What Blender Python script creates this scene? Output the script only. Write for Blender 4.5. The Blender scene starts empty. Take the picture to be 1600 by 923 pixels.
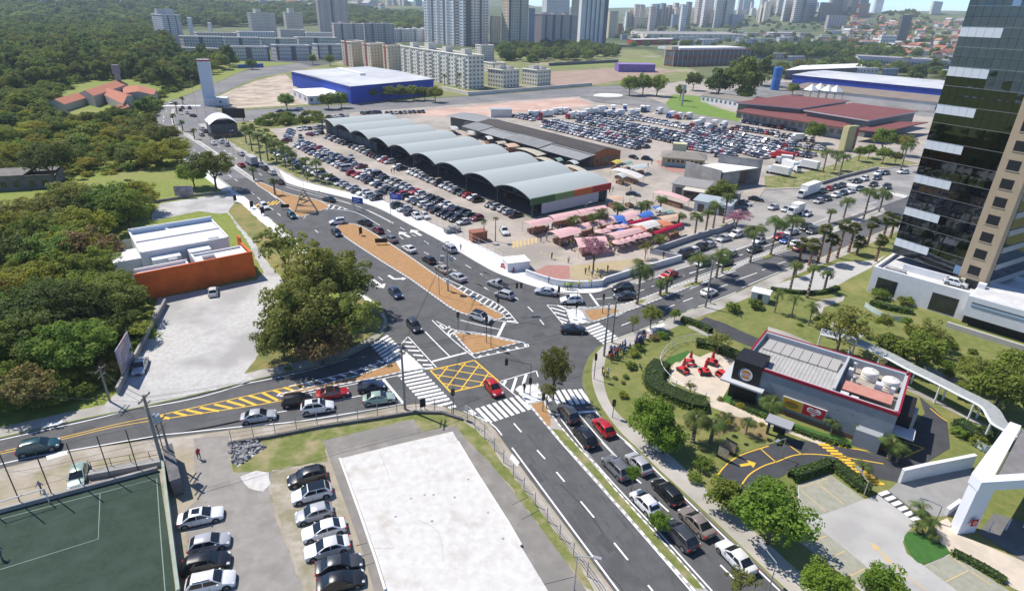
import bpy,bmesh,math,random
from mathutils import Vector,Matrix,noise
from mathutils.geometry import tessellate_polygon
R=math.radians
sc=bpy.context.scene
COL=sc.collection
random.seed(7)
# ------------------------------------------------------------------ camera
FPX,CAMH=940.0,50.0
PITCH,ROLL=math.atan(443/940.0),R(1.43)
_r0,_d0=Vector((1,0,0)),Vector((0,-math.sin(PITCH),-math.cos(PITCH)))
FW=Vector((0,math.cos(PITCH),-math.sin(PITCH)))
RT=math.cos(ROLL)*_r0-math.sin(ROLL)*_d0
DN=math.sin(ROLL)*_r0+math.cos(ROLL)*_d0
cd=bpy.data.cameras.new('camera');cam=bpy.data.objects.new('camera',cd);COL.objects.link(cam)
cd.sensor_width=36;cd.lens=36*FPX/1600;cd.clip_start=1;cd.clip_end=30000
cam.matrix_world=Matrix(((RT.x,-DN.x,-FW.x,0),(RT.y,-DN.y,-FW.y,0),(RT.z,-DN.z,-FW.z,CAMH),(0,0,0,1)))
sc.camera=cam
# ------------------------------------------------------------------ light
SUN_EL,SUN_AZ=R(55),R(150)
sdir=Vector((math.cos(SUN_AZ)*math.cos(SUN_EL),math.sin(SUN_AZ)*math.cos(SUN_EL),math.sin(SUN_EL)))
w=bpy.data.worlds.new('World');sc.world=w;w.use_nodes=True
nt=w.node_tree;bg=nt.nodes['Background']
sky=nt.nodes.new('ShaderNodeTexSky');sky.sky_type='NISHITA';sky.sun_disc=False
sky.sun_elevation=SUN_EL;sky.sun_rotation=math.pi/2-SUN_AZ
sky.altitude=2500;sky.air_density=0.8;sky.dust_density=0.0;sky.ozone_density=6.0
nt.links.new(sky.outputs[0],bg.inputs[0]);bg.inputs[1].default_value=0.145
sl=bpy.data.lights.new('sun','SUN');so=bpy.data.objects.new('sun',sl);COL.objects.link(so)
sl.energy=4.4;sl.angle=R(0.53);sl.color=(1.0,0.94,0.85)
so.rotation_euler=sdir.to_track_quat('Z','Y').to_euler()
sc.view_settings.view_transform='Standard';sc.view_settings.look='None'
sc.view_settings.exposure=0.45;sc.view_settings.gamma=1.0
sc.render.engine='CYCLES'
cy=sc.cycles
cy.max_bounces=6;cy.diffuse_bounces=2;cy.glossy_bounces=3;cy.transmission_bounces=4
cy.transparent_max_bounces=8;cy.volume_bounces=1;cy.caustics_reflective=False;cy.caustics_refractive=False
cy.use_denoising=True;cy.denoiser='OPENIMAGEDENOISE';cy.use_adaptive_sampling=True;cy.adaptive_threshold=0.01
cy.sample_clamp_indirect=4.0;cy.volume_step_rate=20
# ------------------------------------------------------------------ helpers
CC=Vector((0,0,CAMH))
def P(x,y,z=0.0):
    v=(x-800)/FPX*RT+ (y-461.5)/FPX*DN+FW
    t=(z-CAMH)/v.z
    return CC+t*v
def proj(q):
    v=Vector(q)-CC;k=v.dot(FW)
    return 800+FPX*v.dot(RT)/k,461.5+FPX*v.dot(DN)/k
def hgt(bx,by,ty):
    b=P(bx,by);lo,hi=0.0,300.0
    for _ in range(40):
        m=(lo+hi)/2
        if(Vector((b.x,b.y,m))-CC).dot(FW)>.5 and proj((b.x,b.y,m))[1]>ty:lo=m
        else:hi=m
    return lo
def head(a,b):
    d=P(*b)-P(*a);return math.atan2(d.y,d.x)
def nrnd(x,y,s=1.0,k=0):return noise.noise(Vector((x*s,y*s,7.3*k)))
MATS={}
def mat(name,c,c2=None,sc_=1.0,rough=0.85,bump=0.0,bs=None,metal=0.0,c3=None,s3=0.06,spec=0.3,lo=0.35,hi=0.65,detail=5.0,
        rnd=0.0,lo3=0.45,hi3=0.62,objcol=False,trans=0.0,coat=0.0,stretch=None,bdist=0.05):
    if name in MATS:return MATS[name]
    m=bpy.data.materials.new(name);m.use_nodes=True;t=m.node_tree;N=t.nodes.new;L=t.links.new
    b=t.nodes['Principled BSDF'];b.inputs['Roughness'].default_value=rough;b.inputs['Metallic'].default_value=metal
    b.inputs['Specular IOR Level'].default_value=spec;b.inputs['Coat Weight'].default_value=coat
    tc=N('ShaderNodeTexCoord');co=tc.outputs['Object']
    if stretch:
        mp=N('ShaderNodeMapping');mp.inputs['Scale'].default_value=stretch;L(co,mp.inputs[0]);co=mp.outputs[0]
    def mix(a,bb,f):
        x=N('ShaderNodeMix');x.data_type='RGBA'
        for s_,v in((6,a),(7,bb)):
            if isinstance(v,tuple):x.inputs[s_].default_value=(*v,1)
            else:L(v,x.inputs[s_])
        if isinstance(f,float):x.inputs[0].default_value=f
        else:L(f,x.inputs[0])
        return x.outputs[2]
    def nz(scale,a,d):
        n=N('ShaderNodeTexNoise');n.inputs['Scale'].default_value=scale;n.inputs['Detail'].default_value=d
        n.inputs['Roughness'].default_value=0.62;L(co,n.inputs[0])
        r=N('ShaderNodeMapRange');r.inputs[1].default_value=a[0];r.inputs[2].default_value=a[1];L(n.outputs[0],r.inputs[0])
        return r.outputs[0],n.outputs[0]
    if objcol:
        oi=N('ShaderNodeObjectInfo');out=oi.outputs['Color']
    else:out=c
    if c2 is not None:out=mix(out,c2,nz(sc_,(lo,hi),detail)[0])
    if c3 is not None:out=mix(out,c3,nz(s3,(lo3,hi3),4.0)[0])
    if rnd:
        oi=N('ShaderNodeObjectInfo');mr=N('ShaderNodeMapRange');L(oi.outputs['Random'],mr.inputs[0])
        mr.inputs[3].default_value=1-rnd;mr.inputs[4].default_value=1+rnd
        hs=N('ShaderNodeHueSaturation');L(mr.outputs[0],hs.inputs['Value'])
        if isinstance(out,tuple):hs.inputs['Color'].default_value=(*out,1)
        else:L(out,hs.inputs['Color'])
        mh=N('ShaderNodeMapRange');mm=N('ShaderNodeMath');mm.operation='FRACT';m2=N('ShaderNodeMath');m2.operation='MULTIPLY';m2.inputs[1].default_value=7.31
        L(oi.outputs['Random'],m2.inputs[0]);L(m2.outputs[0],mm.inputs[0]);L(mm.outputs[0],mh.inputs[0]);mh.inputs[3].default_value=.5-rnd*.12;mh.inputs[4].default_value=.5+rnd*.09
        L(mh.outputs[0],hs.inputs['Hue']);out=hs.outputs[0]
    if isinstance(out,tuple):b.inputs['Base Color'].default_value=(*out,1)
    else:L(out,b.inputs['Base Color'])
    if bump:
        f,raw=nz(bs or sc_*3,(0,1),4.0);bp=N('ShaderNodeBump');bp.inputs['Strength'].default_value=bump;bp.inputs['Distance'].default_value=bdist
        L(raw,bp.inputs['Height']);L(bp.outputs[0],b.inputs['Normal'])
    if trans:
        tr=N('ShaderNodeBsdfTranslucent');ms=N('ShaderNodeMixShader');ms.inputs[0].default_value=trans
        if isinstance(out,tuple):tr.inputs[0].default_value=(*out,1)
        else:L(out,tr.inputs[0])
        o=t.nodes['Material Output'];L(b.outputs[0],ms.inputs[1]);L(tr.outputs[0],ms.inputs[2]);L(ms.outputs[0],o.inputs[0])
    MATS[name]=m;return m
def rib(m,axis,period,depth=0.03,strength=0.6):
    t=m.node_tree;N=t.nodes.new;L=t.links.new;tc=N('ShaderNodeTexCoord');wv=N('ShaderNodeTexWave')
    wv.wave_type='BANDS';wv.bands_direction=axis;wv.inputs['Scale'].default_value=6.283/period/20;L(tc.outputs['Object'],wv.inputs[0])
    bp=N('ShaderNodeBump');bp.inputs['Strength'].default_value=strength;bp.inputs['Distance'].default_value=depth
    L(wv.outputs['Fac'],bp.inputs['Height']);L(bp.outputs[0],t.nodes['Principled BSDF'].inputs['Normal']);return m
def link(o,parent=None):
    COL.objects.link(o)
    if parent is not None:o.parent=parent
    return o
def tag(o,label=None,cat=None,group=None,kind=None):
    if label:o['label']=label
    if cat:o['category']=cat
    if group:o['group']=group
    if kind:o['kind']=kind
    return o
def mesh(name,verts,faces,mats,mi=None,smooth=False):
    me=bpy.data.meshes.new(name);me.from_pydata([tuple(v)for v in verts],[],faces)
    for m in(mats if isinstance(mats,(list,tuple))else[mats]):me.materials.append(m)
    if mi:me.polygons.foreach_set('material_index',mi)
    if smooth:me.polygons.foreach_set('use_smooth',[True]*len(me.polygons))
    me.update();return me
def obj(name,me,parent=None,loc=None,rz=0.0,s=None):
    o=bpy.data.objects.new(name,me);link(o,parent)
    if loc is not None:o.location=loc
    if rz:o.rotation_euler=(0,0,rz)
    if s is not None:o.scale=(s,s,s)if isinstance(s,(int,float))else s
    return o
def empty(name,loc=(0,0,0),rz=0.0,label=None,cat=None,group=None):
    o=bpy.data.objects.new(name,None);o.empty_display_size=0.3;link(o);o.location=loc;o.rotation_euler=(0,0,rz)
    return tag(o,label,cat,group)
class MB:
    def __init__(s):s.v=[];s.f=[];s.m=[]
    def add(s,vs,fs,mi=0):
        n=len(s.v);s.v+=[tuple(v)for v in vs];s.f+=[tuple(i+n for i in f)for f in fs];s.m+=[mi]*len(fs);return s
    def box(s,x0,x1,y0,y1,z0,z1,mi=0,M=None):
        vs=[Vector((x,y,z))for z in(z0,z1)for y in(y0,y1)for x in(x0,x1)]
        if M is not None:vs=[M@v for v in vs]
        return s.add(vs,[(0,2,3,1),(4,5,7,6),(0,1,5,4),(2,6,7,3),(0,4,6,2),(1,3,7,5)],mi)
    def prism(s,pts,z0,z1,mi=0,top=True,bottom=False,mtop=None):
        n=len(pts);a=sum(pts[i][0]*pts[(i+1)%n][1]-pts[(i+1)%n][0]*pts[i][1]for i in range(n))
        if a<0:pts=list(pts)[::-1]
        vs=[(p[0],p[1],z0)for p in pts]+ [(p[0],p[1],z1)for p in pts]
        s.add(vs,[(i,(i+1)%n,n+ (i+1)%n,n+i)for i in range(n)],mi)
        tri=tessellate_polygon([[Vector((p[0],p[1],0))for p in pts]])
        def up(t):
            A,B,Cc=(Vector((pts[i][0],pts[i][1],0))for i in t)
            return t if(B-A).cross(Cc-A).z>0 else t[::-1]
        if top:s.add([(p[0],p[1],z1)for p in pts],[up(tuple(t))for t in tri],mi if mtop is None else mtop)
        if bottom:s.add([(p[0],p[1],z0)for p in pts],[up(tuple(t))[::-1]for t in tri],mi)
        return s
    def tube(s,p,q,r,r2=None,n=8,mi=0,cap=True):
        p,q=Vector(p),Vector(q);d=q-p;r2=r if r2 is None else r2
        if d.length<1e-6:return s
        M=d.to_track_quat('Z','Y').to_matrix()
        vs=[p+M@Vector((r*math.cos(6.28319*i/n),r*math.sin(6.28319*i/n),0))for i in range(n)]
        vs+=[q+M@Vector((r2*math.cos(6.28319*i/n),r2*math.sin(6.28319*i/n),0))for i in range(n)]
        fs=[(i,(i+1)%n,n+ (i+1)%n,n+i)for i in range(n)]
        if cap:fs+=[tuple(range(n))[::-1],tuple(range(n,2*n))]
        return s.add(vs,fs,mi)
    def quad(s,a,b,c,d,mi=0):return s.add([a,b,c,d],[(0,1,2,3)],mi)
    def lathe(s,prof,n=12,c=(0,0,0),mi=0):
        vs=[(c[0]+r*math.cos(6.28319*i/n),c[1]+r*math.sin(6.28319*i/n),c[2]+z)for r,z in prof for i in range(n)]
        return s.add(vs,[(j*n+i,j*n+ (i+1)%n,(j+1)*n+ (i+1)%n,(j+1)*n+i)for j in range(len(prof)-1)for i in range(n)],mi)
    def me(s,name,mats,smooth=False):return mesh(name,s.v,s.f,mats,s.m,smooth)
    def build(s,name,mats,parent=None,loc=None,rz=0.0,smooth=False):
        me=s.me(name,mats,smooth)
        if smooth:me.set_sharp_from_angle(angle=R(40))
        return obj(name,me,parent,loc,rz)
def smooth_line(pts,n=4,closed=False):
    out=[];k=len(pts);rng=range(k if closed else k-1)
    for i in rng:
        g=(lambda j:Vector(pts[j%k]))if closed else(lambda j:Vector(pts[max(0,min(k-1,j))]))
        a,b,c,d=g(i-1),g(i),g(i+1),g(i+2)
        for j in range(n):
            t=j/n
            out.append(tuple(.5* ((2*b)+ (c-a)*t+ (2*a-5*b+4*c-d)*t*t+ (3*b-a-3*c+d)*t**3)))
    if not closed:out.append(tuple(pts[-1]))
    return out
def G(pts,z=0.0):return[tuple(P(x,y,z)[:2])for x,y in pts]
def sheet(name,gp,z,m,parent=None,kind='structure'):
    a=MB();n=len(gp)
    tri=tessellate_polygon([[Vector((x,y,0))for x,y in gp]])
    fs=[]
    for t in tri:
        A,B,Cc=(Vector((*gp[i],0))for i in t)
        fs.append(tuple(t)if(B-A).cross(Cc-A).z>0 else tuple(t)[::-1])
    a.add([(x,y,z)for x,y in gp],fs);o=a.build(name,m,parent)
    if parent is None:tag(o,kind=kind)
    return o
RAG={'verge','spill','parking_yard','gravel_yard','worn_path','lawn','clay_lot','planting_bed','grass_patch','sand_plaza','building_site'}
def ragged(g,amp=.28):
    out=[]
    for a,b in zip(g,g[1:]+g[:1]):
        a,b=Vector(a),Vector(b);L=(b-a).length;n=max(1,min(40,int(L/.9)));d=(b-a)/max(L,1e-6)
        for i in range(n):
            p=a.lerp(b,i/n);k=amp* (nrnd(p.x,p.y,.9,5)+.8*nrnd(p.x,p.y,2.3,6));out.append((p.x-d.y*k,p.y+d.x*k))
    return out
def psheet(name,px,z,m,parent=None,sm=0,closed=True):
    if name in RAG:return sheet(name,ragged(G(px,z),.08 if parent else .3),z,m,parent)
    return sheet(name,G(smooth_line(px,sm,closed)if sm else px,z),z,m,parent)
def block(name,px,z0,z1,mside,mtop,parent=None,sm=0):
    pts=smooth_line(px,sm,True)if sm else px
    a=MB();a.prism(G(pts,z1),z0,z1,0,mtop=1);o=a.build(name,[mside,mtop],parent)
    if parent is None:tag(o,kind='structure')
    return o
def offset(pts,d):
    out=[]
    for i,p in enumerate(pts):
        a=Vector(pts[max(0,i-1)][:2]);b=Vector(pts[min(len(pts)-1,i+1)][:2]);t=(b-a)
        if t.length<1e-9:t=Vector((1,0))
        t.normalize();out.append((p[0]-t.y*d,p[1]+t.x*d))
    return out
def ribbon(name,gp,wd,z,m,parent=None,kind='structure'):
    l,r=offset(gp,wd/2),offset(gp,-wd/2);a=MB()
    n=len(gp)
    a.add([(x,y,z)for x,y in r]+ [(x,y,z)for x,y in l],[(i,i+1,n+i+1,n+i)for i in range(n-1)])
    o=a.build(name,m,parent)
    if parent is None:tag(o,kind=kind)
    return o
def walk(gp,step):
    out=[];run=0;nxt=0
    for a,b in zip(gp[:-1],gp[1:]):
        a,b=Vector(a[:2]),Vector(b[:2]);L=(b-a).length
        while nxt<=run+L and L>0:
            p=a+ (b-a)* ((nxt-run)/L);out.append((p,math.atan2((b-a).y,(b-a).x),nxt));nxt+=step
        run+=L
    return out
def copy_tree(o,parent=None):
    c=o.copy();COL.objects.link(c);c.parent=parent
    for ch in o.children:copy_tree(ch,c)
    return c
def rank(lst,noun,bands,side='left'):
    q=sorted(((proj(o.matrix_basis.translation),o,c)for o,c in lst),key=lambda t:-t[0][1]);n=max(1,math.ceil(len(q)/len(bands)))
    for b,nm in enumerate(bands):
        for i,(_,o,c)in enumerate(sorted(q[b*n:(b+1)*n],key=lambda t:t[0][0])):o['label']=noun.format(c=c,n=ORD[i],b=nm)
ORD='first second third fourth fifth sixth seventh eighth ninth tenth eleventh twelfth thirteenth fourteenth fifteenth sixteenth seventeenth eighteenth nineteenth twentieth twenty-first twenty-second twenty-third twenty-fourth twenty-fifth twenty-sixth twenty-seventh twenty-eighth twenty-ninth thirtieth thirty-first thirty-second thirty-third thirty-fourth thirty-fifth thirty-sixth thirty-seventh thirty-eighth thirty-ninth fortieth'.split()
# ------------------------------------------------------------------ ground materials
asph=mat('asphalt',(.093,.094,.097),(.11,.111,.113),1.3,.85,.25,30,c3=(.08,.081,.083),s3=.3,bdist=.01)
asph_old=mat('asphalt_old',(.2,.195,.19),(.26,.25,.24),.3,.9,.2,20,c3=(.15,.145,.14),s3=.05)  # grey of aged asphalt, lightened further to carry the glare on distant roads
lot_m=mat('lot_paving',(.36,.315,.27),(.43,.38,.33),.25,.9,.15,20,c3=(.29,.26,.225),s3=.06)
pave_m=mat('pavement_concrete',(.36,.34,.31),(.45,.43,.4),.6,.9,.2,14,c3=(.28,.26,.23),s3=.15)
kerb_m=mat('kerb_concrete',(.34,.33,.31),(.42,.41,.39),1.5,.9)
white_con=mat('white_concrete',(.68,.68,.67),(.6,.6,.59),.5,.85,.1,10,c3=(.74,.74,.73),s3=.12)
slab_m=mat('bleached_slab',(.6,.59,.57),(.52,.5,.47),1.2,.8,.15,8,c3=(.4,.36,.31),s3=.28,lo3=.55,hi3=.8)
apron_m=mat('apron_concrete',(.2,.185,.165),(.28,.26,.235),.5,.9,.2,9,c3=(.2,.19,.175),s3=.14)
grass_m=mat('lawn',(.125,.155,.038),(.19,.2,.06),.8,.95,.5,18,c3=(.26,.23,.09),s3=.11,lo3=.5,hi3=.75)
scrub_m=mat('rough_grass',(.15,.2,.035),(.23,.26,.055),.7,.95,.6,6,c3=(.24,.23,.08),s3=.05,lo3=.48,hi3=.7)
verge_m=mat('verge_grass',(.12,.155,.035),(.19,.205,.065),1.2,.95,.6,14,c3=(.32,.27,.15),s3=.35,lo3=.46,hi3=.68)
dirt_m=mat('orange_soil',(.33,.185,.08),(.4,.235,.11),1.2,.95,.5,12,c3=(.4,.28,.17),s3=.35,lo3=.62,hi3=.85)
earth_m=mat('dry_earth',(.38,.33,.26),(.31,.27,.2),.6,.95,.3,10,c3=(.22,.22,.1),s3=.2,lo3=.5,hi3=.7)
field_m=mat('far_field',(.15,.18,.06),(.22,.22,.09),.08,.95,c3=(.33,.29,.2),s3=.02,lo3=.52,hi3=.66)
clay_m=mat('pink_clay',(.5,.34,.27),(.56,.42,.35),.12,.95,.2,3,c3=(.44,.28,.22),s3=.05)
gravel_m=mat('pale_gravel',(.42,.41,.395),(.54,.53,.51),1.6,.95,.7,16,c3=(.35,.34,.33),s3=.1,bdist=.06)
paint_w=mat('white_road_paint',(.78,.78,.77),(.66,.66,.65),3.0,.7,lo=.45,hi=.8)
paint_y=mat('yellow_road_paint',(.75,.46,.045),(.62,.38,.05),3.0,.7,lo=.45,hi=.8)
paint_o=mat('faded_yellow_paint',(.6,.42,.14),(.5,.4,.25),2.0,.8)
brick_m=mat('brick_paving',(.4,.39,.37),(.46,.45,.43),.8,.9,.3,10,c3=(.35,.34,.325),s3=.2)
# ------------------------------------------------------------------ terrain to the horizon
def hill_h(x,y):
    d=math.hypot(x,y)
    a=max(0,min(1,(d-1500)/1700));e=a*a* (3-2*a)
    h=e* (34+46*nrnd(x,y,1/900.,1)+22*nrnd(x,y,1/330.,2))
    b=max(0,min(1,(x-500)/600))*max(0,min(1,(d-1150)/900));h+=b*b* (3-2*b)* (22+14*nrnd(x,y,1/300.,4))
    c=max(0,min(1,(d-3300)/1800));h+=c*c* (3-2*c)* (30+60*abs(nrnd(x,y,1/1300.,3)))
    g_=max(0,min(1,(d-1050)/1500))*max(0,min(1,(150-x)/300));h+=g_*g_* (3-2*g_)*24
    return max(-0.06,h-0.06)
ground_m=mat('ground_soil_and_scrub',(.1,.13,.045),(.17,.165,.085),.02,.95,.5,.3,c3=(.06,.09,.03),s3=.004,lo3=.42,hi3=.58)
vs,fs=[],[]
ang=[R(-75+150*i/90)for i in range(91)]
rad=[0.0,30,80,150,300,500,700,900,1100]+ [1250*1.085**i for i in range(28)]
for r_ in rad:
    for t in ang:
        x,y=r_*math.sin(t),r_*math.cos(t)-60;vs.append((x,y,hill_h(x,y)))
nA=len(ang)
for j in range(len(rad)-1):
    for i in range(nA-1):fs.append((j*nA+i,j*nA+i+1,(j+1)*nA+i+1,(j+1)*nA+i)[::-1])
tag(obj('ground',mesh('ground',vs,fs,ground_m,smooth=True)),kind='structure')
# ------------------------------------------------------------------ roads and raised blocks
KZ=0.13
tag(sheet('road',[(-330,12),(240,12),(240,420),(-420,760),(-520,760)],0.0,asph))
NW_edge=smooth_line([(470,99),(400,106),(375,113),(345,126),(310,141),(275,155),(252,163),(241,174),(239,195),(250,207),(286,234),(322,264),(350,285),
    (380,307),(427,346),(500,405),(560,452),(590,474),(601,488),(606,502),(603,514),(594,526),(578,537),(535,559),(470,577),(400,593),(300,618),(200,640),(100,661),(0,684),(-150,717)],3)
gNW=G(NW_edge,KZ)
a=MB();a.prism(gNW+ [(-330,40),(-900,200),(-900,780)],-.3,KZ,0,mtop=1);tag(a.build('terrain',[kerb_m,scrub_m]),kind='structure')
N_edge=[(308,194),(321,202),(342,212),(360,228),(376,239),(401,251),(433,273),(448,286),(478,295),(518,304),(559,314.5),(596,328),(640,351),(700,383),(763,420),(797,434.5),(834,447.5),(873,456),(920,458),(940,455)]
N_edge=smooth_line(N_edge,3)+ [(975,441),(1062,409),(1064,402),(1016,394),(1080,372),(1145,352),(1152,346),(1168,328),(1185,310),(1195,296),(1250,294),(1284,287),(1372,264),(1440,258),(1520,232),(1640,200),(1640,125),(1080,124),(1000,139),(985,146),(895,151.5),(800,157.5),(550,176),(400,188),(350,191.5),(325,192)]
a=MB();a.prism(G(N_edge,KZ),-.3,KZ,0,mtop=1);tag(a.build('pavement',[kerb_m,lot_m]),kind='structure')
E_edge=smooth_line([(1520,298),(1440,334),(1357,369),(1286,400),(1234,419),(1180,443),(1150,457),(1103,476),(1073,486),(1021,507.5),(975,525),(941,538),(927,549),(917,563),(911,583),(911,601),(921,625),(940,651),(958,668),(999,706),(1035,742),(1088,790),(1194,891),(1240,935)],3)
gE=G(E_edge,KZ)
a=MB();a.prism(gE+ [(40,5),(260,5),(260,240)],-.3,KZ,0,mtop=1);tag(a.build('lawn',[kerb_m,grass_m]),kind='structure')
S_edge=smooth_line([(-160,772),(0,732),(118,704),(205,691),(300,679),(380,669),(407,666),(531,652.5),(628,633),(664,631),(693,635),(726,645),(747,653),(767,664),(790,694),(820,737),(885,823),(951,912),(975,945)],3)
gS=G(S_edge,KZ)
a=MB();a.prism(gS+ [(9,5),(-140,5)],-.3,KZ,0,mtop=1);tag(a.build('terrain',[kerb_m,earth_m]),kind='structure')
F_edge=[(352,174.5),(334,151),(360,139),(400,122),(450,112),(490,105),(560,90),(700,78),(1010,78),(1090,112),(1072,126),(1050,129),(930,135),(800,145.5),(700,152),(560,162),(482,166),(400,171)]
a=MB();a.prism(G(F_edge,KZ),-.3,KZ,0,mtop=1);tag(a.build('terrain',[kerb_m,field_m]),kind='structure')
psheet('earth_lot',[(352,170),(338,152),(362,141),(400,126),(446,116),(462,132),(470,152),(482,163),(400,168)],KZ+.03,mat('pale_site_earth',(.55,.47,.38),(.42,.34,.26),.15,.95,.3,2,c3=(.3,.24,.18),s3=.08));psheet('yard',[(1085,152),(1200,129),(1640,127),(1640,196),(1440,182),(1330,160),(1160,163)],KZ+.02,asph_old)
psheet('road',[(325,197),(345,192),(400,188.5),(550,176.5),(800,158),(895,152),(985,147),(1000,140),(1080,126),(1072,126),(1050,129),(930,135),(800,145.5),(700,152),(560,162),(482,166),(400,171),(352,174.5),(330,160),(334,151),(360,139),(400,122),(450,112),(490,105),(470,99),(400,106),(375,113),(345,126),(310,141),(275,155),(252,163),(241,174),(239,195),(250,207),(286,234),(322,264),(345,282),(392,277),(370,262),(402,252),(360,228),(342,211)],0.004,mat('asphalt_old_glare',(.15,.15,.155),(.19,.188,.19),.3,.9,.2,20,c3=(.22,.21,.2),s3=.04))  # upper roads: old asphalt, with sun glare also mixed into its lighter colour
psheet('road',[(1130,424),(1240,380),(1330,347),(1440,305),(1560,262),(1560,285),(1440,334),(1357,369),(1286,400),(1234,419),(1150,456),(1076,484),(1040,462)],0.004,mat('asphalt_worn',(.105,.105,.11),(.13,.13,.133),.3,.9,.2,20,c3=(.09,.09,.095),s3=.08))
psheet('forecourt',[(1066,402),(1016,394.5),(1145,352.5),(1168,328),(1195,297),(1250,295),(1284,288),(1372,265),(1440,259),(1520,234),(1560,262),(1440,300),(1340,335),(1240,366),(1200,374),(1167,386),(1078,416),(1060,421),(1000,443),(975,442)],0.008,mat('worn_forecourt',(.3,.285,.265),(.37,.345,.32),.2,.9,.2,15,c3=(.22,.215,.21),s3=.07))
def island(name,px,top,sm=3):
    pts=smooth_line(px,sm,True)if sm else px
    g=G(pts,.12)
    a=MB();a.prism(g,-.05,.12,0,mtop=0);o=a.build(name,[kerb_m]);tag(o,kind='structure')
    c=Vector((sum(p[0]for p in g)/len(g),sum(p[1]for p in g)/len(g)))
    area=sum(g[i][0]*g[(i+1)%len(g)][1]-g[(i+1)%len(g)][0]*g[i][1]for i in range(len(g)))
    ring=g if area>0 else g[::-1]
    inner=offset(ring+ring[:1],.32)[:-1]
    if top:sheet('soil',inner,.135,top,o)
    dash=MB();pts_=walk(ring+ring[:1],.55)
    for(p,h,s_)in pts_[::2]:
        M_=Matrix.Translation((p.x,p.y,0))@Matrix.Rotation(h,4,'Z');dash.box(-.02,.62,-.006,.2,.02,.126,M=M_)
    k=dash.build('kerb_paint',paint_w,o);k['kind']='stuff'
    return o
tri_isl=island('traffic_island',[(398,281),(432,295),(458,304),(492,311),(510,318.5),(514,324),(497,330),(471,338.5),(461,334),(438.5,313.6),(414,297),(402,289)],dirt_m)
island('median',[(273,170),(271,181),(273,192),(282,203),(304,216),(336,237),(372,261.5),(397,279.5),(400,287),(367,264.5),(331,239.5),(299,218),(278,205),(269,193),(267,181),(269,170)],pave_m,0)
island('median',[(524.6,356),(531,364.5),(559,384),(599,410),(640,435.5),(680,464),(707.6,483),(735,493),(771,499.6),(787,496),(789,492.5),(784,489.5),(758,476),(712.5,448.5),(680,428),(640,400),(607.5,378.6),(570,356),(552,349.5),(533,350)],dirt_m)
island('traffic_island',[(709,521.5),(714,518.5),(755,522),(790,530),(812,535),(790,541),(743,552.5),(737,552.5),(722,537)],dirt_m,0)
stripI=island('traffic_island',[(432,618.5),(436,614.5),(470,607),(507,598.5),(559,585.5),(598,572),(624,558),(636,551),(648,561),(661,573.5),(658,576),(626,581.5),(583,591),(494,608),(445,619.5)],dirt_m,0)
psheet('concrete_pad',[(617,563),(624,558.7),(636,551.7),(660,573.5),(657,575.5),(628,580.5)],.139,white_con,stripI)
neI=island('traffic_island',[(884,483),(904,481),(940,478.5),(976,474),(1007,464),(1056,445.5),(1113,425.5),(1146,414),(1187,398),(1240,378),(1300,356),(1380,325),(1384,332),(1300,364),(1240,387),(1177,405),(1138,423),(1091,442.5),(1039,464),(997,480),(957,493.5),(926,503.5),(900,506),(891,503)],pave_m,0)
psheet('concrete_pad',[(886,484.5),(904,483),(910,487),(918,502.5),(900,504.5),(892,501.5)],.139,white_con,neI)
psheet('soil',[(914,486),(940,482),(960,482),(968,485.5),(950,492.5),(935,498),(925,500)],.139,dirt_m,neI)
for x,y in((1000,471),(1037,459),(1075,445),(1088,442),(1135,420),(1200,400),(1237,386)):psheet('grass_patch',[(x-9,y+1.5),(x+1,y-2.5),(x+11,y-4),(x+4,y+2),(x-5,y+4)],.141,verge_m,neI)
cI=island('median',[(805,607),(813,601.5),(835,599.5),(841,600),(849,620),(859,641),(874,662),(904,697.5),(928,720),(961,762),(1027,833.5),(1085,899),(1125,943),(1102,943),(1072,909),(966,791),(903,720),(885,697),(859,671),(831,638)],pave_m,0)
psheet('concrete_pad',[(807,607),(814,602.5),(839,601.5),(847,619),(849,625),(826,629)],.139,white_con,cI)
psheet('soil',[(830,631),(848,627),(860,652),(861,664),(856,665)],.139,dirt_m,cI)
psheet('grass_patch',[(862,669),(880,672),(906,702),(960,764),(1026,836),(1084,901),(1100,920),(1086,918),(1030,860),(968,788),(905,717),(880,691)],.139,verge_m,cI)
# ------------------------------------------------------------------ pavements and surfaces lying on the blocks
def strip(name,g,d0,d1,z,m):
    sheet(name,offset(g,d0)+offset(g,d1)[::-1],z,m)
Zs=KZ+.005
iD=[i for i,q in enumerate(NW_edge)if q[1]>520]
strip('sidewalk',gNW[iD[0]-8:],-.25,-2.6,Zs,pave_m)
strip('sidewalk',gNW[30:52],-.25,-3.2,Zs,white_con)
strip('sidewalk',gS,-.25,-2.6,Zs,mat('worn_pavement',(.36,.32,.27),(.44,.4,.35),.6,.9,.2,14,c3=(.3,.26,.2),s3=.2))
ni=[i for i,q in enumerate(N_edge[:58])]
strip('sidewalk',G(N_edge[:22],KZ),.25,3.0,Zs,pave_m)
outer=[(435,265),(466,281.5),(494,289),(536,299),(570,305),(596,312),(640,333),(700,361),(760,388),(800,408),(812,421),(850,438),(880,444),(920,447),(944,443)]
psheet('sidewalk',[q for q in smooth_line([(448,285),(478,294.5),(518,303.5),(559,314),(596,327),(640,350.5),(700,382.5),(763,419.5),(797,434),(834,447),(873,455.5),(920,457.5),(940,454.5)],3)]+outer[::-1],Zs+.004,white_con)
psheet('sidewalk',[(941,454.5),(975,440.5),(1061,408.5),(1056,406),(985,431),(945,443)],Zs+.004,pave_m)
strip('sidewalk',G(E_edge[3:34],KZ),.2,2.8,Zs,pave_m)
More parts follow.
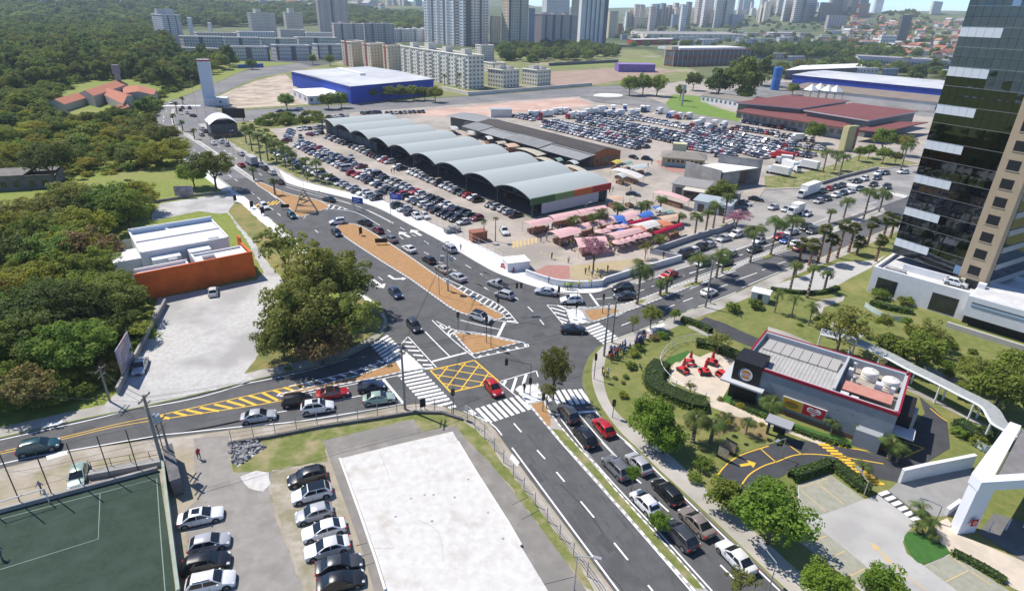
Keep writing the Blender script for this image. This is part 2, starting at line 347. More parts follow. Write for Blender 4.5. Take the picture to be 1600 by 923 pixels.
psheet('sidewalk',smooth_line([(941,541),(929,556),(925,575),(926,599),(935,625),(950,650),(975,680),(1000,703),(1030,733),(1085,783),(1190,883),(1240,930)],3)+smooth_line([(1285,930),(1215,862),(1110,770),(1050,713),(1015,688),(981,660),(955,632),(944,600),(944,575),(948,555),(962,540)],3),Zs+.004,mat('path_concrete',(.4,.37,.33),(.47,.44,.4),.6,.9,.2,14,c3=(.33,.31,.27),s3=.15))
psheet('ramp',[(1009,514),(1036,504.5),(1040,508),(1014,518)],Zs+.008,white_con)
psheet('ramp',[(65,668),(72,662),(97,656),(97.5,661.5)],Zs+.006,white_con)
psheet('ramp',[(72,712),(104,704),(106,709),(74,718)],Zs+.006,white_con)
psheet('ramp',[(800,708),(812,722),(808,728),(796,716)],Zs+.006,white_con)
psheet('gravel_yard',[(247,466),(400,437),(412,426),(404,410),(385,375),(360,338),(354,332),(350,318),(362,300),(372,303),(366,318),(357,330),(372,350),(400,382),(420,412),(445,440),(430,480),(412,520),(400,562),(382,583),(400,592),(300,616.5),(230,632),(172,644),(163,632),(186,612),(222,548)],Zs+.004,gravel_m)
psheet('gravel_yard',[(236,338),(250,318),(363,301),(357,332),(345,334),(310,330),(240,345)],Zs+.008,gravel_m)
psheet('sidewalk',[(362,298),(382,307),(427,347),(445,361),(435,364),(416,353),(378,318),(362,304)],Zs+.012,white_con)
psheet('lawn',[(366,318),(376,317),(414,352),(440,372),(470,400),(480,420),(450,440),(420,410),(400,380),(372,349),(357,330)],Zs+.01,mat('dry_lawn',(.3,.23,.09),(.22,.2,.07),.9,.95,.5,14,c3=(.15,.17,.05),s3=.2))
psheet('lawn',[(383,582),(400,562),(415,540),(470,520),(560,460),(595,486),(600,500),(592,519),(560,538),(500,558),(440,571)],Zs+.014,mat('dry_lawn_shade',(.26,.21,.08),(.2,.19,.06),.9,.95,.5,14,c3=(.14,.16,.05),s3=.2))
psheet('parking_yard',[(302,683),(358,680),(362,742),(372,738),(425,735),(422,770),(430,800),(448,850),(470,905),(482,940),(300,960),(292,860),(285,800),(310,780),(305,730)],Zs+.004,mat('yard_asphalt',(.25,.235,.215),(.3,.28,.255),.9,.9,.25,14,c3=(.2,.185,.165),s3=.3,lo3=.5,hi3=.75))
psheet('gravel_yard',[(425,735),(452,728),(500,722),(518,752),(545,830),(570,905),(582,940),(482,940),(470,905),(448,850),(430,800),(422,770)],Zs+.007,mat('brown_gravel',(.33,.29,.23),(.43,.39,.33),1.5,.95,.7,14,c3=(.25,.23,.15),s3=.3,bdist=.06))
psheet('spill',[(375,745),(400,735),(420,738),(424,755),(410,768),(388,762)],Zs+.01,mat('pale_spill',(.6,.59,.57),(.48,.46,.43),1.2,.95,.3,9))
psheet('verge',[(357,690),(420,678),(500,662),(600,648),(660,642),(700,646),(730,660),(762,690),(800,740),(850,806),(905,880),(930,923),(905,905),(800,766),(765,722),(725,683),(711,664),(661,675),(645,654),(505,688),(512,720),(430,735),(365,737)],Zs+.006,verge_m)
psheet('concrete_apron',[(505,688),(645,654.5),(661,674),(711,664),(726,683),(765,722),(801,766),(901,899),(925,935),(590,940),(566,860),(530,760)],Zs+.02,apron_m)
psheet('concrete_slab',[(531,716),(620,694),(707,673.5),(780,797),(858,925),(872,948),(608,948),(575,842)],Zs+.1,slab_m)
# ------------------------------------------------------------------ painted road markings
CR=dict(a=(560,500,5.127),b=(680,420,6.154),c=(380,260,6.154),d=(380,560,6.154),e=(820,570,6.154),f=(900,400,5.768),
          g=(1000,300,6.154),h=(0,560,6.154),i=(800,690,3.9625),j=(400,230,4.0),k=(0,460,4.0),l=(230,150,6.154),m=(1180,220,6.154),n=(1120,510,3.69),o=(1340,640,4.196),q=(1200,690,3.9625),r=(1180,330,6.152),s=(800,230,4.0),t=(800,460,4.0),u=(0,230,4.0),v=(1200,460,4.0),w=(400,690,3.9625),x=(0,690,3.9625),y=(1200,230,4.0))
def K(c,*pts):
    ox,oy,s=CR[c];return[(ox+x/s,oy+y/s)for x,y in pts]
MZ=.013
def marking(name):o=empty(name);o['kind']='structure';return o
def seg(parent,name,p,q,wd,m=None,z=MZ):
    a,b=(Vector(t[:2])for t in(P(*p,z),P(*q,z)));t=b-a;n_=Vector((-t.y,t.x)).normalized()*wd/2
    mb=MB();mb.quad((*(a-n_),z),(*(b-n_),z),(*(b+n_),z),(*(a+n_),z));o=mb.build(name,m or paint_w,parent)
    return o
def solid(c,pts,wd=.18,m=None,name='edge_line',z=MZ):
    return ribbon(name,G(smooth_line(K(c,*pts),3),z),wd,z,m or paint_w)
def dashes(c,lst,wd=.2,name='lane_line'):
    o=marking(name)
    for p,q in lst:seg(o,'dash',*K(c,p,q),wd)
def bars(c,lst,wd,m=None,name='hatched_area',lines=(),z=MZ,pn='stripe'):
    o=marking(name)
    for p,q in lst:seg(o,pn,*K(c,p,q),wd,m,z)
    for ln in lines:
        for p,q in zip(ln[:-1],ln[1:]):seg(o,'border_line',*K(c,p,q),.17,m,z+.003)
def lerp(a,b,t):return(a[0]+ (b[0]-a[0])*t,a[1]+ (b[1]-a[1])*t)
def between(l0,l1,r0,r1,n):return[(lerp(l0,l1,i/ (n-1)),lerp(r0,r1,i/ (n-1)))for i in range(n)]
bars('a',between((317,445),(520,672),(516,404),(730,628),10)+ [((632,687),(752,656)),((720,701),(780,686))],.55,name='crosswalk')
bars('a',between((105,205),(222,336),(238,122),(362,243),7),.55,name='crosswalk')
bars('a',between((948,705),(1265,605),(1060,820),(1372,716),8)+ [((890,720),(935,753))],.55,name='crosswalk')
bars('e',[((622,365),(530,232)),((570,370),(478,235)),((515,375),(425,234)),((457,381),(368,236)),((380,360),(312,242)),((330,375),(265,270)),((246,345),(200,275))],.55,name='crosswalk')
bars('f',between((78,656),(243,790),(215,606),(385,736),7),.6,name='crosswalk')
bars('m',between((868,428),(1000,446),(905,408),(1030,425),6),.6,name='crosswalk')
bars('m',between((1275,510),(1420,545),(1310,495),(1455,525),6),.6,name='crosswalk')
bars('l',[((x,100),(x+8,88))for x in range(160,500,26)],1.1,name='crosswalk')
bars('d',[((502,252),(572,270)),((592,230),(662,250)),((710,203),(775,228)),((815,180),(888,200)),((920,148),(992,170)),((1020,122),(1100,142)),((1120,90),(1200,110)),((1205,60),(1290,80)),((1290,18),(1350,40))],.42,lines=[[(440,265),(760,195),(1100,110),(1420,0)]])
bars('k',[((1000,757),(1060,775)),((1090,735),(1165,755)),((1165,720),(1265,742)),((1250,705),(1370,728)),((1340,685),(1450,710)),((1420,665),(1530,695)),((1495,647),(1600,690)),((1555,630),(1690,672)),((1640,612),(1735,660)),((1710,597),(1822,640)),((1772,580),(1830,597)),((1840,562),(1895,580))],.42,paint_y,lines=[[(1000,752),(1600,620),(1886,560)],[(1000,780),(1600,690),(1847,647)]])
for z_ in(0,1):solid('h',[(0,900+z_*20-4),(530,772+20*z_),(1100,634+22*z_),(1560,540+40*z_)],.13,paint_y,'centre_line')
solid('h',[(0,780),(860,590),(1160,515)]);solid('k',[(900,706),(1250,640),(1600,535)]);solid('d',[(0,245),(45,235),(560,130),(1010,0)])
solid('h',[(-300,1085),(100,990),(480,915),(1600,725)]);solid('d',[(-740,728),(0,650),(600,592),(1530,435)])
bars('d',[((1340,187),(1540,430))],.4,name='stop_line');dashes('d',[((850,410),(1155,350)),((1385,308),(1425,300)),((160,545),(420,500))],.16)
solid('d',[(630,330),(1130,230),(1500,160)],.14)
bars('a',[((590,331),(865,259))],.42,name='stop_line');solid('a',[(535,92),(640,200),(730,288)],.2,name='lane_line')
solid('a',[(590,0),(760,160),(935,302)],.18);solid('a',[(625,8),(770,78),(1000,108),(1335,182)],.18)
bars('a',[((650,38),(690,70)),((690,70),(735,48)),((715,100),(738,128)),((728,118),(800,78)),((720,95),(745,75))],.3,name='chevron_area')
bars('a',[((960,300),(985,283)),((1050,280),(1030,268)),((1130,262),(1110,250)),((1215,243),(1190,233)),((1285,228),(1260,215)),((1340,210),(1335,190))],.4,lines=[[(935,302),(1365,210),(1355,188)]])
bars('a',[((362,173),(430,179)),((372,208),(460,213)),((397,240),(490,246)),((440,277),(520,284)),((472,318),(555,323)),((515,356),(592,359)),((520,390),(600,380))],.42,lines=[[(345,190),(397,130),(625,378)]])
bars('a',[((1160,520),(1182,482)),((1228,575),(1265,460)),((1320,512),(1345,432))],.42,lines=[[(1140,488),(1425,405),(1440,452)],[(1128,492),(1245,590),(1390,702)]])
solid('a',[(840,727),(1060,825),(1150,920)]);dashes('a',[((1245,825),(1306,895))])
box_=marking('yellow_box');A_,B_,C_,D_=(P(*q,MZ)for q in K('a',(575,400),(930,322),(1125,490),(740,577)))
def bil(u,v):return(A_* (1-u)+B_*u)* (1-v)+ (D_* (1-u)+C_*u)*v
def wseg(parent,name,a,b,wd,m,z):
    t=(b-a).to_2d();n_=Vector((-t.y,t.x)).normalized()*wd/2;mb=MB();a,b=a.to_2d(),b.to_2d()
    mb.quad((*(a-n_),z),(*(b-n_),z),(*(b+n_),z),(*(a+n_),z));return mb.build(name,m,parent)
for i in range(1,5):
    s_=i/5*2
    for fl in(0,1):
        u0,v0=(s_,0)if s_<=1 else(1,s_-1);u1,v1=(0,s_)if s_<=1 else(s_-1,1)
        if fl:u0,u1=1-u0,1-u1
        wseg(box_,'hatch_line',bil(u0,v0),bil(u1,v1),.2,paint_y,MZ+.004*fl)
for u0,v0,u1,v1 in((0,0,1,0),(1,0,1,1),(1,1,0,1),(0,1,0,0)):wseg(box_,'border_line',bil(u0,v0),bil(u1,v1),.26,paint_y,MZ+.008)
bars('b',[((670,512),(597,660))],.5,name='stop_line');solid('b',[(240,490),(430,540),(620,580)],.2,name='lane_line')
solid('b',[(555,490),(680,505),(800,522)],.16)
inn=[(225,188),(330,255),(420,310),(520,362),(600,405),(655,450),(690,500)];out_=[(262,165),(380,225),(480,272),(570,318),(650,365),(720,430),(785,512)]
def along(pl,t):
    k_=t* (len(pl)-1);i=min(int(k_),len(pl)-2);return lerp(pl[i],pl[i+1],k_-i)
bars('b',[(along(inn,i/12),along(out_,max(0,i/12-.015)))for i in range(13)],.36,lines=[[(75,85),(262,165)]+out_[1:]+ [(800,522)]])
dashes('b',[((435,45),(490,85)),((300,80),(360,115)),((470,178),(530,215)),((750,262),(800,295)),((890,362),(940,410)),((1005,485),(1045,535)),((170,5),(205,20))])
bars('b',[((1175,350),(1260,385)),((1110,372),(1250,410)),((1145,415),(1265,450)),((1175,460),(1275,495)),((1205,497),(1262,520))],.42,lines=[[(1262,360),(1075,345),(1230,530)]])
solid('b',[(1200,230),(1330,245)]);solid('b',[(1270,365),(1380,366),(1465,370)]);bars('b',[((1480,230),(1572,357))],.45,name='stop_line')
dashes('f',[((180,388),(330,372)),((525,325),(615,302)),((680,274),(704,268)),((835,222),(975,177)),((1020,155),(1110,125))])
solid('f',[(540,250),(700,195),(1010,90)]);dashes('f',[((410,625),(495,592)),((665,520),(692,510)),((810,470),(890,437)),((965,408),(1055,375)),((1280,285),(1365,255))])
solid('f',[(350,545),(600,440),(1000,290),(1440,130)]);solid('f',[(390,735),(560,672),(720,610)])
dashes('f',[((745,595),(785,580)),((815,572),(850,557)),((880,543),(910,530)),((1000,495),(1060,474)),((1100,455),(1160,435))],.18,'kerb_line');solid('f',[(1180,430),(1300,382),(1442,325)])
dashes('g',[((920,850),(1125,775)),((1175,750),(1215,735)),((1325,690),(1410,665)),((475,785),(690,710)),((380,820),(430,800)),((900,630),(990,598)),((1190,525),(1340,475))])
solid('g',[(340,750),(700,630),(1030,518)]);solid('g',[(1030,518),(1240,440),(1600,340)],.14);solid('g',[(300,905),(620,785),(900,690),(1150,592),(1480,470)],.16);solid('g',[(480,930),(850,768),(1090,660),(1480,548)],.16)
solid('g',[(980,920),(1260,800),(1470,715)],.16);dashes('m',[((540,800),(700,740)),((920,720),(980,705)),((1085,610),(1170,585)),((1090,665),(1150,645)),((1230,560),(1290,540))])
dashes('i',[((155,50),(205,105)),((275,185),(325,245)),((425,367),(508,467)),((632,623),(718,730)),((842,885),(890,945))])
solid('i',[(0,35),(330,480),(660,923),(690,965)],.2);solid('i',[(180,-140),(300,0),(700,450),(1110,923),(1150,970)],.18)
solid('i',[(440,42),(640,270),(900,548),(1240,923)],.18);solid('i',[(700,0),(1000,280),(1585,850),(1660,920)],.18)
dashes('i',[((770,230),(800,255)),((905,370),(970,430)),((1085,550),(1165,632)),((1290,760),(1380,850))]);solid('e',[(430,365),(680,660),(900,900)],.18,name='lane_line');solid('i',[(555,0),(600,48),(650,100)],.18,name='lane_line')
bars('e',[((500,456),(680,442))],.5,name='stop_line');solid('e',[(320,480),(500,720),(680,940)],.18);solid('e',[(680,445),(860,640),(1190,905)],.18);bars('e',[((300,476),(345,474))],.45,name='stop_line')
dashes('c',[((75,245),(105,270)),((135,295),(165,320)),((260,397),(290,418)),((330,450),(360,475)),((690,612),(720,635)),((500,690),(550,735))])
dashes('j',[((1400,790),(1440,815)),((1310,735),(1345,755)),((1225,680),(1250,700)),((1050,585),(1080,605)),((1050,655),(1080,670)),((975,545),(1000,557)),((895,555),(920,575)),((900,500),(930,517)),((820,515),(842,530)),((1430,875),(1465,900)),((1310,810),(1355,835)),((765,810),(792,830)),((1140,715),(1165,725))],.18)
solid('c',[(410,195),(560,240),(860,320),(1080,375),(1260,455),(1440,550)],.18,name='lane_line');solid('c',[(950,420),(1080,440),(1200,500),(1315,568)],.18)
solid('j',[(150,222),(290,262),(470,312),(700,395),(860,472)],.16)
solid('c',[(0,300),(150,420),(280,520)],.18);solid('c',[(0,82),(160,190),(320,308)],.16);solid('c',[(580,500),(650,440),(790,405),(950,420)],.16);solid('c',[(540,300),(700,322),(880,370),(1010,415)],.16)
bars('c',[((560,480),(590,455)),((640,450),(655,430)),((715,425),(710,412)),((800,415),(830,365)),((850,412),(880,378)),((915,410),(935,392)),((970,415),(985,408))],.5)
bars('c',[((105,392),(150,358)),((150,400),(165,385)),((225,362),(250,340)),((247,376),(295,332)),((275,374),(325,330)),((310,368),(355,335))],.45,paint_y,'speed_hump')
dashes('l',[((440,515),(460,525)),((485,538),(510,555)),((780,755),(810,780)),((840,800),(870,820)),((680,485),(700,495)),((735,520),(755,535)),((785,550),(810,565)),((840,590),(865,605)),((1075,745),(1105,765)),((188,140),(178,152)),((160,190),(157,215)),((154,232),(156,250)),((165,285),(175,300))],.22)
solid('l',[(565,700),(740,828),(860,910)],.18);solid('l',[(300,300),(440,395),(640,525),(860,675),(1000,770),(1200,895)],.15);solid('l',[(490,440),(700,570),(890,700),(1140,880)],.15)
def arrow(c,p,q,name='lane_arrow',bend=None,s=1.0,m=None,z=MZ):
    p,q=K(c,p,q);a,b=P(*p,z),P(*q,z);t=(b-a).to_2d();L_=t.length;t.normalize();n_=Vector((-t.y,t.x));a=a.to_2d();b=b.to_2d();hl,hw,sw=.38*L_,.26*L_*s,.075*L_*s
    mb=MB()
    if bend:
        k_=a+t*L_*.62;e=k_+ (n_*bend+t*.5).normalized()*L_*.42;u=(e-k_).normalized();un=Vector((-u.y,u.x))
        g=[a-n_*sw,k_-n_*sw,k_+n_*sw,a+n_*sw];mb.add([(*x,z)for x in g],[(0,1,2,3)])
        g=[k_-un*sw,e-un*sw,e+un*sw,k_+un*sw];mb.add([(*x,z+.002)for x in g],[(0,1,2,3)])
        g=[e-un*hw*.8,e+u*hl*.6,e+un*hw*.8];mb.add([(*x,z)for x in g],[(0,1,2)])
    else:
        k_=b-t*hl;g=[a-n_*sw,k_-n_*sw,k_-n_*hw,b,k_+n_*hw,k_+n_*sw,a+n_*sw]
        mb.add([(*x,z)for x in g],[(0,1,5,6),(2,3,4)])
    o=mb.build(name,m or paint_w);tag(o,kind='structure')
arrow('j',(730,828),(800,880));arrow('j',(828,800),(885,838),bend=.9);arrow('j',(960,562),(895,528));arrow('j',(1032,552),(968,515))
tyre_w=mat('tyre_polish',(.066,.067,.07),(.1,.1,.102),.5,.8,lo=.3,hi=.6,stretch=(1,1,1));patch_m=mat('asphalt_patch',(.07,.07,.073),(.085,.085,.088),2.,.9)
def tracks(c,pts):
    g=G(smooth_line(K(c,*pts),5),.006)
    for d in(-.85,.85):ribbon('tyre_track',offset(g,d),.34,.006,tyre_w)
for c,pts in(('i',[(60,-40),(330,320),(760,900)]),('i',[(200,-60),(500,330),(980,923)]),('i',[(560,60),(900,420),(1330,900)]),('i',[(660,20),(1050,400),(1560,900)]),('j',[(420,320),(760,440),(1100,620),(1560,870)]),('j',[(700,480),(1000,620),(1500,900)]),('d',[(-1500,830),(-300,620),(500,440),(1500,250)]),('d',[(-1500,905),(-300,690),(500,520),(1500,350)]),('b',[(0,30),(500,200),(900,300),(1400,330)]),('b',[(500,20),(800,140),(1200,260)]),('c',[(40,180),(300,400),(600,620),(1000,900)]),('c',[(400,170),(900,320),(1500,620)]),('f',[(100,350),(600,340),(1300,90)]),('f',[(250,680),(700,480),(1400,210)]),('a',[(500,30),(800,330),(1200,700)]),('b',[(0,400),(400,560),(900,700),(1500,640)])):tracks(c,pts)
for c,pts in(('i',[(120,130),(200,240),(175,255),(95,145)]),('i',[(560,560),(640,660),(600,690),(520,590)]),('a',[(850,620),(960,600),(980,640),(870,660)]),('j',[(1230,720),(1290,750),(1270,765),(1210,735)]),('h',[(700,690),(900,645),(905,665),(705,712)]),('f',[(620,560),(720,520),(740,545),(640,585)]),('b',[(930,640),(1040,610),(1060,640),(950,670)]),('d',[(60,560),(230,530),(235,560),(65,590)])):psheet('road_patch',K(c,*pts),.0075,patch_m)
seam_m=mat('tar_seam',(.03,.03,.033),rough=.6)
for c,pts in(('b',[(640,440),(820,500),(1000,540),(1200,590)]),('b',[(880,700),(1050,660),(1220,620)]),('b',[(1340,630),(1450,670),(1600,725)]),('a',[(790,700),(900,650),(1030,605)]),('a',[(1160,262),(1260,300),(1370,400)]),('i',[(300,260),(460,420),(560,560)]),('i',[(520,780),(640,860),(700,940)]),('j',[(1190,760),(1300,780),(1500,850)])):
    ribbon('road_seam',G(smooth_line(K(c,*pts),6),.009),.09,.009,seam_m)
# ------------------------------------------------------------------ cars
paint=mat('car_paint',(1,1,1),rough=.32,spec=.5,objcol=True,coat=.6,metal=.1)
glass_m=mat('car_glass',(.012,.016,.02),rough=.06,spec=.7)
trim_m=mat('car_trim',(.018,.018,.02),rough=.6)
tyre_m=mat('tyre',(.014,.014,.015),rough=.85)
rim_m=mat('wheel_rim',(.42,.43,.45),rough=.35,metal=.8)
lamp_m=mat('headlamp',(.8,.82,.85),rough=.12,spec=.6)
tail_m=mat('tail_lamp',(.42,.012,.015),rough=.2,spec=.5)
plate_m=mat('number_plate',(.5,.5,.5),rough=.5)
cargo_m=mat('cargo_box_panel',(.78,.78,.76),(.68,.68,.66),1.5,.6)
KIND={
 'hatchback':(3.95,1.70,1.48,.20,.92,.90,1.05,.22,-1.2,-1.8,None),'sedan':(4.50,1.76,1.45,.19,.91,.88,1.12,.2,-.95,-1.75,.98),
 'suv':(4.40,1.82,1.64,.24,1.03,1.0,1.12,.35,-1.5,-2.04,None),'wagon':(4.35,1.74,1.50,.19,.93,.91,1.12,.28,-1.55,-2.0,None),
 'minivan':(4.10,1.72,1.62,.2,1.0,.98,1.2,.45,-1.45,-1.88,None),'pickup':(4.60,1.76,1.62,.25,1.0,.98,.95,.3,-.55,-.85,'bed'),
 'van':(4.70,1.85,2.05,.22,1.12,1.08,1.75,1.05,-2.1,-2.25,None)}
def car_parts(kind):
    L,W,H,zb,belt,hood,xc,rf,rr,xb,deck=KIND[kind];h=L/2;w=W/2;wr=w*.74;wb=w*.93;out=[]
    nose=.62 if kind!='van' else .8
    dz=belt+.02 if deck is None else(belt if deck=='bed' else deck)
    st=[(h,.34,nose-.05,.74),(h-.07,.24,nose+.03,.88),(h-.3,zb,nose+.16,.965),(h-.62,zb,(nose+hood)/2+.09,.99),(xc+.1,zb,hood,1),(xc-.5,zb,belt,1),(0,zb,belt,1),(rr,zb,belt+.01,1),
          (xb+.05,zb,dz,.99),(-h+.28,zb+.02,dz-.01,.965),(-h+.08,.28,dz-.08,.9),(-h,.36,dz-.22,.78)]
    st=sorted(set(st),key=lambda s:-s[0]);mb=MB();rings=[]
    for x,z0,z1,k in st:
        q=w*k;half=[(0,z0),(q*.84,z0),(q*.985,z0+.1),(q,z0+.4* (z1-z0)),(q*.985,z1-.2* (z1-z0)),(q*.92,z1-.03),(q*.6,z1+.015),(0,z1+.03)]
        rings.append([(x,y,z)for y,z in half]+ [(x,-y,z)for y,z in half[-2:0:-1]])
    n=len(rings[0])
    for i,r in enumerate(rings):
        mb.v+=r
        if i:
            a,b=(i-1)*n,i*n;mb.f+=[(a+j,a+ (j+1)%n,b+ (j+1)%n,b+j)for j in range(n)];mb.m+=[0]*n
    mb.f+=[tuple(range(n))[::-1],tuple(range((len(rings)-1)*n,len(rings)*n))];mb.m+=[0,0]
    zt=H-.075
    def ring(x,top):
        if top<.02:return[(x,s*wb,belt-.05)for s in(1,)]+ [(x,y*wb,belt+.015)for y in(.96,.6,0,-.6,-.96)]+ [(x,-wb,belt-.05)]
        return[(x,wb,belt-.05),(x,wr,zt),(x,wr*.82,H-.015),(x,0,H+.012),(x,-wr*.82,H-.015),(x,-wr,zt),(x,-wb,belt-.05)]
    cs=[ring(xc,0),ring(rf,1),ring((rf+rr)/2,1),ring(rr,1),ring(xb,0)]
    cs[2]=[(p[0],p[1]*1.01,p[2]+ (.02 if p[2]>belt else 0))for p in cs[2]]
    o=len(mb.v)
    for i,r in enumerate(cs):
        mb.v+=r
        if i:a,b=o+ (i-1)*7,o+i*7;mb.f+=[(a+j,a+j+1,b+j+1,b+j)for j in range(6)];mb.m+=[0]*6
    for s in(1,-1):
        mb.box(-h+.75,h-.75,min(s*w*.9,s* (w+.004)),max(s*w*.9,s* (w+.004)),zb-.04,zb+.09,1)
    mb.box(h-.12,h+.012,-w*.5,w*.5,.3,.43,1);mb.box(-h-.012,-h+.15,-w*.62,w*.62,.26,.38,1)
    rw=.31 if kind in('hatchback','sedan','wagon','minivan')else .35;wx=(h-.78,-h+.76)
    for x in wx:
        for s in(1,-1):
            c=Vector((x,s* (w+.003),rw+.02));vs=[c+Vector(((rw+.07)*math.cos(t),0,max(-.1,(rw+.07)*math.sin(t))))for t in[math.pi*i/8 for i in range(9)]]+ [c+Vector((0,0,-.1))]
            fs=[(i,i+1,9)if s<0 else(i+1,i,9)for i in range(8)];mb.add(vs,fs,1)
    for s in(1,-1):
        for x in(.02,xc-.62 if False else rr*.8 if deck!='bed' else rr):
            mb.box(x-.012,x+.012,min(s*w*.99,s* (w+.003)),max(s*w*.99,s* (w+.003)),zb+.12,belt-.12,1)
    if deck=='bed':mb.box(-h+.12,xb-.05,-w*.8,w*.8,belt-.02,belt+.04,1)
    if kind in('suv','wagon'):
        for s in(1,-1):mb.box(rr+.15,rf-.2,s*wr*.9-.02,s*wr*.9+.02,H,H+.05,1)
    out.append(('body',mb,[paint,trim_m],None))
    def patch(u0,u1,a,b,k0=.86,k1=.86):
        (xa,ya,za),(x2,y2,z2)=a,b;nrm=Vector((z2-za,0,xa-x2));nrm=nrm.normalized()* (.012 if nrm.z>0 else-.012);m_=MB();rows=[]
        for u in(u0,u1):
            yy=ya+ (y2-ya)*u;k=k0 if u==u0 else k1;xx=xa+ (x2-xa)*u;zz=za+ (z2-za)*u
            rows.append([Vector((xx,t*yy,zz+.02* (1-t*t)))+nrm for t in(-k,-k/2,0,k/2,k)])
        m_.v=rows[0]+rows[1];m_.f=[(i,i+1,6+i,5+i)for i in range(4)];m_.m=[0]*4;return m_
    out.append(('windscreen',patch(.1,.94,(xc,wb*.96,belt+.015),(rf,wr,H-.02),.93,.9),[glass_m],None))
    out.append(('rear_window',patch(.14,.92,(xb,wb*.96,belt+.015),(rr,wr,H-.02),.9,.88),[glass_m],None))
    def side(x0b,x0t,x1b,x1t,s):
        def pt(x,t):z=belt+.03+ (zt-belt-.05)*t;y=wb+ (wr-wb)* (z-belt+.05)/ (zt-belt+.05);return(x,s* (y+.012),z)
        m_=MB();m_.add([pt(x0b,.06),pt(x0t,.93),pt(x1t,.93),pt(x1b,.06)],[(0,1,2,3)if s>0 else(3,2,1,0)]);return m_
    mid=(rf+rr)/2+.08
    for s in(1,-1):
        out.append(('side_window',side(xc-.22,rf-.08,mid+.04,mid+.04,s),[glass_m],None))
        if deck!='bed':out.append(('side_window',side(mid-.04,mid-.04,xb+.3,rr+.1,s),[glass_m],None))
    for s in(1,-1):
        m_=MB();y=s*w;m_.add([(h-.05,y*.42,nose),(h-.1,y*.82,nose+.02),(h-.34,y*.955,nose+.16),(h-.3,y*.62,nose+.16),(h-.02,y*.42,nose-.1),(h-.07,y*.86,nose-.09)],[(0,1,2,3),(4,5,1,0),(5,4,0,1)]);
        m_.v=[(x+.02,yy*1.01,z+.012)for x,yy,z in m_.v];out.append(('headlight',m_,[lamp_m],None))
        m_=MB();m_.box(-h-.012,-h+.22,min(y*.6,y*.935),max(y*.6,y*.935),dz-.34,dz-.15);out.append(('tail_light',m_,[tail_m],None))
        m_=MB();m_.box(xc-.42,xc-.27,min(y,y*1.12),max(y,y*1.12),belt,belt+.13);out.append(('mirror',m_,[paint],None))
    m_=MB();m_.box(h-.04,h+.014,-w*.45,w*.45,.46,.58);out.append(('grille',m_,[trim_m],None))
    m_=MB();m_.box(-h-.018,-h+.03,-.2,.2,.55,.67);out.append(('number_plate',m_,[plate_m],None))
    for x in wx:
        for s in(1,-1):
            t=MB();c=Vector((x,s* (w-.12),rw));t.tube(c-Vector((0,.12*s,0)),c+Vector((0,.14*s,0)),rw,n=16);out.append(('tyre',t,[tyre_m],'wheel'))
            t=MB();t.tube(c+Vector((0,.14*s,0)),c+Vector((0,.148*s,0)),rw*.3,n=8)
            for k in range(5):
                M_=Matrix.Translation(c+Vector((0,.144*s,0)))@Matrix.Rotation(6.283*k/5,4,'Y');t.box(-.045,.045,-.005,.006,0,rw*.66,0,M_)
            t.lathe([(rw*.62,0),(rw*.7,0)],16);t.v[-32:]=[(c.x+p[0],c.y+.147*s,c.z+p[1])for p in t.v[-32:]]
            out.append(('rim',t,[rim_m],'wheel'))
    return out
CARLIB={}
def car_lib(kind):
    if kind in CARLIB:return CARLIB[kind]
    parts=car_parts(kind);ml=[];joined=MB();full=[]
    for nm,mb,ms,par in parts:
        me=mb.me(nm,ms,smooth=nm in('body','windscreen'));
        if nm=='body':me.set_sharp_from_angle(angle=R(38))
        full.append((nm,me,par));idx=[]
        for m_ in ms:
            if m_ not in ml:ml.append(m_)
            idx.append(ml.index(m_))
        b=len(joined.v);joined.v+=[tuple(v)for v in mb.v];joined.f+=[tuple(i+b for i in f)for f in mb.f];joined.m+=[idx[i]for i in mb.m]
    jm=joined.me(kind,ml,smooth=True);jm.set_sharp_from_angle(angle=R(38))
    CARLIB[kind]=(full,jm,joined,ml);return CARLIB[kind]
COLR={'white':(.74,.74,.73),'silver':(.42,.43,.45),'grey':(.13,.135,.145),'black':(.012,.012,.014),'dark blue':(.018,.028,.07),'red':(.42,.012,.014),'maroon':(.16,.012,.02),
        'dark green':(.02,.05,.04),'teal':(.012,.07,.085),'beige':(.36,.32,.27),'bronze':(.21,.175,.15),'pale green':(.32,.42,.36),'blue':(.03,.09,.35),'dark grey':(.045,.048,.054),'yellow':(.55,.4,.1)}
NAMES={'hatchback':'hatchback','sedan':'sedan','suv':'sport utility car','wagon':'estate car','minivan':'minivan','pickup':'pickup','van':'van'}
NCAR=[0]
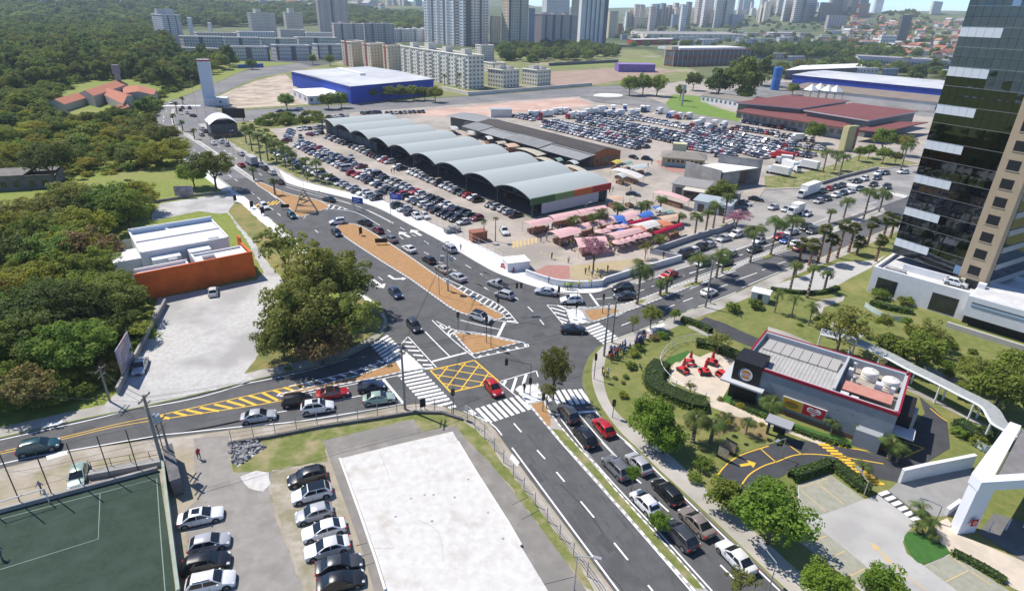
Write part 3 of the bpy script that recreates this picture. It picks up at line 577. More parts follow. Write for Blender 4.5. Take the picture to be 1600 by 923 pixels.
def car(kind,colour,at,hd,label,group,parts=True,z=0.0,s=1.0):
    full,jm,_,_=car_lib(kind);p=P(*at,z+.65);NCAR[0]+=1
    rz=hd if isinstance(hd,float)else head(at,(at[0]+hd[0]*12,at[1]+hd[1]*12));c=COLR[colour];f=1+random.uniform(-.12,.12);c=(*(min(.8,q*f)for q in c),1)
    nm={'pickup':'pickup_truck','van':'delivery_van'}.get(kind,'parked_car' if 'park' in group else 'car');cat={'pickup':'pickup','van':'van'}.get(kind,'car')
    if not parts:
        o=obj(nm,jm,None,(p.x,p.y,z),rz,s);o.color=c;tag(o,label,cat,group);return o
    root=empty(nm,(p.x,p.y,z),rz,label,cat,group);wheel=None
    for pn,me,par in full:
        if par=='wheel':
            if pn=='tyre':wheel=obj('wheel',me,root);wheel.name='wheel'
            else:obj('rim',me,wheel)
        else:
            o=obj(pn,me,root);o.color=c
    L,W,H,_,belt,_,xc,rf,rr,xb,_=KIND[kind];w=W*.37
    if 'black roof' in label or 'panoramic' in label:obj('roof_panel',MB().box(rr+.03,rf-.03,-w*.97,w*.97,H-.01,H+.035).me('roof_panel',glass_m),root)
    elif 'sunroof' in label:obj('sunroof',MB().box(rf-.95,rf-.2,-w*.6,w*.6,H,H+.035).me('sunroof',glass_m),root)
    if 'stickers' in label:obj('sticker',MB().box(rr-.28,rr-.05,-w*.7,w*.5,H-.2,H-.02).me('sticker',mat('blue_sticker',(.1,.2,.6),(.6,.6,.65),6.,.5)),root)
    return root
RG='cars on the roads'
lane_c=(-.7,-.72);lane_a=(-.86,-.5);lane_l=(.86,.5)
for kd,cl,at,hd,lb in[
 ('sedan','silver',(404,649),(1,-.14),'silver sedan last in the queue beside the yellow hatching on the left road'),
 ('minivan','black',(464,624.5),(1,-.14),'black minivan at the tip of the orange strip island'),
 ('suv','white',(496,635),(1,-.14),'white sport utility car with dark sunroof in the left road queue'),
 ('sedan','red',(520,613.5),(1,-.14),'bright red sedan with black roof waiting on the left road'),
 ('hatchback','dark blue',(580,602.5),(1,-.12),'dark purple-blue hatchback first in the inner lane before the crosswalk'),
 ('sedan','pale green',(592,621),(1,-.12),'grey-green sedan first in the outer lane before the crosswalk'),
 ('suv','teal',(60,697),(1,-.22),'dark teal sport utility car driving past the football pitch'),
 ('hatchback','red',(771,605),(.62,.78),'red hatchback leaving the yellow box junction'),
 ('minivan','dark grey',(647,508),(.62,.74),'dark grey minivan approaching the stop line beside the triangular island'),
 ('sedan','dark blue',(618,456.5),(.66,.72),'navy sedan driving past the large tree crown'),
 ('suv','white',(751,495),(1,.3),'white sport utility car with panoramic roof at the tip of the long orange median'),
 ('sedan','black',(896,514),(1,.02),'black sedan crossing the middle of the junction'),
 ('sedan','silver',(853,455),(-1,-.14),'pale silver sedan turning the corner below the crossing guards'),
 ('suv','white',(893,468),(-1,.02),'white sport utility car beside the striped triangle at the stop line'),
 ('pickup','silver',(777,443),(-1,-.36),'silver pickup with empty bed climbing the avenue'),
 ('minivan','silver',(788,460),(-1,-.3),'silver minivan beside the silver pickup'),
 ('sedan','silver',(715,432),lane_a,'silver sedan passing the transformer poles'),
 ('sedan','beige',(692,419.5),lane_a,'beige grey sedan behind the transformer poles'),
 ('hatchback','black',(670,405),lane_a,'black hatchback ahead of the beige sedan beside the orange median'),
 ('sedan','white',(639,388),lane_a,'white sedan in the middle of the avenue queue'),
 ('sedan','grey',(611,372.5),lane_a,'grey sedan beside the black sign on the orange median'),
 ('hatchback','maroon',(590.5,359),lane_a,'maroon hatchback waiting to turn at the median nose'),
 ('sedan','black',(570,347),(-.95,-.3),'black sedan first in the turning queue at the median nose'),
 ('suv','white',(528,346),(-1,.1),'white off-road car turning round the median nose'),
 ('hatchback','dark blue',(526,363),(.8,.62),'dark blue hatchback beside the tip of the long median'),
 ('hatchback','teal',(456,336),(.8,.62),'dark teal hatchback below the triangular frame island'),
 ('suv','white',(413,322),(.8,.62),'white sport utility car crossing the yellow speed hump'),
 ('sedan','black',(513.5,311),(-.96,-.26),'black sedan passing the triangular timber frame'),
 ('suv','silver',(702.5,388),(-.86,-.5),'silver sport utility car hugging the white pavement'),
 ('minivan','dark grey',(888,645),(-.62,-.78),'dark grey minivan under the slim roadside tree'),
 ('hatchback','red',(943,666),(-.66,-.76),'red hatchback first at the lower right stop line'),
 ('suv','black',(914,681),(-.62,-.78),'black sport utility car shaded by the median tree'),
 ('suv','grey',(963.5,729),lane_c,'grey sport utility car with roof rails beside the median sapling'),
 ('hatchback','silver',(998,722.5),lane_c,'silver hatchback behind the red hatchback in the right lane'),
 ('wagon','black',(1043,767),lane_c,'glossy black estate car beside the white stickered hatchback'),
 ('hatchback','white',(1008,783.5),lane_c,'white hatchback with blue stickers on its rear window'),
 ('sedan','bronze',(1088,814),lane_c,'bronze sedan in the right lane of the lower road'),
 ('suv','dark grey',(1062,834.5),lane_c,'dark grey sport utility car half behind the median shrub'),
 ('sedan','white',(1150,869),lane_c,'white sedan last in the queue at the bottom edge'),
 ('suv','black',(973,449),(-1,.1),'black sport utility car first at the stop line by the white wall'),
 ('sedan','dark grey',(977,461.5),(-1,.1),'dark grey sedan first in the lane beside the palm median'),
 ('pickup','red',(1045,429),(-1,.32),'red pickup behind the small palm on the right avenue'),
 ('hatchback','white',(1108,456),(1,-.34),'white hatchback driving away on the right avenue behind the lamp pole')]:
    car(kd,cl,at,hd,lb,RG)
PG='cars parked in the yard beside the white slab'
for kd,cl,at,hd,lb in[
 ('sedan','white',(313.5,806),(1,-.22),'white sedan with dark sunroof parked topmost beside the pitch wall'),
 ('hatchback','silver',(327,847),(1,-.22),'pale silver hatchback parked second beside the pitch wall'),
 ('suv','black',(322.5,879),(1,-.22),'black sport utility car parked between two white cars beside the pitch wall'),
 ('suv','white',(329,909),(1,-.22),'white sport utility car parked lowest beside the pitch wall'),
 ('suv','black',(479.5,744.5),(-1,.25),'black sport utility car parked topmost along the white slab'),
 ('suv','white',(487,770),(-1,.25),'white sport utility car with black roof parked second along the white slab'),
 ('hatchback','silver',(490.5,801),(-1,.28),'silver white hatchback parked third along the white slab'),
 ('sedan','white',(506,826.5),(-1,.28),'white sedan parked fourth along the white slab'),
 ('sedan','white',(511,854.5),(-1,.28),'white sedan parked just above the two black cars along the slab'),
 ('sedan','dark grey',(529.5,881),(1,-.22),'dark grey sedan parked nose towards the slab, upper of two dark ones'),
 ('sedan','black',(532.5,907),(1,-.22),'black sedan parked nose towards the slab at the bottom edge'),
 ('sedan','pale green',(121.5,742),(-.2,1),'pale silver-green sedan parked on the earth beside the pitch'),
 ('sedan','silver',(219,571),(-.35,1),'silver sedan parked under the billboard on the gravel'),
 ('hatchback','white',(333,455),(.05,-1),'white hatchback parked against the orange wall')]:
    car(kd,cl,at,hd,lb,PG)
FG='cars on the far avenues'
for kd,cl,at,hd,lb in[
 ('hatchback','white',(1186,375.5),(-1,.34),'white hatchback in the market-side lane between two palms'),('sedan','black',(1179.5,388.5),(-1,.34),'black sedan next to the white hatchback between two palms'),
 ('hatchback','pale green',(1099,410.5),(-1,.32),'grey-green hatchback behind the twin median palms'),('suv','dark green',(1133,410),(-1,.32),'dark green car hidden behind the leafy median palm'),
 ('hatchback','silver',(1141,396),(-1,.32),'silver hatchback pulling out beside the parking bay'),('wagon','white',(1081,392),(-1,.3),'white estate car parked in the bay beside the white wall'),
 ('van','black',(1070,397.5),(-1,.3),'black van parked at the near end of the wall bay'),('suv','black',(1093,386.5),(-1,.3),'black car parked second row in the wall bay'),
 ('sedan','silver',(1107,382.5),(-1,.3),'silver sedan parked mid-way along the wall bay'),('sedan','silver',(1131.5,372),(-1,.3),'silver sedan parked under the pink tree by the wall'),
 ('suv','white',(1150,366),(-1,.3),'white sport utility car parked at the far end of the wall bay'),('hatchback','red',(1217,369),(-1,.3),'bright red small car beside the tall median palm'),
 ('sedan','silver',(1237,362),(-1,.3),'silver sedan following the bright red small car'),('sedan','blue',(1230,375),(-1,.3),'blue sedan below the bright red small car'),
 ('hatchback','maroon',(1249,387),(1,-.34),'maroon hatchback on the tower side behind a fan palm'),('hatchback','white',(1244,380),(1,-.34),'white hatchback behind the maroon hatchback by the fan palms'),
 ('suv','black',(1259.5,355),(-1,.3),'black sport utility car left of a dark pair on the right avenue'),('suv','dark grey',(1271,360.5),(-1,.3),'dark grey car right of a dark pair on the right avenue'),
 ('sedan','white',(1261,333),(-.8,.6),'white sedan behind the small box truck on the forecourt'),('hatchback','silver',(1229,326.5),(-1,.3),'silver hatchback in front of the small box truck'),
 ('hatchback','silver',(1208.5,323.5),(-1,.3),'silver hatchback alone on the pale forecourt'),('sedan','black',(1181,310.5),(1,.08),'black sedan near two walkers on the forecourt'),
 ('sedan','silver',(1164,316.5),(1,.3),'silver sedan parked behind the pink tree'),('sedan','black',(1163,328),(.2,1),'black sedan parked beside the market palms and pink tree'),
 ('hatchback','silver',(1279,313.5),(-1,.4),'silver hatchback first below the big white truck'),('sedan','black',(1292,309.5),(-1,.4),'black sedan second below the big white truck'),
 ('hatchback','white',(1306,304.5),(-1,.4),'white hatchback third below the big white truck'),('hatchback','teal',(1317,301),(-1,.4),'teal hatchback fourth below the big white truck'),
 ('sedan','white',(1328.5,298),(-1,.36),'white sedan fifth below the big white truck'),('sedan','dark blue',(1343,294),(-1,.36),'navy sedan just below the far crosswalk'),
 ('sedan','black',(1365,287.5),(-1,.36),'black sedan above the second far crosswalk'),('suv','dark grey',(1385,291.5),(-1,.36),'dark grey car nearest the glass tower edge'),
 ('sedan','black',(1338.5,282.5),(-1,.36),'black sedan stopped at the far crosswalk'),('suv','white',(1350.5,279),(-1,.36),'white car beside the black sedan at the far crosswalk'),
 ('sedan','dark blue',(1371,277.5),(-1,.36),'navy sedan second row behind the far crosswalk'),('suv','white',(1372,271),(-1,.36),'white car beside the low grey wall far right'),
 ('sedan','dark grey',(1384,269.5),(-1,.36),'dark grey car last beside the low grey wall'),('suv','white',(1411,268.5),(-1,.05),'white sport utility car next to the glass tower edge by the lawn'),
 ('hatchback','dark green',(1285,298),(-1,.36),'dark green hatchback directly behind the big white truck'),('hatchback','red',(1295,294.5),(-1,.36),'red hatchback behind the big white truck'),
 ('sedan','dark grey',(1306,291.5),(-1,.36),'dark grey sedan after the red hatchback by the lawn'),('sedan','dark grey',(1315,289),(-1,.36),'dark sedan stopped before the far crosswalk by the lawn'),
 ('sedan','black',(437,283.5),lane_a,'black sedan at the white pavement corner on the upper avenue'),('suv','white',(425,269),lane_a,'white sport utility car behind three cars on the upper avenue'),
 ('sedan','black',(414,262),lane_a,'black sedan between a silver and a white car on the upper avenue'),('sedan','silver',(407,257),lane_a,'silver sedan just behind the grey box truck'),
 ('sedan','silver',(377,240),lane_a,'silver sedan just ahead of the grey box truck'),('hatchback','red',(377,257.5),lane_a,'red hatchback beside the grey box truck'),
 ('sedan','silver',(316,201),lane_a,'silver sedan heading the queue below the market tent'),('sedan','black',(320.5,204.5),lane_a,'black sedan touching the silver leader below the market tent'),
 ('hatchback','silver',(315,210),lane_a,'silver hatchback in the inner lane below the market tent'),('hatchback','black',(329,210),lane_a,'black hatchback first of two beside the walkers'),
 ('hatchback','black',(336,214),lane_a,'black hatchback second of two beside the walkers'),('sedan','white',(333,223.5),lane_a,'white sedan in the inner lane of the upper avenue'),
 ('hatchback','white',(346,221),lane_a,'white hatchback following the two black ones'),('hatchback','silver',(354.5,225.5),lane_a,'silver hatchback last beside the walkers'),
 ('sedan','black',(301.5,180.5),(-1,-.2),'black sedan turning out of the cross road near the totem'),('hatchback','white',(292.5,176),(-.3,-1),'white hatchback beside the turning black sedan'),
 ('hatchback','red',(285,168),(-.3,-1),'red hatchback stopped at the far upper crosswalk'),('hatchback','black',(282,171.5),(-.3,-1),'black hatchback behind the red one at the upper crosswalk'),
 ('sedan','dark blue',(296,168),(-.3,-1),'dark sedan stopped right lane at the upper crosswalk'),('hatchback','white',(266.5,160.5),(.2,1),'white hatchback beyond the upper crosswalk by the woods'),
 ('sedan','black',(437,173.5),(-1,.08),'black sedan on the cross road behind the black billboard'),('sedan','white',(475,177),(1,-.08),'white sedan on the near side of the cross road'),('sedan','white',(467,169.5),(-1,.08),'white sedan on the far side of the cross road'),
 ('hatchback','white',(340.5,269),lane_l,'white hatchback seen under the roadside tree'),('hatchback','dark green',(594.5,301),(1,-.2),'dark green car crossing the lane behind the pavement fence'),
 ('pickup','white',(788,360.5),(.55,.85),'white pickup near the market palms and brick booth'),('sedan','dark grey',(469.5,213),(.3,1),'dark car driving in the car park top corner'),('sedan','silver',(548.5,244.5),(.5,.6),'silver sedan driving between two rows of the car park'),
 ('hatchback','white',(651,337),(.7,.5),'white pickup-like hatchback by the pavement fence end'),('sedan','white',(664,336),(.7,.6),'white sedan driving out at the pavement fence end'),('sedan','black',(990,245.5),(1,.3),'black sedan on the paved square behind the yellow awning'),('suv','black',(1011,248),(1,.1),'black pickup-like car on the square beside the walkers'),
 ('sedan','dark grey',(989.5,303),(1,.1),'dark sedan between the pink stalls and the sheds')]:
    car(kd,cl,at,hd,lb,FG,False,.13 if at[0]<800 and at[1]<370 and at[0]>445 and at not in((513.5,311),)else 0)
def pick_colour():return random.choices(['white','silver','grey','black','dark blue','red','maroon','dark green','beige','dark grey','teal'],[22,26,9,19,6,4,4,2,2,6,1])[0]
def pick_kind():return random.choices(['hatchback','sedan','suv','wagon','minivan','van','pickup'],[38,28,16,6,7,2,3])[0]
LOT=[]
def row(a,b,n,where,turn=90,skip=(),cols=None):
    A,B=P(*a,.75),P(*b,.75);d=math.atan2((B-A).y,(B-A).x)
    for i in range(n):
        if i in skip:continue
        p=A.lerp(B,i/max(1,n-1))+Vector((random.uniform(-.12,.12),random.uniform(-.25,.25),0))
        LOT.append((p,d+R(turn)+random.choice((0,math.pi))+random.uniform(-.04,.04),cols[i]if cols and i<len(cols)and cols[i]else pick_colour(),pick_kind(),i,n,where))
row((480,263),(587,309),14,'fence row of the market car park');row((622,321),(643,331),3,'short fence row by the blue sign')
row((466,227),(541,263),12,'outer line of the upper double row');row((472,221),(564,260),14,'inner line of the upper double row')
row((551,270),(724,346),21,'outer line of the long double row');row((576,267),(745,340),21,'inner line of the long double row')
row((513,214),(541,223.5),6,'row under the hall arches, far group');row((551,228),(574,237.5),5,'row under the hall arches, second group');row((579,240.5),(609,253),7,'row under the hall arches, third group',cols=[None,None,None,None,'white','red','silver'])
row((621,260),(628,262.5),2,'pair under the hall arches');row((644,268),(747,311.5),16,'row under the hall arches, main group',cols=['white']+ [None]*12+ ['red','white','black']);row((767,319),(806,335),5,'row under the hall arches, near group')
row((455,204),(447,219),6,'short column at the car park top corner',90);row((468,201.5),(508,198.5),6,'back row below the reeds');row((483.5,209.5),(500,207),3,'short row beside the first arch')
row((430,236),(470,258),8,'row half hidden by the avenue palms');row((604,176.5),(661,174.5),9,'row on the clay behind the hall');row((567,177),(592,175),5,'clay verge row behind the hall');row((515,182.5),(540,180),5,'group on the clay by the hall corner')
LOT0=len(LOT);_row=row
def row(a,b,n,where,**kw):
    _row(a,b,n,where,**kw);A,B=P(*a),P(*b);d=(B-A).normalized();sh=Vector((d.y,-d.x,0))* -5.3;_row(proj(A+sh),proj(B+sh),n,'far '+where)
row((850,197.5),(996,231),24,'row beside the dark market hall');row((1120,242),(1143,245),4,'short row behind the concrete shed');row((1067,229.5),(1110,236),7,'row behind the green market office');row((1152,235),(1195,245.5),7,'row beside the parked trucks')
row((852,190),(1000,222),24,'second row');row((904,189),(1056,222),25,'third row');row((912,184),(1058,211.5),23,'fourth row');row((984,184),(1071,199.5),16,'fifth row',cols=['white','silver']*8);row((935,178),(985,187),9,'sixth row')
row((1070,216),(1146,232.5),13,'seventh row');row((1071,211),(1150,228.5),13,'eighth row');row((1077,205),(1166,225),14,'ninth row');row((1087,200.5),(1196,222),17,'tenth row');row((1145,200.5),(1206,209),9,'eleventh row')
row((1189,229),(1232,237.5),7,'twelfth row');row((1210,225),(1249,227),6,'thirteenth row');row((1259,230),(1284,233),4,'fourteenth row');row((1245,241),(1264,244),3,'fifteenth row');row((1213,212),(1232,214),3,'sixteenth row');row((1072,223),(1130,238),9,'twentieth row');row((1150,228),(1200,239),8,'twenty-first row');row((803,181),(832,187),6,'seventeenth row');row((1258,219),(1268,220),2,'eighteenth row');row((1162,190),(1240,203),9,'nineteenth row')
room=299-NCAR[0];rest=MB();rest_mats=[]
usedl={}
for k,(p,rz,cl,kd,i,n,where)in enumerate(LOT):
    _,jm,jb,ml=car_lib(kd)
    if k<room:
        lb=f"{cl} {NAMES[kd]}, {ORD[i]} from afar in the {where}".replace('sport utility car','utility car').replace(', far group','').replace(' of the market car park','')
        o=obj('delivery_van' if kd=='van' else 'pickup_truck' if kd=='pickup' else 'parked_car',jm,None,(p.x,p.y,KZ+.006),rz);c=COLR[cl];o.color=(*c,1);tag(o,lb,'van' if kd=='van' else 'pickup' if kd=='pickup' else 'car','cars parked at the market')
    else:
        M_=Matrix.Translation((p.x,p.y,KZ+.006))@Matrix.Rotation(rz,4,'Z');b=len(rest.v);rest.v+=[tuple(M_@Vector(v))for v in jb.v];rest.f+=[tuple(q+b for q in f)for f in jb.f]
        key='lot_paint_'+cl.replace(' ','_');pm=mat(key,COLR[cl],rough=.32,spec=.5,coat=.6);loc_=[]
        for m_ in ml:
            t=pm if m_ is paint else m_
            if t not in rest_mats:rest_mats.append(t)
            loc_.append(rest_mats.index(t))
        rest.m+=[loc_[q]for q in jb.m]
if rest.v:
    o=obj('parked_cars',rest.me('parked_cars',rest_mats,smooth=False));tag(o,'packed rows of small cars parked in the far market car park',kind='stuff')
car('hatchback','white',(1494,441),(1,.25),'white hatchback parked on the podium deck under the tower','cars parked on the podium',False,4.89)
# ------------------------------------------------------------------ buildings close by
wall_w=mat('white_render',(.72,.72,.73),(.65,.65,.66),.8,.8,.1,6,c3=(.6,.6,.6),s3=.25,lo3=.55,hi3=.8)
roof_w=mat('white_roof_sheet',(.66,.65,.64),(.58,.57,.55),.5,.7,.2,5,stretch=(.3,4,1))
dark_gl=mat('dark_window_glass',(.012,.016,.02),(.03,.036,.04),.5,.08,spec=.7)
grey_w=mat('grey_render',(.23,.25,.275),(.28,.3,.325),.9,.85,.25,5)
black_w=mat('black_cladding',(.012,.012,.014),(.02,.02,.022),2.,.55)
steel=mat('galvanised_steel',(.36,.37,.38),(.44,.45,.46),2.,.45,metal=.5)
dark_st=mat('dark_steel',(.05,.052,.055),rough=.5)
conc=mat('raw_concrete',(.3,.29,.275),(.37,.36,.34),.5,.9,.3,6,c3=(.25,.24,.23),s3=.2)
def building(name,x,y,ang,label,cat='building',group=None,z=KZ):return empty(name,(x,y,z),R(ang),label,cat,group)
def bx(root,name,m,*boxes,parent=None):
    a=MB()
    for b in boxes:a.box(*b)
    return a.build(name,m,parent or root)
def many(root,name,m,boxes,parent=None):
    for b in boxes:bx(root,name,m,b,parent=parent)
# ---- arched market hall
HX,HY,HA,NV,PIT=4.3,153.6,38.5,9,15.95
hall=building('market_hall',HX,HY,HA,'long market hall under nine pale blue-grey barrel vault roofs',z=0)
vault_m=rib(mat('vault_sheet',(.38,.415,.4),rough=.55,spec=.35),'X',.62,.05,.9)
rim_ms=mat('vault_rim',(.05,.055,.06),rough=.5)
for i in range(NV):
    a=MB();n=16;y0=i*PIT;pr=[]
    for j in range(n+1):
        t=-1+2*j/n;pr.append((y0+PIT/2+t*PIT/2,5.4+1.85* (1-t*t)))
    xs=(0,10,20,30.2)
    for up,dz in((1,0),(0,-.16)):
        b=len(a.v);a.v+=[(x,y,z+dz)for x in xs for y,z in pr]
        for r_ in range(3):
            for j in range(n):f=(b+r_* (n+1)+j,b+ (r_+1)* (n+1)+j,b+ (r_+1)* (n+1)+j+1,b+r_* (n+1)+j+1);a.f.append(f if up else f[::-1]);a.m.append(0)
    o=a.build('roof_vault',vault_m,hall,smooth=True)
    a=MB()
    for(ya,za),(yb,zb)in zip(pr[:-1],pr[1:]):a.quad((-.02,ya,za+.02),(-.02,ya,za-.3),(-.02,yb,zb-.3),(-.02,yb,zb+.02));a.quad((.3,yb,zb+.0),(.3,yb,zb-.3),(.3,ya,za-.3),(.3,ya,za+.0));a.quad((-.02,ya,za-.3),(.3,ya,za-.3),(.3,yb,zb-.3),(-.02,yb,zb-.3))
    a.build('arch_fascia',rim_ms,hall)
    a=MB()
    a.box(.6,.75,y0+.1,y0+PIT-.1,5.15,5.3)
    for k in range(1,8):
        ya=y0+PIT*k/8;t=-1+2*k/8;a.tube((.68,ya,5.2),(.68,ya,5.2+1.8* (1-t*t)),.05,n=4);a.tube((.68,ya,5.2),(.68,ya+PIT/8,5.2+1.8* (1- (t+.25)**2)),.04,n=4)
    a.build('arch_truss',dark_st,hall)
for i in range(NV+1):
    for x in(1.2,15,28.6)if i else(1.2,28.6):bx(hall,'column',dark_st,(x-.2,x+.2,i*PIT-.2 if i else .35,i*PIT+.2 if i else .75,.0,5.5))
bx(hall,'wall',mat('hall_back_wall',(.3,.3,.29),(.38,.37,.35),.4,.85),(29.2,29.6,.5,NV*PIT-.5,0,5.4))
bx(hall,'floor_slab',mat('hall_floor',(.12,.115,.11),rough=.9),(1,29,.9,NV*PIT-.5,.1,.22))
bx(hall,'end_wall',mat('lilac_white_wall',(.62,.6,.63),(.56,.54,.57),1.,.8),(4.6,26,.45,.8,.7,3.85));bx(hall,'plinth',mat('green_plinth',(.05,.1,.06),rough=.7),(4.5,26.1,.4,.82,.05,.7))
for x0,x1,nm,c in((0,8.4,'dark green',(.045,.12,.05)),(8.4,15.4,'light green',(.16,.25,.1)),(15.4,22.6,'orange',(.5,.13,.04)),(22.6,30.2,'red',(.33,.022,.03))):
    o=bx(hall,'fascia_panel',mat('fascia_'+nm.replace(' ','_'),c,rough=.6),(x0+.01,x1-.01,-.25,.1,3.9,5.75));o['label']=f'{nm} panel of the end fascia'
bx(hall,'far_wall',mat('beige_render',(.42,.39,.33),rough=.85),(2.5,28,NV*PIT-.8,NV*PIT-.4,0,5.4));bx(hall,'side_screen',mat('hall_screen',(.1,.11,.13),(.2,.2,.2),.4,.7),(4,4.2,NV*PIT-46,NV*PIT-1,.1,3.4))
random.seed(3)
for k in range(70):
    x,y=random.uniform(4,26),random.uniform(2,NV*PIT-4);w_,d_,h_=random.uniform(.8,2.4),random.uniform(.8,1.6),random.uniform(.8,1.7)
    bx(hall,'counter',mat('counter_%d'% (k%6),[(.1,.14,.06),(.16,.08,.05),(.3,.28,.24),(.06,.09,.2),(.2,.16,.05),(.12,.12,.13)][k%6],rough=.8),(x,x+w_,y,y+d_,.22,h_))
# ---- dark-roofed market hall behind
dh=building('market_shed',22.6,211,37.5,'long low market shed with dark brown roof and grey awning roofs',z=KZ)
drk=mat('dark_sheet_roof',(.045,.04,.038),(.075,.066,.062),.3,.8,.2,3,stretch=(1,.2,1));awn=mat('grey_sheet_roof',(.21,.22,.22),(.29,.29,.29),.3,.7,.2,3,stretch=(1,4,1))
a=MB();a.add([(6.8,0,4.9),(12.6,0,6.3),(20.5,0,4.7),(6.8,74,4.9),(12.6,74,6.3),(20.5,74,4.7)],[(0,1,4,3)[::-1],(1,2,5,4)[::-1],(3,4,5)]);a.build('roof',drk,dh)
a=MB();a.add([(6.8,74.3,5.2),(13,74.3,6.1),(20.5,74.3,5.0),(3,96,5.2),(13,96,6.1),(20.5,96,5.0)],[(0,1,4,3)[::-1],(1,2,5,4)[::-1],(3,4,5),(0,2,1)]);a.build('roof',awn,dh)
for k,(y0,y1,z)in enumerate(((-.5,22,0),(22.3,44,.25),(44.3,62,.05),(62.2,76,.3))):
    a=MB();a.add([(-.6,y0,3.5+z),(7.3,y0,4.75+z),(7.3,y1,4.75+z),(-.6,y1,3.5+z),(-.6,y0,3.38+z),(7.3,y0,4.63+z),(7.3,y1,4.63+z),(-.6,y1,3.38+z)],[(0,1,2,3),(7,6,5,4),(0,4,5,1),(3,7,4,0),(2,6,7,3)]);a.build('awning_roof',[awn,mat('grey_sheet_roof_b',(.17,.18,.18),(.24,.24,.24),.3,.7,stretch=(1,4,1))][k%2],dh)
bx(dh,'wall',mat('shed_wall',(.08,.09,.1),(.13,.12,.11),.3,.8),(5.5,20,.4,95,0,4.6))
a=MB();a.add([(6.8,.1,0),(20.4,.1,0),(20.4,.1,4.6),(12.6,.1,6.2),(6.8,.1,4.8)],[(0,1,2,3,4)]);a.build('end_wall',mat('orange_brick',(.36,.13,.06),(.3,.11,.05),1.2,.85),dh)
many(dh,'window',dark_gl,[(8.2+2.3*k,9.9+2.3*k,.02,.08,1.2,3.2)for k in range(5)])
for k,(y,c)in enumerate(((9,(.05,.12,.06)),(24,(.3,.3,.28)),(33,(.08,.1,.2)),(50,(.2,.2,.2)),(60,(.3,.16,.08)),(70,(.25,.25,.24)))):bx(dh,'shop_front',mat('shop_front_%d'%k,c,rough=.7),(5.3,5.48,y,y+6,0,3.1))
lime=building('board_fence',*P(932,259)[:2],37.5,'lime green slatted board fence at the end of the dark shed','fence')
many(lime,'board',mat('lime_paint',(.26,.36,.08),(.21,.3,.07),1.,.7),[(0,6.8,0,.12,.25*k+.1,.25*k+.32)for k in range(11)]);many(lime,'post',dark_st,[(x,x+.12,.13,.25,0,2.9)for x in(.1,3.3,6.6)])
# ---- concrete shed with white roof
cs_=building('concrete_shed',65.3,189,124,'raw concrete shed with white flat roof between two tall walls')
bx(cs_,'wall',conc,(0,14.6,0,.35,0,6.1));
a=MB();L0=(9.2,-12.6)
a.prism([(-2.2,-17),(9.6,-9.8),(9.45,-9.5),(-2.35,-16.7)],0,8.2,0);a.build('wall',conc,cs_)
a=MB();a.prism([(-.6,-.2),(9.8,-.2),(9.2,-9.9),(-1.8,-16.4)],5.2,5.6,0,bottom=True,mtop=1);a.build('roof',[conc,mat('bright_white_roof',(.78,.78,.77),rough=.6)],cs_)
a=MB();a.prism([(2.5,-.4),(9.6,-.4),(9,-9.9),(1.2,-14.6)],0,5.1,0);a.build('back_wall',mat('shed_inside',(.16,.12,.09),(.22,.17,.12),1.5,.9,stretch=(.2,.2,6)),cs_)
bx(cs_,'front_panel',conc,(-.5,-.2,-8.5,-.2,0,5.1))
# ---- green and cream market office
go=building('market_office',*P(1033,260)[:2],-16,'green and cream market office with grey hipped roof and water tank',z=KZ)
bx(go,'wall',mat('aqua_wall',(.22,.4,.38),(.3,.44,.42),.6,.8),(0,15,0,10,0,1.5));bx(go,'upper_wall',mat('cream_wall',(.5,.47,.28),(.44,.42,.27),.6,.8),(.02,14.98,.02,9.98,1.5,3.4))
a=MB();a.add([(-.8,-.8,3.4),(15.8,-.8,3.4),(15.8,10.8,3.4),(-.8,10.8,3.4),(4,5,5),(11.5,5,5)],[(0,1,5,4),(1,2,5),(2,3,4,5),(3,0,4)]);a.build('roof',mat('old_grey_tiles',(.2,.185,.165),(.26,.24,.21),.8,.9),go)
bx(go,'water_tank_block',mat('cream_tank',(.55,.52,.34),rough=.8),(3,8,6.5,10,4.2,7.2));many(go,'window',dark_gl,[(2+1.6*k,3+1.6*k,-.05,.02,1.7,2.7)for k in range(8)]+ [(14.98,15.05,2+3*k,3.2+3*k,1.7,2.7)for k in range(3)])
# ---- sheds by the market square
def shed(px,w_,d_,h_,ang,rc,wc,label,pitch=.5,name='market_shed'):
    b=P(*px);o=building(name,b.x,b.y,ang,label);bx(o,'wall',wc,(.15,w_-.15,.15,d_-.15,0,h_-.15));a=MB()
    a.add([(-.3,-.3,h_),(w_+.3,-.3,h_),(w_+.3,d_+.3,h_+pitch),(-.3,d_+.3,h_+pitch),(-.3,-.3,h_-.14),(w_+.3,-.3,h_-.14),(w_+.3,d_+.3,h_+pitch-.14),(-.3,d_+.3,h_+pitch-.14)],[(0,1,2,3),(0,4,5,1),(1,5,6,2),(3,2,6,7),(3,7,4,0),(7,6,5,4)]);a.build('roof',rc,o)
    many(o,'opening',dark_gl,[(w_*t,w_*t+w_*.18,.08,.2,.1,h_*.7)for t in(.12,.42,.72)]);return o
gsh=mat('fibre_cement_roof',(.24,.235,.23),(.3,.29,.28),.6,.85,stretch=(5,.6,1))
shed((1048,304),10.5,8,3.4,-30,gsh,mat('shed_plaster',(.45,.44,.42),rough=.85),'grey-roofed plaster shed against the concrete wall');shed((1066,312),9,5,3.0,-30,mat('cream_sheet',(.55,.5,.42),rough=.7),mat('dark_inside',(.08,.06,.05),rough=.9),'open shed with cream sheet roof beside the square',.3)
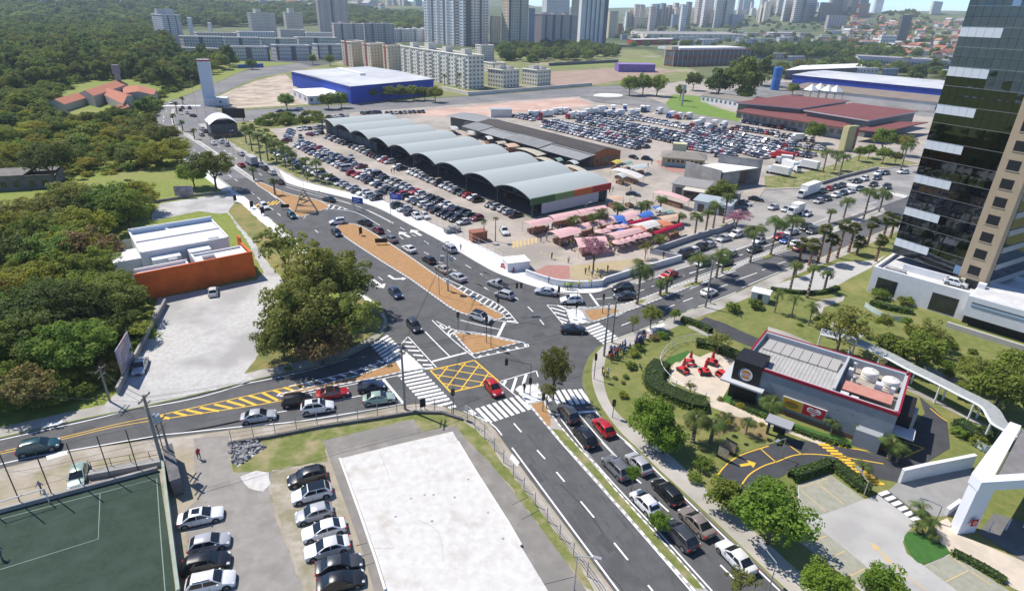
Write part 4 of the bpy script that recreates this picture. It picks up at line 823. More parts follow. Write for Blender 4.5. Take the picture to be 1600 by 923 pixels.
shed((1082,330),10,6,3.2,-32,mat('bluish_sheet',(.32,.38,.42),(.38,.43,.46),.4,.6),mat('blue_white_wall',(.5,.56,.6),rough=.8),'pale blue shed behind the market palms',.4);shed((1100,317),9,7,3.0,-30,gsh,conc,'flat dark-grey shed in front of the concrete wall',.2)
# ---- orange-walled white building
ob=building('orange_walled_building',-68.4,99.2,37.9,'white flat-roofed building behind a long orange boundary wall',z=KZ)
W_or=mat('orange_wall',(.74,.155,.03),(.66,.135,.026),.7,.85,.15,9,c3=(.56,.12,.025),s3=.3)
bx(ob,'boundary_wall',W_or,(0,20.6,0,.35,0,5.4));bx(ob,'wall_return',W_or,(20.25,20.6,.35,7.5,0,5.2),(20.25,20.6,7.5,9.5,0,6.1))
bx(ob,'main_block',wall_w,(2.5,18.6,9.2,23.5,0,5.9));bx(ob,'roof',roof_w,(2.75,18.35,9.45,16,5.9,6.0),(2.75,18.35,16.2,22.6,5.7,5.98))
bx(ob,'parapet',wall_w,(2.4,18.7,16,16.2,5.9,6.25),(2.4,2.7,9.1,23.6,5.9,6.3),(18.4,18.7,9.1,23.6,5.9,6.3),(2.4,18.7,23.3,23.6,5.9,6.8),(2.4,18.7,9.0,9.25,5.9,6.2))
bx(ob,'low_wing',wall_w,(.5,9.2,.36,3.6,0,4.4),(10.6,19.9,.36,5.2,0,4.7));bx(ob,'wing_roof',mat('bright_white_roof',(.78,.78,.77),rough=.6),(.7,9.0,.5,3.4,4.4,4.5),(10.8,19.7,.5,5.0,4.7,4.8))
bx(ob,'projecting_block',wall_w,(-2.2,2.6,10.5,17,0,4.6),(4,9,6.6,9.3,0,5.0),(10.5,14.5,6.4,9.3,0,5.3));bx(ob,'wing_parapet',wall_w,(.4,9.4,3.4,3.7,4.4,5.1),(9.0,9.3,.4,3.6,4.4,4.9),(10.4,10.7,.4,5.4,4.7,5.4),(19.6,19.9,.4,5.4,4.7,5.1),(10.4,19.9,5.1,5.4,4.7,5.2))
many(ob,'rooftop_unit',steel,[(6.5,8,4.4,5.4,0,5.3),(12,14.2,2.4,3.4,4.8,5.4),(15,17,10,11,6,6.1)])
bx(ob,'rear_parapet',mat('pale_blue_parapet',(.42,.52,.66),rough=.8),(9.5,18.4,22.4,22.6,5.98,6.9),(2.8,9,22.0,22.2,5.98,6.9))
many(ob,'window',dark_gl,[(-2.25,-2.18,12.5,13.7,1.2,2.6),(-2.25,-2.18,14.8,16,1.2,2.6),(11,12.5,6.35,6.42,2.6,3.8)])
bx(ob,'boundary_panel',mat('white_panel_fence',(.55,.56,.55),(.48,.48,.48),.8,.8),*[(x,x+2.2,29.5,29.62,.1,2.7)for x in[-6+2.3*k for k in range(10)]]);many(ob,'fence_post',mat('rusty_post',(.2,.1,.07),rough=.8),[(x,x+.12,29.65,29.8,0,2.9)for x in[-6.1+2.3*k for k in range(11)]]+ [(16.9,17.0,y,y+.12,0,2.9)for y in(25.4,27.4)])
for k in range(6):bx(ob,'side_fence_panel',mat('white_panel_fence',(.55,.56,.55)),(-7.6+.25*k,-7.5+.25*k,12+2.7*k,14.6+2.7*k,.1,2.5))
o=building('water_tank',*P(195.5,414)[:2],0,'round blue water tank in the yard of the white building','tank');a=MB();a.lathe([(0,0),(1.0,0),(1.15,1.0),(1.2,1.05),(.9,1.25),(.4,1.35),(0,1.36)],16);a.build('tank_body',mat('blue_plastic',(.03,.1,.3),rough=.4),o,smooth=True);a=MB();a.lathe([(.42,1.33),(.42,1.45),(0,1.47)],12);a.build('lid',mat('blue_plastic_lid',(.05,.14,.36),rough=.4),o)
# ---- burger restaurant
bu=building('restaurant',32.2,73.6,-36.4,'single-storey grey and black burger restaurant with red parapet',z=KZ)
BH=6.0
bx(bu,'wall',grey_w,(3.4,20,0,.3,0,BH-.5),(19.7,20,.3,11.5,0,BH-.5),(3.4,20,11.2,11.5,0,BH-.5));bx(bu,'front_wall',grey_w,(.4,.7,3.6,11.5,0,BH-.5))
bx(bu,'brick_base',mat('brown_brick_base',(.16,.09,.07),(.2,.12,.09),3.,.85),(3.42,19.95,-.04,0,0,.7))
bx(bu,'corner_tower',black_w,(-.3,3.5,-.35,3.7,0,BH+.25));red_tr=mat('red_trim',(.3,.012,.035),(.25,.012,.03),1.,.5)
bx(bu,'parapet',red_tr,(3.5,20.1,-.1,.12,BH-.45,BH),(.5,.75,3.7,11.6,BH-.45,BH+.05),(.5,20.1,11.38,11.6,BH-.45,BH+.1),(19.88,20.1,.12,11.38,BH-.45,BH));bx(bu,'parapet_lining',mat('parapet_lining',(.4,.42,.45),rough=.8),(3.6,19.6,.13,.5,4.7,BH-.1),(.8,19.6,11.0,11.37,4.7,BH),(19.5,19.87,.5,11,4.7,BH-.1),(.76,.9,3.8,11,4.7,BH-.05),(12.3,12.6,.5,11,4.7,BH+.25))
rsh=rib(mat('ribbed_roof_sheet',(.44,.425,.4),(.36,.35,.33),.7,.5,metal=.1),'X',.5,.05,.8)
a=MB();a.add([(.9,.5,5.0),(12.3,.5,5.0),(12.3,6.2,5.35),(.9,6.2,5.35),(12.3,11,5.0),(.9,11,5.0)],[(0,1,2,3),(3,2,4,5)]);a.build('roof',rsh,bu)
many(bu,'roof_monitor',mat('roof_monitor',(.38,.365,.34),rough=.5),[(1.6+1.28*k,2.8+1.28*k,6.6,10.2,5.2,5.55)for k in range(8)])
bx(bu,'service_roof',mat('service_roof',(.3,.27,.23),(.38,.34,.29),1.,.9),(12.6,19.5,.5,11,4.5,4.72))
for x,y in((15.6,8.9),(18.2,8.2)):
    a=MB();a.lathe([(0,4.7),(1.05,4.7),(1.08,4.95),(1.02,5.0),(1.1,5.3),(1.04,5.35),(1.12,5.7),(1.0,6.0),(.5,6.25),(.25,6.3),(.22,6.4),(0,6.4)],20,(x,y,0));a.build('water_tank',mat('cream_tank_plastic',(.7,.66,.6),rough=.55),bu,smooth=True)
bx(bu,'tiled_lean_to',mat('pink_tile',(.5,.24,.19),(.44,.2,.16),.9,.85),(13.0,19.0,2.6,5.2,5.25,5.38));bx(bu,'lean_to_leg',dark_st,*[(x,x+.1,y,y+.1,4.7,5.25)for x in(13.1,16,18.8)for y in(2.7,5.0)])
many(bu,'air_conditioner',mat('ac_casing',(.55,.56,.56),rough=.6),[(13.2,14.2,1.0,1.9,4.72,5.5),(14.5,15.4,.9,1.8,4.72,5.4),(16.6,17.5,5.6,6.6,4.72,6.0),(18.4,18.9,5.4,6.1,4.72,6.1),(13.0,13.6,7.6,8.4,4.72,5.9)])
for x,y,z in((13.6,9.3,6.3),(14.1,6.4,5.7)):a=MB();a.tube((x,y,4.7),(x,y,z),.22,n=10);a.tube((x,y,z),(x,y,z+.12),.34,.1,n=10);a.build('flue',steel,bu)
bx(bu,'canopy',mat('canopy_slab',(.5,.51,.53),rough=.6),(-1.5,4.4,-1.4,0,2.75,3.0),(-1.5,-.32,0,6,2.75,3.0));bx(bu,'drive_through_booth',black_w,(20.1,21.6,2.5,8,0,4.6));bx(bu,'booth_slab',mat('canopy_slab',(.5,.51,.53)),(19.9,22.4,.3,3.0,2.6,2.85),(21.6,22.1,5.6,7.6,1.2,3.4))
bx(bu,'annex',mat('annex_render',(.3,.32,.34),rough=.85),(16.2,19.2,-1.3,-.02,0,2.5));a=MB();a.add([(6.8,-1.9,3.55),(9,0,3.5),(6.8,0,3.5)],[(0,1,2)])
bb=bx(bu,'billboard',mat('board_frame',(.6,.6,.58),rough=.6),(6.9,12.5,-.22,-.05,1.25,3.0))
bx(bu,'poster',mat('yellow_poster',(.6,.36,.03),rough=.5),(7.0,9.5,-.235,-.222,1.33,2.92),parent=bb);bx(bu,'poster',mat('red_poster',(.45,.02,.03),rough=.5),(9.6,12.4,-.235,-.222,1.33,2.92),parent=bb)
def disc(root,name,m,x,z,rx,rz_,y,n=20,half=None,parent=None):
    a=MB();ts=[6.28319*k/n for k in range(n)]if half is None else[math.pi* (k/n)+ (0 if half>0 else math.pi)for k in range(n+1)]
    a.add([(x+rx*math.cos(t),y,z+rz_*math.sin(t))for t in ts],[tuple(range(len(ts)))]);return a.build(name,m,parent or root)
bun=mat('bun_orange',(.62,.27,.03),rough=.5);lred=mat('logo_red',(.5,.015,.02),rough=.5);lblue=mat('logo_blue',(.02,.06,.3),rough=.5);lwhite=mat('logo_white',(.8,.8,.78),rough=.5)
disc(bu,'printed_burger',mat('bun_brown',(.3,.12,.03),rough=.5),8.2,2.1,.9,.45,-.239,parent=bb);disc(bu,'printed_lettuce',mat('lettuce',(.15,.3,.05),rough=.5),8.2,2.0,.95,.12,-.243,parent=bb)
for x in(10.6,11.4):disc(bu,'printed_heart',lwhite,x,2.3,.5,.42,-.239,parent=bb)
a=MB();a.add([(10.12,-.2392,2.2),(11,-.2392,1.45),(11.88,-.2392,2.2),(11,-.2392,2.5)],[(0,1,2,3)]);a.build('printed_heart',lwhite,bb);bx(bu,'printed_text',lred,(10.3,11.7,-.244,-.2405,2.1,2.25),(10.5,11.5,-.244,-.2405,1.82,1.97),(10.4,11.3,-.244,-.2405,2.38,2.5),parent=bb)
sg=disc(bu,'roundel_sign',lwhite,1.55,4.35,.98,.98,-.42);disc(bu,'crescent',lblue,1.5,4.35,.92,.92,-.424,parent=sg);disc(bu,'disc',lwhite,1.62,4.36,.84,.86,-.428,parent=sg)
disc(bu,'bun',bun,1.6,4.62,.66,.44,-.432,half=1,parent=sg);disc(bu,'bun',bun,1.6,4.08,.66,.4,-.432,half=-1,parent=sg)
def text(s,root,name,m,x,z,size,y,parent=None,rot=(math.pi/2,0,0)):
    c=bpy.data.curves.new(name,'FONT');c.body=s;c.size=size;c.align_x='CENTER';c.align_y='CENTER';c.extrude=.004;c.materials.append(m);tmp=bpy.data.objects.new(name,c);o=bpy.data.objects.new(name,bpy.data.meshes.new_from_object(tmp));link(o,parent or root);o.location=(x,y,z);o.rotation_euler=rot;return o
text('BURGER',bu,'lettering',lred,1.6,4.47,.36,-.436,sg);text('KING',bu,'lettering',lred,1.6,4.21,.4,-.436,sg)
many(bu,'window',dark_gl,[(.36,.42,4.2+2.2*k,6.0+2.2*k,.5,2.6)for k in range(3)]+ [(4.2,6.4,-.06,-.045,.8,2.5)])
for x in(10.2,13.6,15.4):a=MB();a.tube((x,-.02,3.6),(x,-.5,3.9),.025,n=5);a.box(x-.06,x+.06,-.62,-.48,3.82,3.92);a.build('wall_lamp',dark_st,bu)
# ---- glass tower and its podium
TX,TY,TA=79.2,118.6,-60.5
tw=building('office_tower',TX,TY,TA,'dark glass office tower with beige stair column and white panel bands',z=0)
TZ0,FLH,NR=6.3,1.658,43
tgl=mat('tower_glass',(.075,.088,.1),rough=.03,metal=1.0,spec=.6);t_=tgl.node_tree;bp_=t_.nodes.new('ShaderNodeBump');nz_=t_.nodes.new('ShaderNodeTexNoise');tc_=t_.nodes.new('ShaderNodeTexCoord');nz_.inputs['Scale'].default_value=.4;nz_.inputs['Detail'].default_value=.5
t_.links.new(tc_.outputs['Generated'],nz_.inputs[0]);t_.links.new(tc_.outputs['Object'],nz_.inputs[0]);bp_.inputs['Strength'].default_value=.4;bp_.inputs['Distance'].default_value=.1;t_.links.new(nz_.outputs[0],bp_.inputs['Height']);t_.links.new(bp_.outputs[0],t_.nodes['Principled BSDF'].inputs['Normal'])
wpan=mat('white_panel',(.6,.63,.66),rough=.35,spec=.4);bpan=mat('blue_tint_panel',(.16,.27,.42),rough=.15,spec=.5)
bx(tw,'core',mat('tower_core',(.015,.016,.018),rough=.6),(.05,17.6,.12,30,TZ0,TZ0+NR*FLH))
PW=1.34;bands=[9.9,16.53,23.18,29.82,36.4,42.94,49.58,56.2,62.8];bi={int(round((b-FLH-TZ0)/FLH))for b in bands}
mesh_g=MB().box(.02,PW-.02,-.05,.05,.02,FLH-.02).me('glass_panel',tgl);mesh_w=MB().box(.02,PW-.02,-.07,.05,.02,FLH-.02).me('glass_panel',wpan);mesh_b=MB().box(.02,PW-.02,-.06,.05,.02,FLH-.02).me('glass_panel',bpan)
random.seed(11);upper=MB();cnt=0
for r_ in range(NR):
    for c in range(10):
        sp=(r_,c)in((0,9),(28,5));me=mesh_w if(r_ in bi and c<5)else mesh_b if sp else mesh_g
        if cnt<300:
            o=obj('glass_panel',me,tw,(c*PW,0,TZ0+r_*FLH));o.rotation_euler=(random.uniform(-.006,.006),0,random.uniform(-.008,.008));cnt+=1
        else:upper.box(c*PW+.02,(c+1)*PW-.02,-.05,.05,TZ0+r_*FLH+.02,TZ0+ (r_+1)*FLH-.02,1 if(r_ in bi and c<5)else 0)
if upper.v:o=upper.build('glass_panel',[tgl,wpan],tw);o['kind']='stuff'
for r_ in range(NR//2):bx(tw,'transom',mat('aluminium',(.3,.31,.32),rough=.4,metal=.6),(0,13.4,-.1,-.05,TZ0+2*r_*FLH-.03,TZ0+2*r_*FLH+.03))
beige=mat('beige_cladding',(.36,.285,.195),(.4,.315,.22),.6,.8,.1,8)
bx(tw,'stair_column',beige,(13.42,17.9,-.7,30,TZ0-1.0,78));col_=tw.children[-1]
for k in range(21):
    z0=7.3+3.28*k;w_=bx(tw,'window_reveal',mat('dark_reveal',(.03,.03,.032),rough=.6),(14.6,16.6,-.715,-.6,z0,z0+1.75));bx(tw,'pane',mat('stair_pane',(.02,.022,.025),rough=.25,spec=.25),(14.68,16.52,-.73,-.716,z0+.08,z0+1.67),parent=w_);bx(tw,'sill',beige,(14.5,16.7,-.8,-.716,z0-.12,z0),parent=w_)
for k in range(23):
    z0=5.6+3.28*k;o=bx(tw,'side_band',mat('side_band',(.33,.33,.33),rough=.7),(17.92,18.15,1,29,z0,z0+1.1));bx(tw,'strip_window',dark_gl,(17.905,18.0,1,29,z0+1.12,z0+3.2))
pd=building('podium',72.2,112.1,-46.8,'white podium building at the foot of the glass tower',z=KZ)
bx(pd,'wall',wall_w,(0,16.8,0,.5,0,5.5),(0,.5,.5,34,0,5.5));bx(pd,'deck',mat('deck_white',(.66,.66,.66),(.58,.58,.58),.4,.8,c3=(.5,.5,.5),s3=.2),(.5,34,.5,34,4.5,4.75));bx(pd,'parapet',wall_w,(16.8,34,16,16.4,4.75,5.6))
many(pd,'window',dark_gl,[(1.3,4.9,-.03,.03,.5,3.6),(10.9,15.2,-.03,.03,.2,3.7)])
bx(pd,'projecting_wing',wall_w,(16.6,28.5,-2.2,9,1.9,5.7));bx(pd,'wing_roof',mat('deck_white',(.66,.66,.66)),(16.9,28.2,-1.9,8.7,5.7,5.78));bx(pd,'window',dark_gl,(17.4,25.5,-2.26,-2.19,3.9,4.7));bx(pd,'window_trim',mat('pale_blue_glass',(.35,.45,.55),rough=.15),(17.4,25.5,-2.3,-2.262,4.0,4.5))
bx(pd,'end_wing',mat('white_siding',(.68,.69,.71),(.62,.63,.65),1.,.6,stretch=(.1,.1,8)),(28.6,40,-4.2,9,1.2,5.2));bx(pd,'garage_recess',black_w,(16.8,40,-1.0,8,-.1,1.88));bx(pd,'retaining_wall',mat('retaining_wall',(.42,.4,.37),(.48,.46,.42),.7,.85),(15.4,44,-5.6,-5.1,-1.0,1.0));bx(pd,'support_column',wall_w,(27.6,28.1,-2.0,-1.5,0,1.9))
bx(pd,'tower_base_wall',wall_w,(4.0,12.2,4.4,4.8,4.75,6.1),(16.6,17.8,3.1,4.3,4.75,6.6));bx(pd,'garage_opening',black_w,(12.3,13.6,4.5,5.2,4.76,6.3),(14.4,16.5,4.6,5.2,4.76,6.3));bx(pd,'base_column',mat('yellowed_column',(.5,.48,.36),rough=.8),(13.6,14.4,4.2,4.9,4.76,6.3));bx(pd,'roof_plant',mat('plant_grey',(.4,.4,.4),(.2,.2,.2),2.,.8),(1.5,5,2,3.4,4.76,5.3))
# ---- white gateway at the lower right
gt=building('entrance_gateway',48.6,48.2,24,'white angular entrance gateway with round red emblems','gateway',z=KZ)
gw=mat('gateway_white',(.74,.75,.8),rough=.5)
a=MB();a.prism([(0,0),(2.2,-.5),(2.5,.5),(.5,1.1)],0,6.2,0);a.build('leg',gw,gt)
a=MB();a.prism([(-.1,-.1),(14,-4.5),(14.3,-3.6),(2.4,.1),(14.4,4.2),(14,5.2),(.4,1.2)],6.2,7.4,0,bottom=True);a.build('roof_frame',gw,gt)
a=MB();a.prism([(2.8,.1),(14.1,-3.4),(14.2,4.0)],6.9,7.1,0,bottom=True);a.build('roof_panel',mat('grey_roof_panel',(.17,.16,.16),(.21,.2,.2),.8,.8),gt)
a=MB();a.prism([(7.5,-6.8),(14,-8.8),(15,-5.2),(8.3,-3.4)],3.9,4.2,0,bottom=True,mtop=1);a.build('lower_canopy',[gw,mat('dark_canopy_top',(.1,.1,.1),rough=.7)],gt)
bx(gt,'support_wall',mat('mauve_wall',(.22,.2,.22),rough=.8),(8.6,9.0,-6,-2,0,3.9));em=bx(gt,'emblem',lred,(.75,1.5,-.36,-.3,1.4,2.3));em.rotation_euler=(0,0,R(-12));em.location=(.05,.0,0);disc(gt,'emblem_mark',lwhite,1.12,1.85,.2,.26,-.37,parent=em);disc(gt,'emblem_centre',lred,1.12,1.85,.12,.17,-.374,parent=em)
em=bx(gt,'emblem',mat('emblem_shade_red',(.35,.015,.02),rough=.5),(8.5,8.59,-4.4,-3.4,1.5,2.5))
for k in range(5):bx(gt,'gate_post',wall_w,(3.4+2.2*k,3.5+2.2*k,-1.2-.5*k,-1.1-.5*k,0,1.7))
# ---- far-side school with red roofs
def gable(root,px4,z0,zr,mr,mw,axis=0,ov=.4):
    c=[P(*q,z0).to_2d()for q in px4];a=MB();a.prism([tuple(p)for p in c],-0.2,z0-.01,0,top=False);a.build('wall',mw,root)
    m0,m1=((c[0]+c[3])/2,(c[1]+c[2])/2)if axis==0 else((c[0]+c[1])/2,(c[3]+c[2])/2);q=[Vector((*p,z0))for p in c];r0,r1=Vector((*m0,zr)),Vector((*m1,zr));b=MB()
    if axis==0:b.add([*q,r0,r1],[(0,1,5,4),(2,3,4,5)]);g=[(q[0],r0,q[3]),(q[1],q[2],r1)]
    else:b.add([*q,r0,r1],[(1,2,5,4),(3,0,4,5)]);g=[(q[0],q[1],r0),(q[2],q[3],r1)]
    b.v+=[(x,y,z-.15)for x,y,z in b.v];b.f+=[tuple(i+6 for i in f[::-1])for f in b.f];b.m+=[0,0];b.build('roof',mr,root)
    d=MB();[d.add([p-Vector((0,0,.05))for p in t],[(0,1,2)])for t in g];d.build('gable_wall',mw,root)
sch=empty('school',(0,0,KZ),0,'low school with orange tiled roofs among the woods','building')
tile=mat('orange_tiles',(.36,.13,.075),(.42,.165,.1),.5,.85,.3,3);scw=mat('school_wall',(.42,.4,.36),rough=.85)
def k8(*p):return[(60+x/8,120+y/8)for x,y in p]
gable(sch,k8((105,325),(325,350),(590,270),(430,230)),3.5,5.5,tile,scw,1);gable(sch,k8((510,205),(690,245),(1120,95),(900,75)),5.5,7.5,tile,scw,1);gable(sch,k8((780,210),(1060,345),(1180,240),(960,170)),4.5,6.5,tile,scw,0);gable(sch,k8((1050,125),(1060,215),(1440,230),(1480,165)),4.5,6,tile,scw,0);gable(sch,k8((900,395),(1040,410),(1140,375),(1060,330)),3,4.2,tile,scw,1)
many(sch,'window',dark_gl,[])
wt=building('water_tower',*P(190,146)[:2],10,'grey concrete water tower rising from the school','water tower');bx(wt,'shaft',conc,(-1.2,1.2,-1.2,1.2,0,11));a=MB();a.prism([(-1.7,-1.7),(1.7,-1.7),(1.7,1.7),(-1.7,1.7)],11,16,0);a.build('tank',mat('tank_concrete',(.24,.24,.26),rough=.9),wt)
# ---- white totem by the crossing
tt=building('totem_tower',*P(330,165)[:2],15,'tall white totem tower with red cap and low white annex','tower');bx(tt,'shaft',mat('totem_white',(.66,.69,.74),(.6,.63,.68),.3,.7),(-3,3,-1.4,1.4,0,22.4));bx(tt,'cap',mat('totem_red',(.45,.03,.04),rough=.6),(-3.1,3.1,-1.5,1.5,22.4,23.1));bx(tt,'top',lwhite,(-2.9,2.9,-1.3,1.3,23.1,23.4));bx(tt,'annex',wall_w,(-2,9,-3,3.5,0,4.0));bx(tt,'annex_window',dark_gl,(5,6,-3.06,-2.99,1.5,2.6))
bo=building('billboard',*P(367,189)[:2],8,'black roadside billboard beside the white arched tent','billboard');bx(bo,'panel',black_w,(-5,5,-.2,.2,1.2,5.6));many(bo,'post',dark_st,[(-4,-3.7,.25,.5,0,5),(3.7,4,.25,.5,0,5)])
tn=building('arched_tent',*P(353,214)[:2],32,'white arched tent roof over a low dark shed','tent');a=MB();n=10
for j in range(n+1):
    t=-1+2*j/n;a.v+=[(5.5*t,0,5+2.6* (1-t*t)),(5.5*t,15,5+2.6* (1-t*t))]
a.f=[(2*j,2*j+2,2*j+3,2*j+1)for j in range(n)];a.m=[0]*n;a.build('roof',mat('white_membrane',(.72,.73,.74),rough=.6),tn,smooth=True);bx(tn,'wall',mat('tent_wall',(.09,.09,.1),(.16,.15,.14),.4,.8),(-5.2,5.2,.6,14.5,0,4.9));bx(tn,'counter',mat('tent_counter',(.3,.16,.08),rough=.8),(-4.5,4.5,-1,.5,0,1.4))
ru=building('ruin',*P(38,292)[:2],20,'roofless derelict concrete house in the scrub','building');bx(ru,'wall',mat('ruin_wall',(.2,.2,.2),(.12,.12,.11),.6,.95,.4,3),(-9,9,-4,-3.7,0,4),(-9,-8.7,-3.7,6,0,4),(8.7,9,-3.7,6,0,3.4),(-8.7,8.7,5.7,6,0,4),(-1,-.7,-3.7,5.7,0,4));bx(ru,'roof_slab',mat('ruin_slab',(.22,.2,.18),(.14,.13,.12),.5,.95),(-9.4,2,-4.3,6.2,4,4.3),(3,8.6,1,6.2,3.9,4.15));many(ru,'opening',dark_gl,[(x,x+1.4,-4.04,-3.98,.8,2.6)for x in(-7,-4,-1,3,6)])
# ------------------------------------------------------------------ buildings further off
def wallm(n,c,d=.9):return mat('facade_'+n,c,tuple(x*d for x in c),.25,.85,c3=tuple(x*.82 for x in c),s3=.05)
FC=dict(grey=wallm('grey',(.6,.59,.6)),warm=wallm('warm',(.68,.63,.58)),cream=wallm('cream',(.74,.7,.6)),white=wallm('white',(.76,.76,.77)),beige=wallm('beige',(.62,.55,.43)),pink=wallm('pink',(.66,.54,.51)),brown=wallm('brown',(.25,.19,.165)),dark=wallm('dark',(.13,.135,.15)),blue=wallm('blue',(.28,.36,.46)),mauve=wallm('mauve',(.48,.43,.44)),brick=wallm('brick',(.24,.09,.07)),rust=wallm('rust',(.36,.19,.13)),lime=wallm('lime',(.5,.52,.36)))
win_m=mat('far_window',(.09,.1,.12),(.16,.175,.19),.3,.2,spec=.6);roofg=mat('flat_roof',(.3,.29,.28),(.24,.23,.22),.2,.9);bal_m=mat('balcony_white',(.6,.6,.61),rough=.8)
def gz(q):return hill_h(q.x,q.y)+.06 if math.hypot(q.x,q.y)>1100 else 0.0
def slab(name,C_,L_,R__,top,floors,wall,label,cols=(6,6),ww=.42,wh=.42,strips=None,pent=None,balc=False,H=None,cat='building',group=None,fr=True,roof=None,wm=None,base=0.0):
    c,l,r=(P(*q).to_2d()for q in(C_,L_,R__));h=H or hgt(C_[0],C_[1],top);k=l+r-c;z0=gz(Vector((*c,0)))+base
    root=empty(name,(c.x,c.y,z0),0,label,cat,group);lo=[Vector((0,0)),r-c,k-c,l-c];W=FC[wall]
    a=MB();a.prism([tuple(p)for p in lo],-1.5,h,0,mtop=1);a.build('wall',[W,roofg],root)
    a=MB()
    for p,q in zip(lo,lo[1:]+lo[:1]):a.tube((*p,h+.35),(*q,h+.35),.45,n=4)
    a.build('parapet',roof or W,root)
    if pent:
        for(u,v,s,ph)in pent:
            m_=(r-c)*u+ (l-c)*v;e1,e2=(r-c).normalized()*s,(l-c).normalized()*s;a=MB();a.prism([tuple(m_-e1-e2),tuple(m_+e1-e2),tuple(m_+e1+e2),tuple(m_-e1+e2)],h,h+ph,0,mtop=1);a.build('roof_block',[W,roofg],root)
    a=MB();fh=h/floors;st=MB();bl=MB()
    for side,(p,q,n)in enumerate(((lo[0],lo[1],cols[1]),(lo[3],lo[0],cols[0]))):
        d=q-p;ln=d.length
        if ln<.5:continue
        d.normalize();nn=Vector((d.y,-d.x))*.07;cw=ln/n
        for f in range(floors):
            z1=fh* (f+.3);z2=z1+fh*wh
            for i in range(n):
                s0=p+d* (cw* (i+.5-ww/2));s1=p+d* (cw* (i+.5+ww/2));a.quad((*(s0+nn),z1),(*(s1+nn),z1),(*(s1+nn),z2),(*(s0+nn),z2))
            if balc and side==balc-1:
                for i in range(1,n,3):s0=p+d* (cw*i);s1=p+d* (cw* (i+1));n2=nn*14;bl.add([(*s0,z1-.5),(*s1,z1-.5),(*(s1+n2),z1-.5),(*(s0+n2),z1-.5),(*s0,z1+.5),(*s1,z1+.5),(*(s1+n2),z1+.5),(*(s0+n2),z1+.5)],[(0,3,2,1),(3,7,6,2),(0,4,7,3),(1,2,6,5),(4,5,6,7)])
        for(t0,t1,sd)in(strips or()):
            if sd==side:s0,s1=p+d*ln*t0,p+d*ln*t1;n2=nn*1.4;st.add([(*(s0+n2),0),(*(s1+n2),0),(*(s1+n2),h-.4),(*(s0+n2),h-.4)],[(0,1,2,3)])
    if fr and a.v:o=a.build('window',wm or win_m,root);o['kind']='stuff'
    if st.v:st.build('facade_strip',strip_m,root)['kind']='stuff'
    if bl.v:bl.build('balcony',bal_m,root)['kind']='stuff'
    return root
strip_m=mat('facade_strip',(.1,.105,.125),(.14,.14,.16),.3,.7)
T,A='tower_block','apartment_block'
slab(T,(262,73),(246,70),(290,72.5),24,15,'grey','grey tower block rising from the woods with two roof blocks',(7,9),pent=[(.25,.5,5,7),(.7,.5,5,7)],strips=[(.3,.36,0),(.72,.77,0)])
slab('chimney',(302,56),(297,55.7),(304,55.7),30,4,'white','taller white chimney in front of the forest',fr=False,cat='chimney');slab('chimney',(331,53),(327,52.7),(333,52.7),39,4,'white','shorter white chimney in front of the forest',fr=False,cat='chimney')
fl='walk-up flats in rows'
for i,(c,l,r,t)in enumerate((((287,91),(272,90),(349,93),75),((360,95),(352,93.5),(423,95),73.5),((434,94.5),(426,93),(488,94.5),71.5),((498,93.5),(490,92),(537,93),70.5))):slab(A,c,l,r,t,4,'grey',f'four-storey grey flats of the front row, {ORD[i]} from the woods',(4,16),.42,strips=[(.0,.07,0),(.42,.56,0),(.94,1,0)],group=fl)
for i,(x0,x1,y,t)in enumerate(((289,350,76,57.5),(353,408,77,59),(410,466,77,60.5),(468,528,76,59))):slab(A,(x0,y),(x0-6,y-1),(x1,y+.5),t,4,'warm',f'four-storey pale flats of the second row, {ORD[i]} from the woods',(3,14),.42,strips=[(.4,.5,0)],group=fl)
for i,(x0,x1,y,t)in enumerate(((310,372,66,52),(376,432,65.5,50.5),(440,478,64.5,47),(480,532,65,52))):slab(A,(x0,y),(x0-5,y-1),(x1,y),t,5,['warm','white'][i%2],f'pale flats of the third row, {ORD[i]} from the woods',(3,14),.42,group=fl)
slab(T,(396,58),(391,57.5),(434,57.5),22,15,'warm','wide pale tower block behind the walk-up flats',(3,14),.55,pent=[(.35,.5,5,7)]);slab(T,(450,56),(446,55.5),(476,56),22,15,'warm','narrower pale tower block behind the walk-up flats',(3,10),.55,pent=[(.4,.5,5,8)])
slab(T,(502,60),(499,59.5),(547,60),-28,27,'mauve','very tall mauve tower with pale balconies',(4,12),.5,strips=[(.42,.5,0)],balc=1)
for i,(x0,x1,y,t,w_)in enumerate(((524,570,70,37.5,'pink'),(571,617,69,37.5,'mauve'),(600,640,66,46,'white'),(640,673,66,46,'white'))):slab(A,(x0,y),(x0-3,y-1),(x1,y),t,8,w_,['pinkish mid-rise beside the mauve tower','dusky mid-rise beside the pinkish one','white mid-rise behind the cream flats','white mid-rise beside the big white tower'][i],(3,12),.5,strips=[(.24,.3,0),(.62,.7,0)],balc=1,pent=[(.3,.5,3,3),(.7,.5,3,3)])
redm=mat('red_arch',(.32,.07,.07),rough=.8)
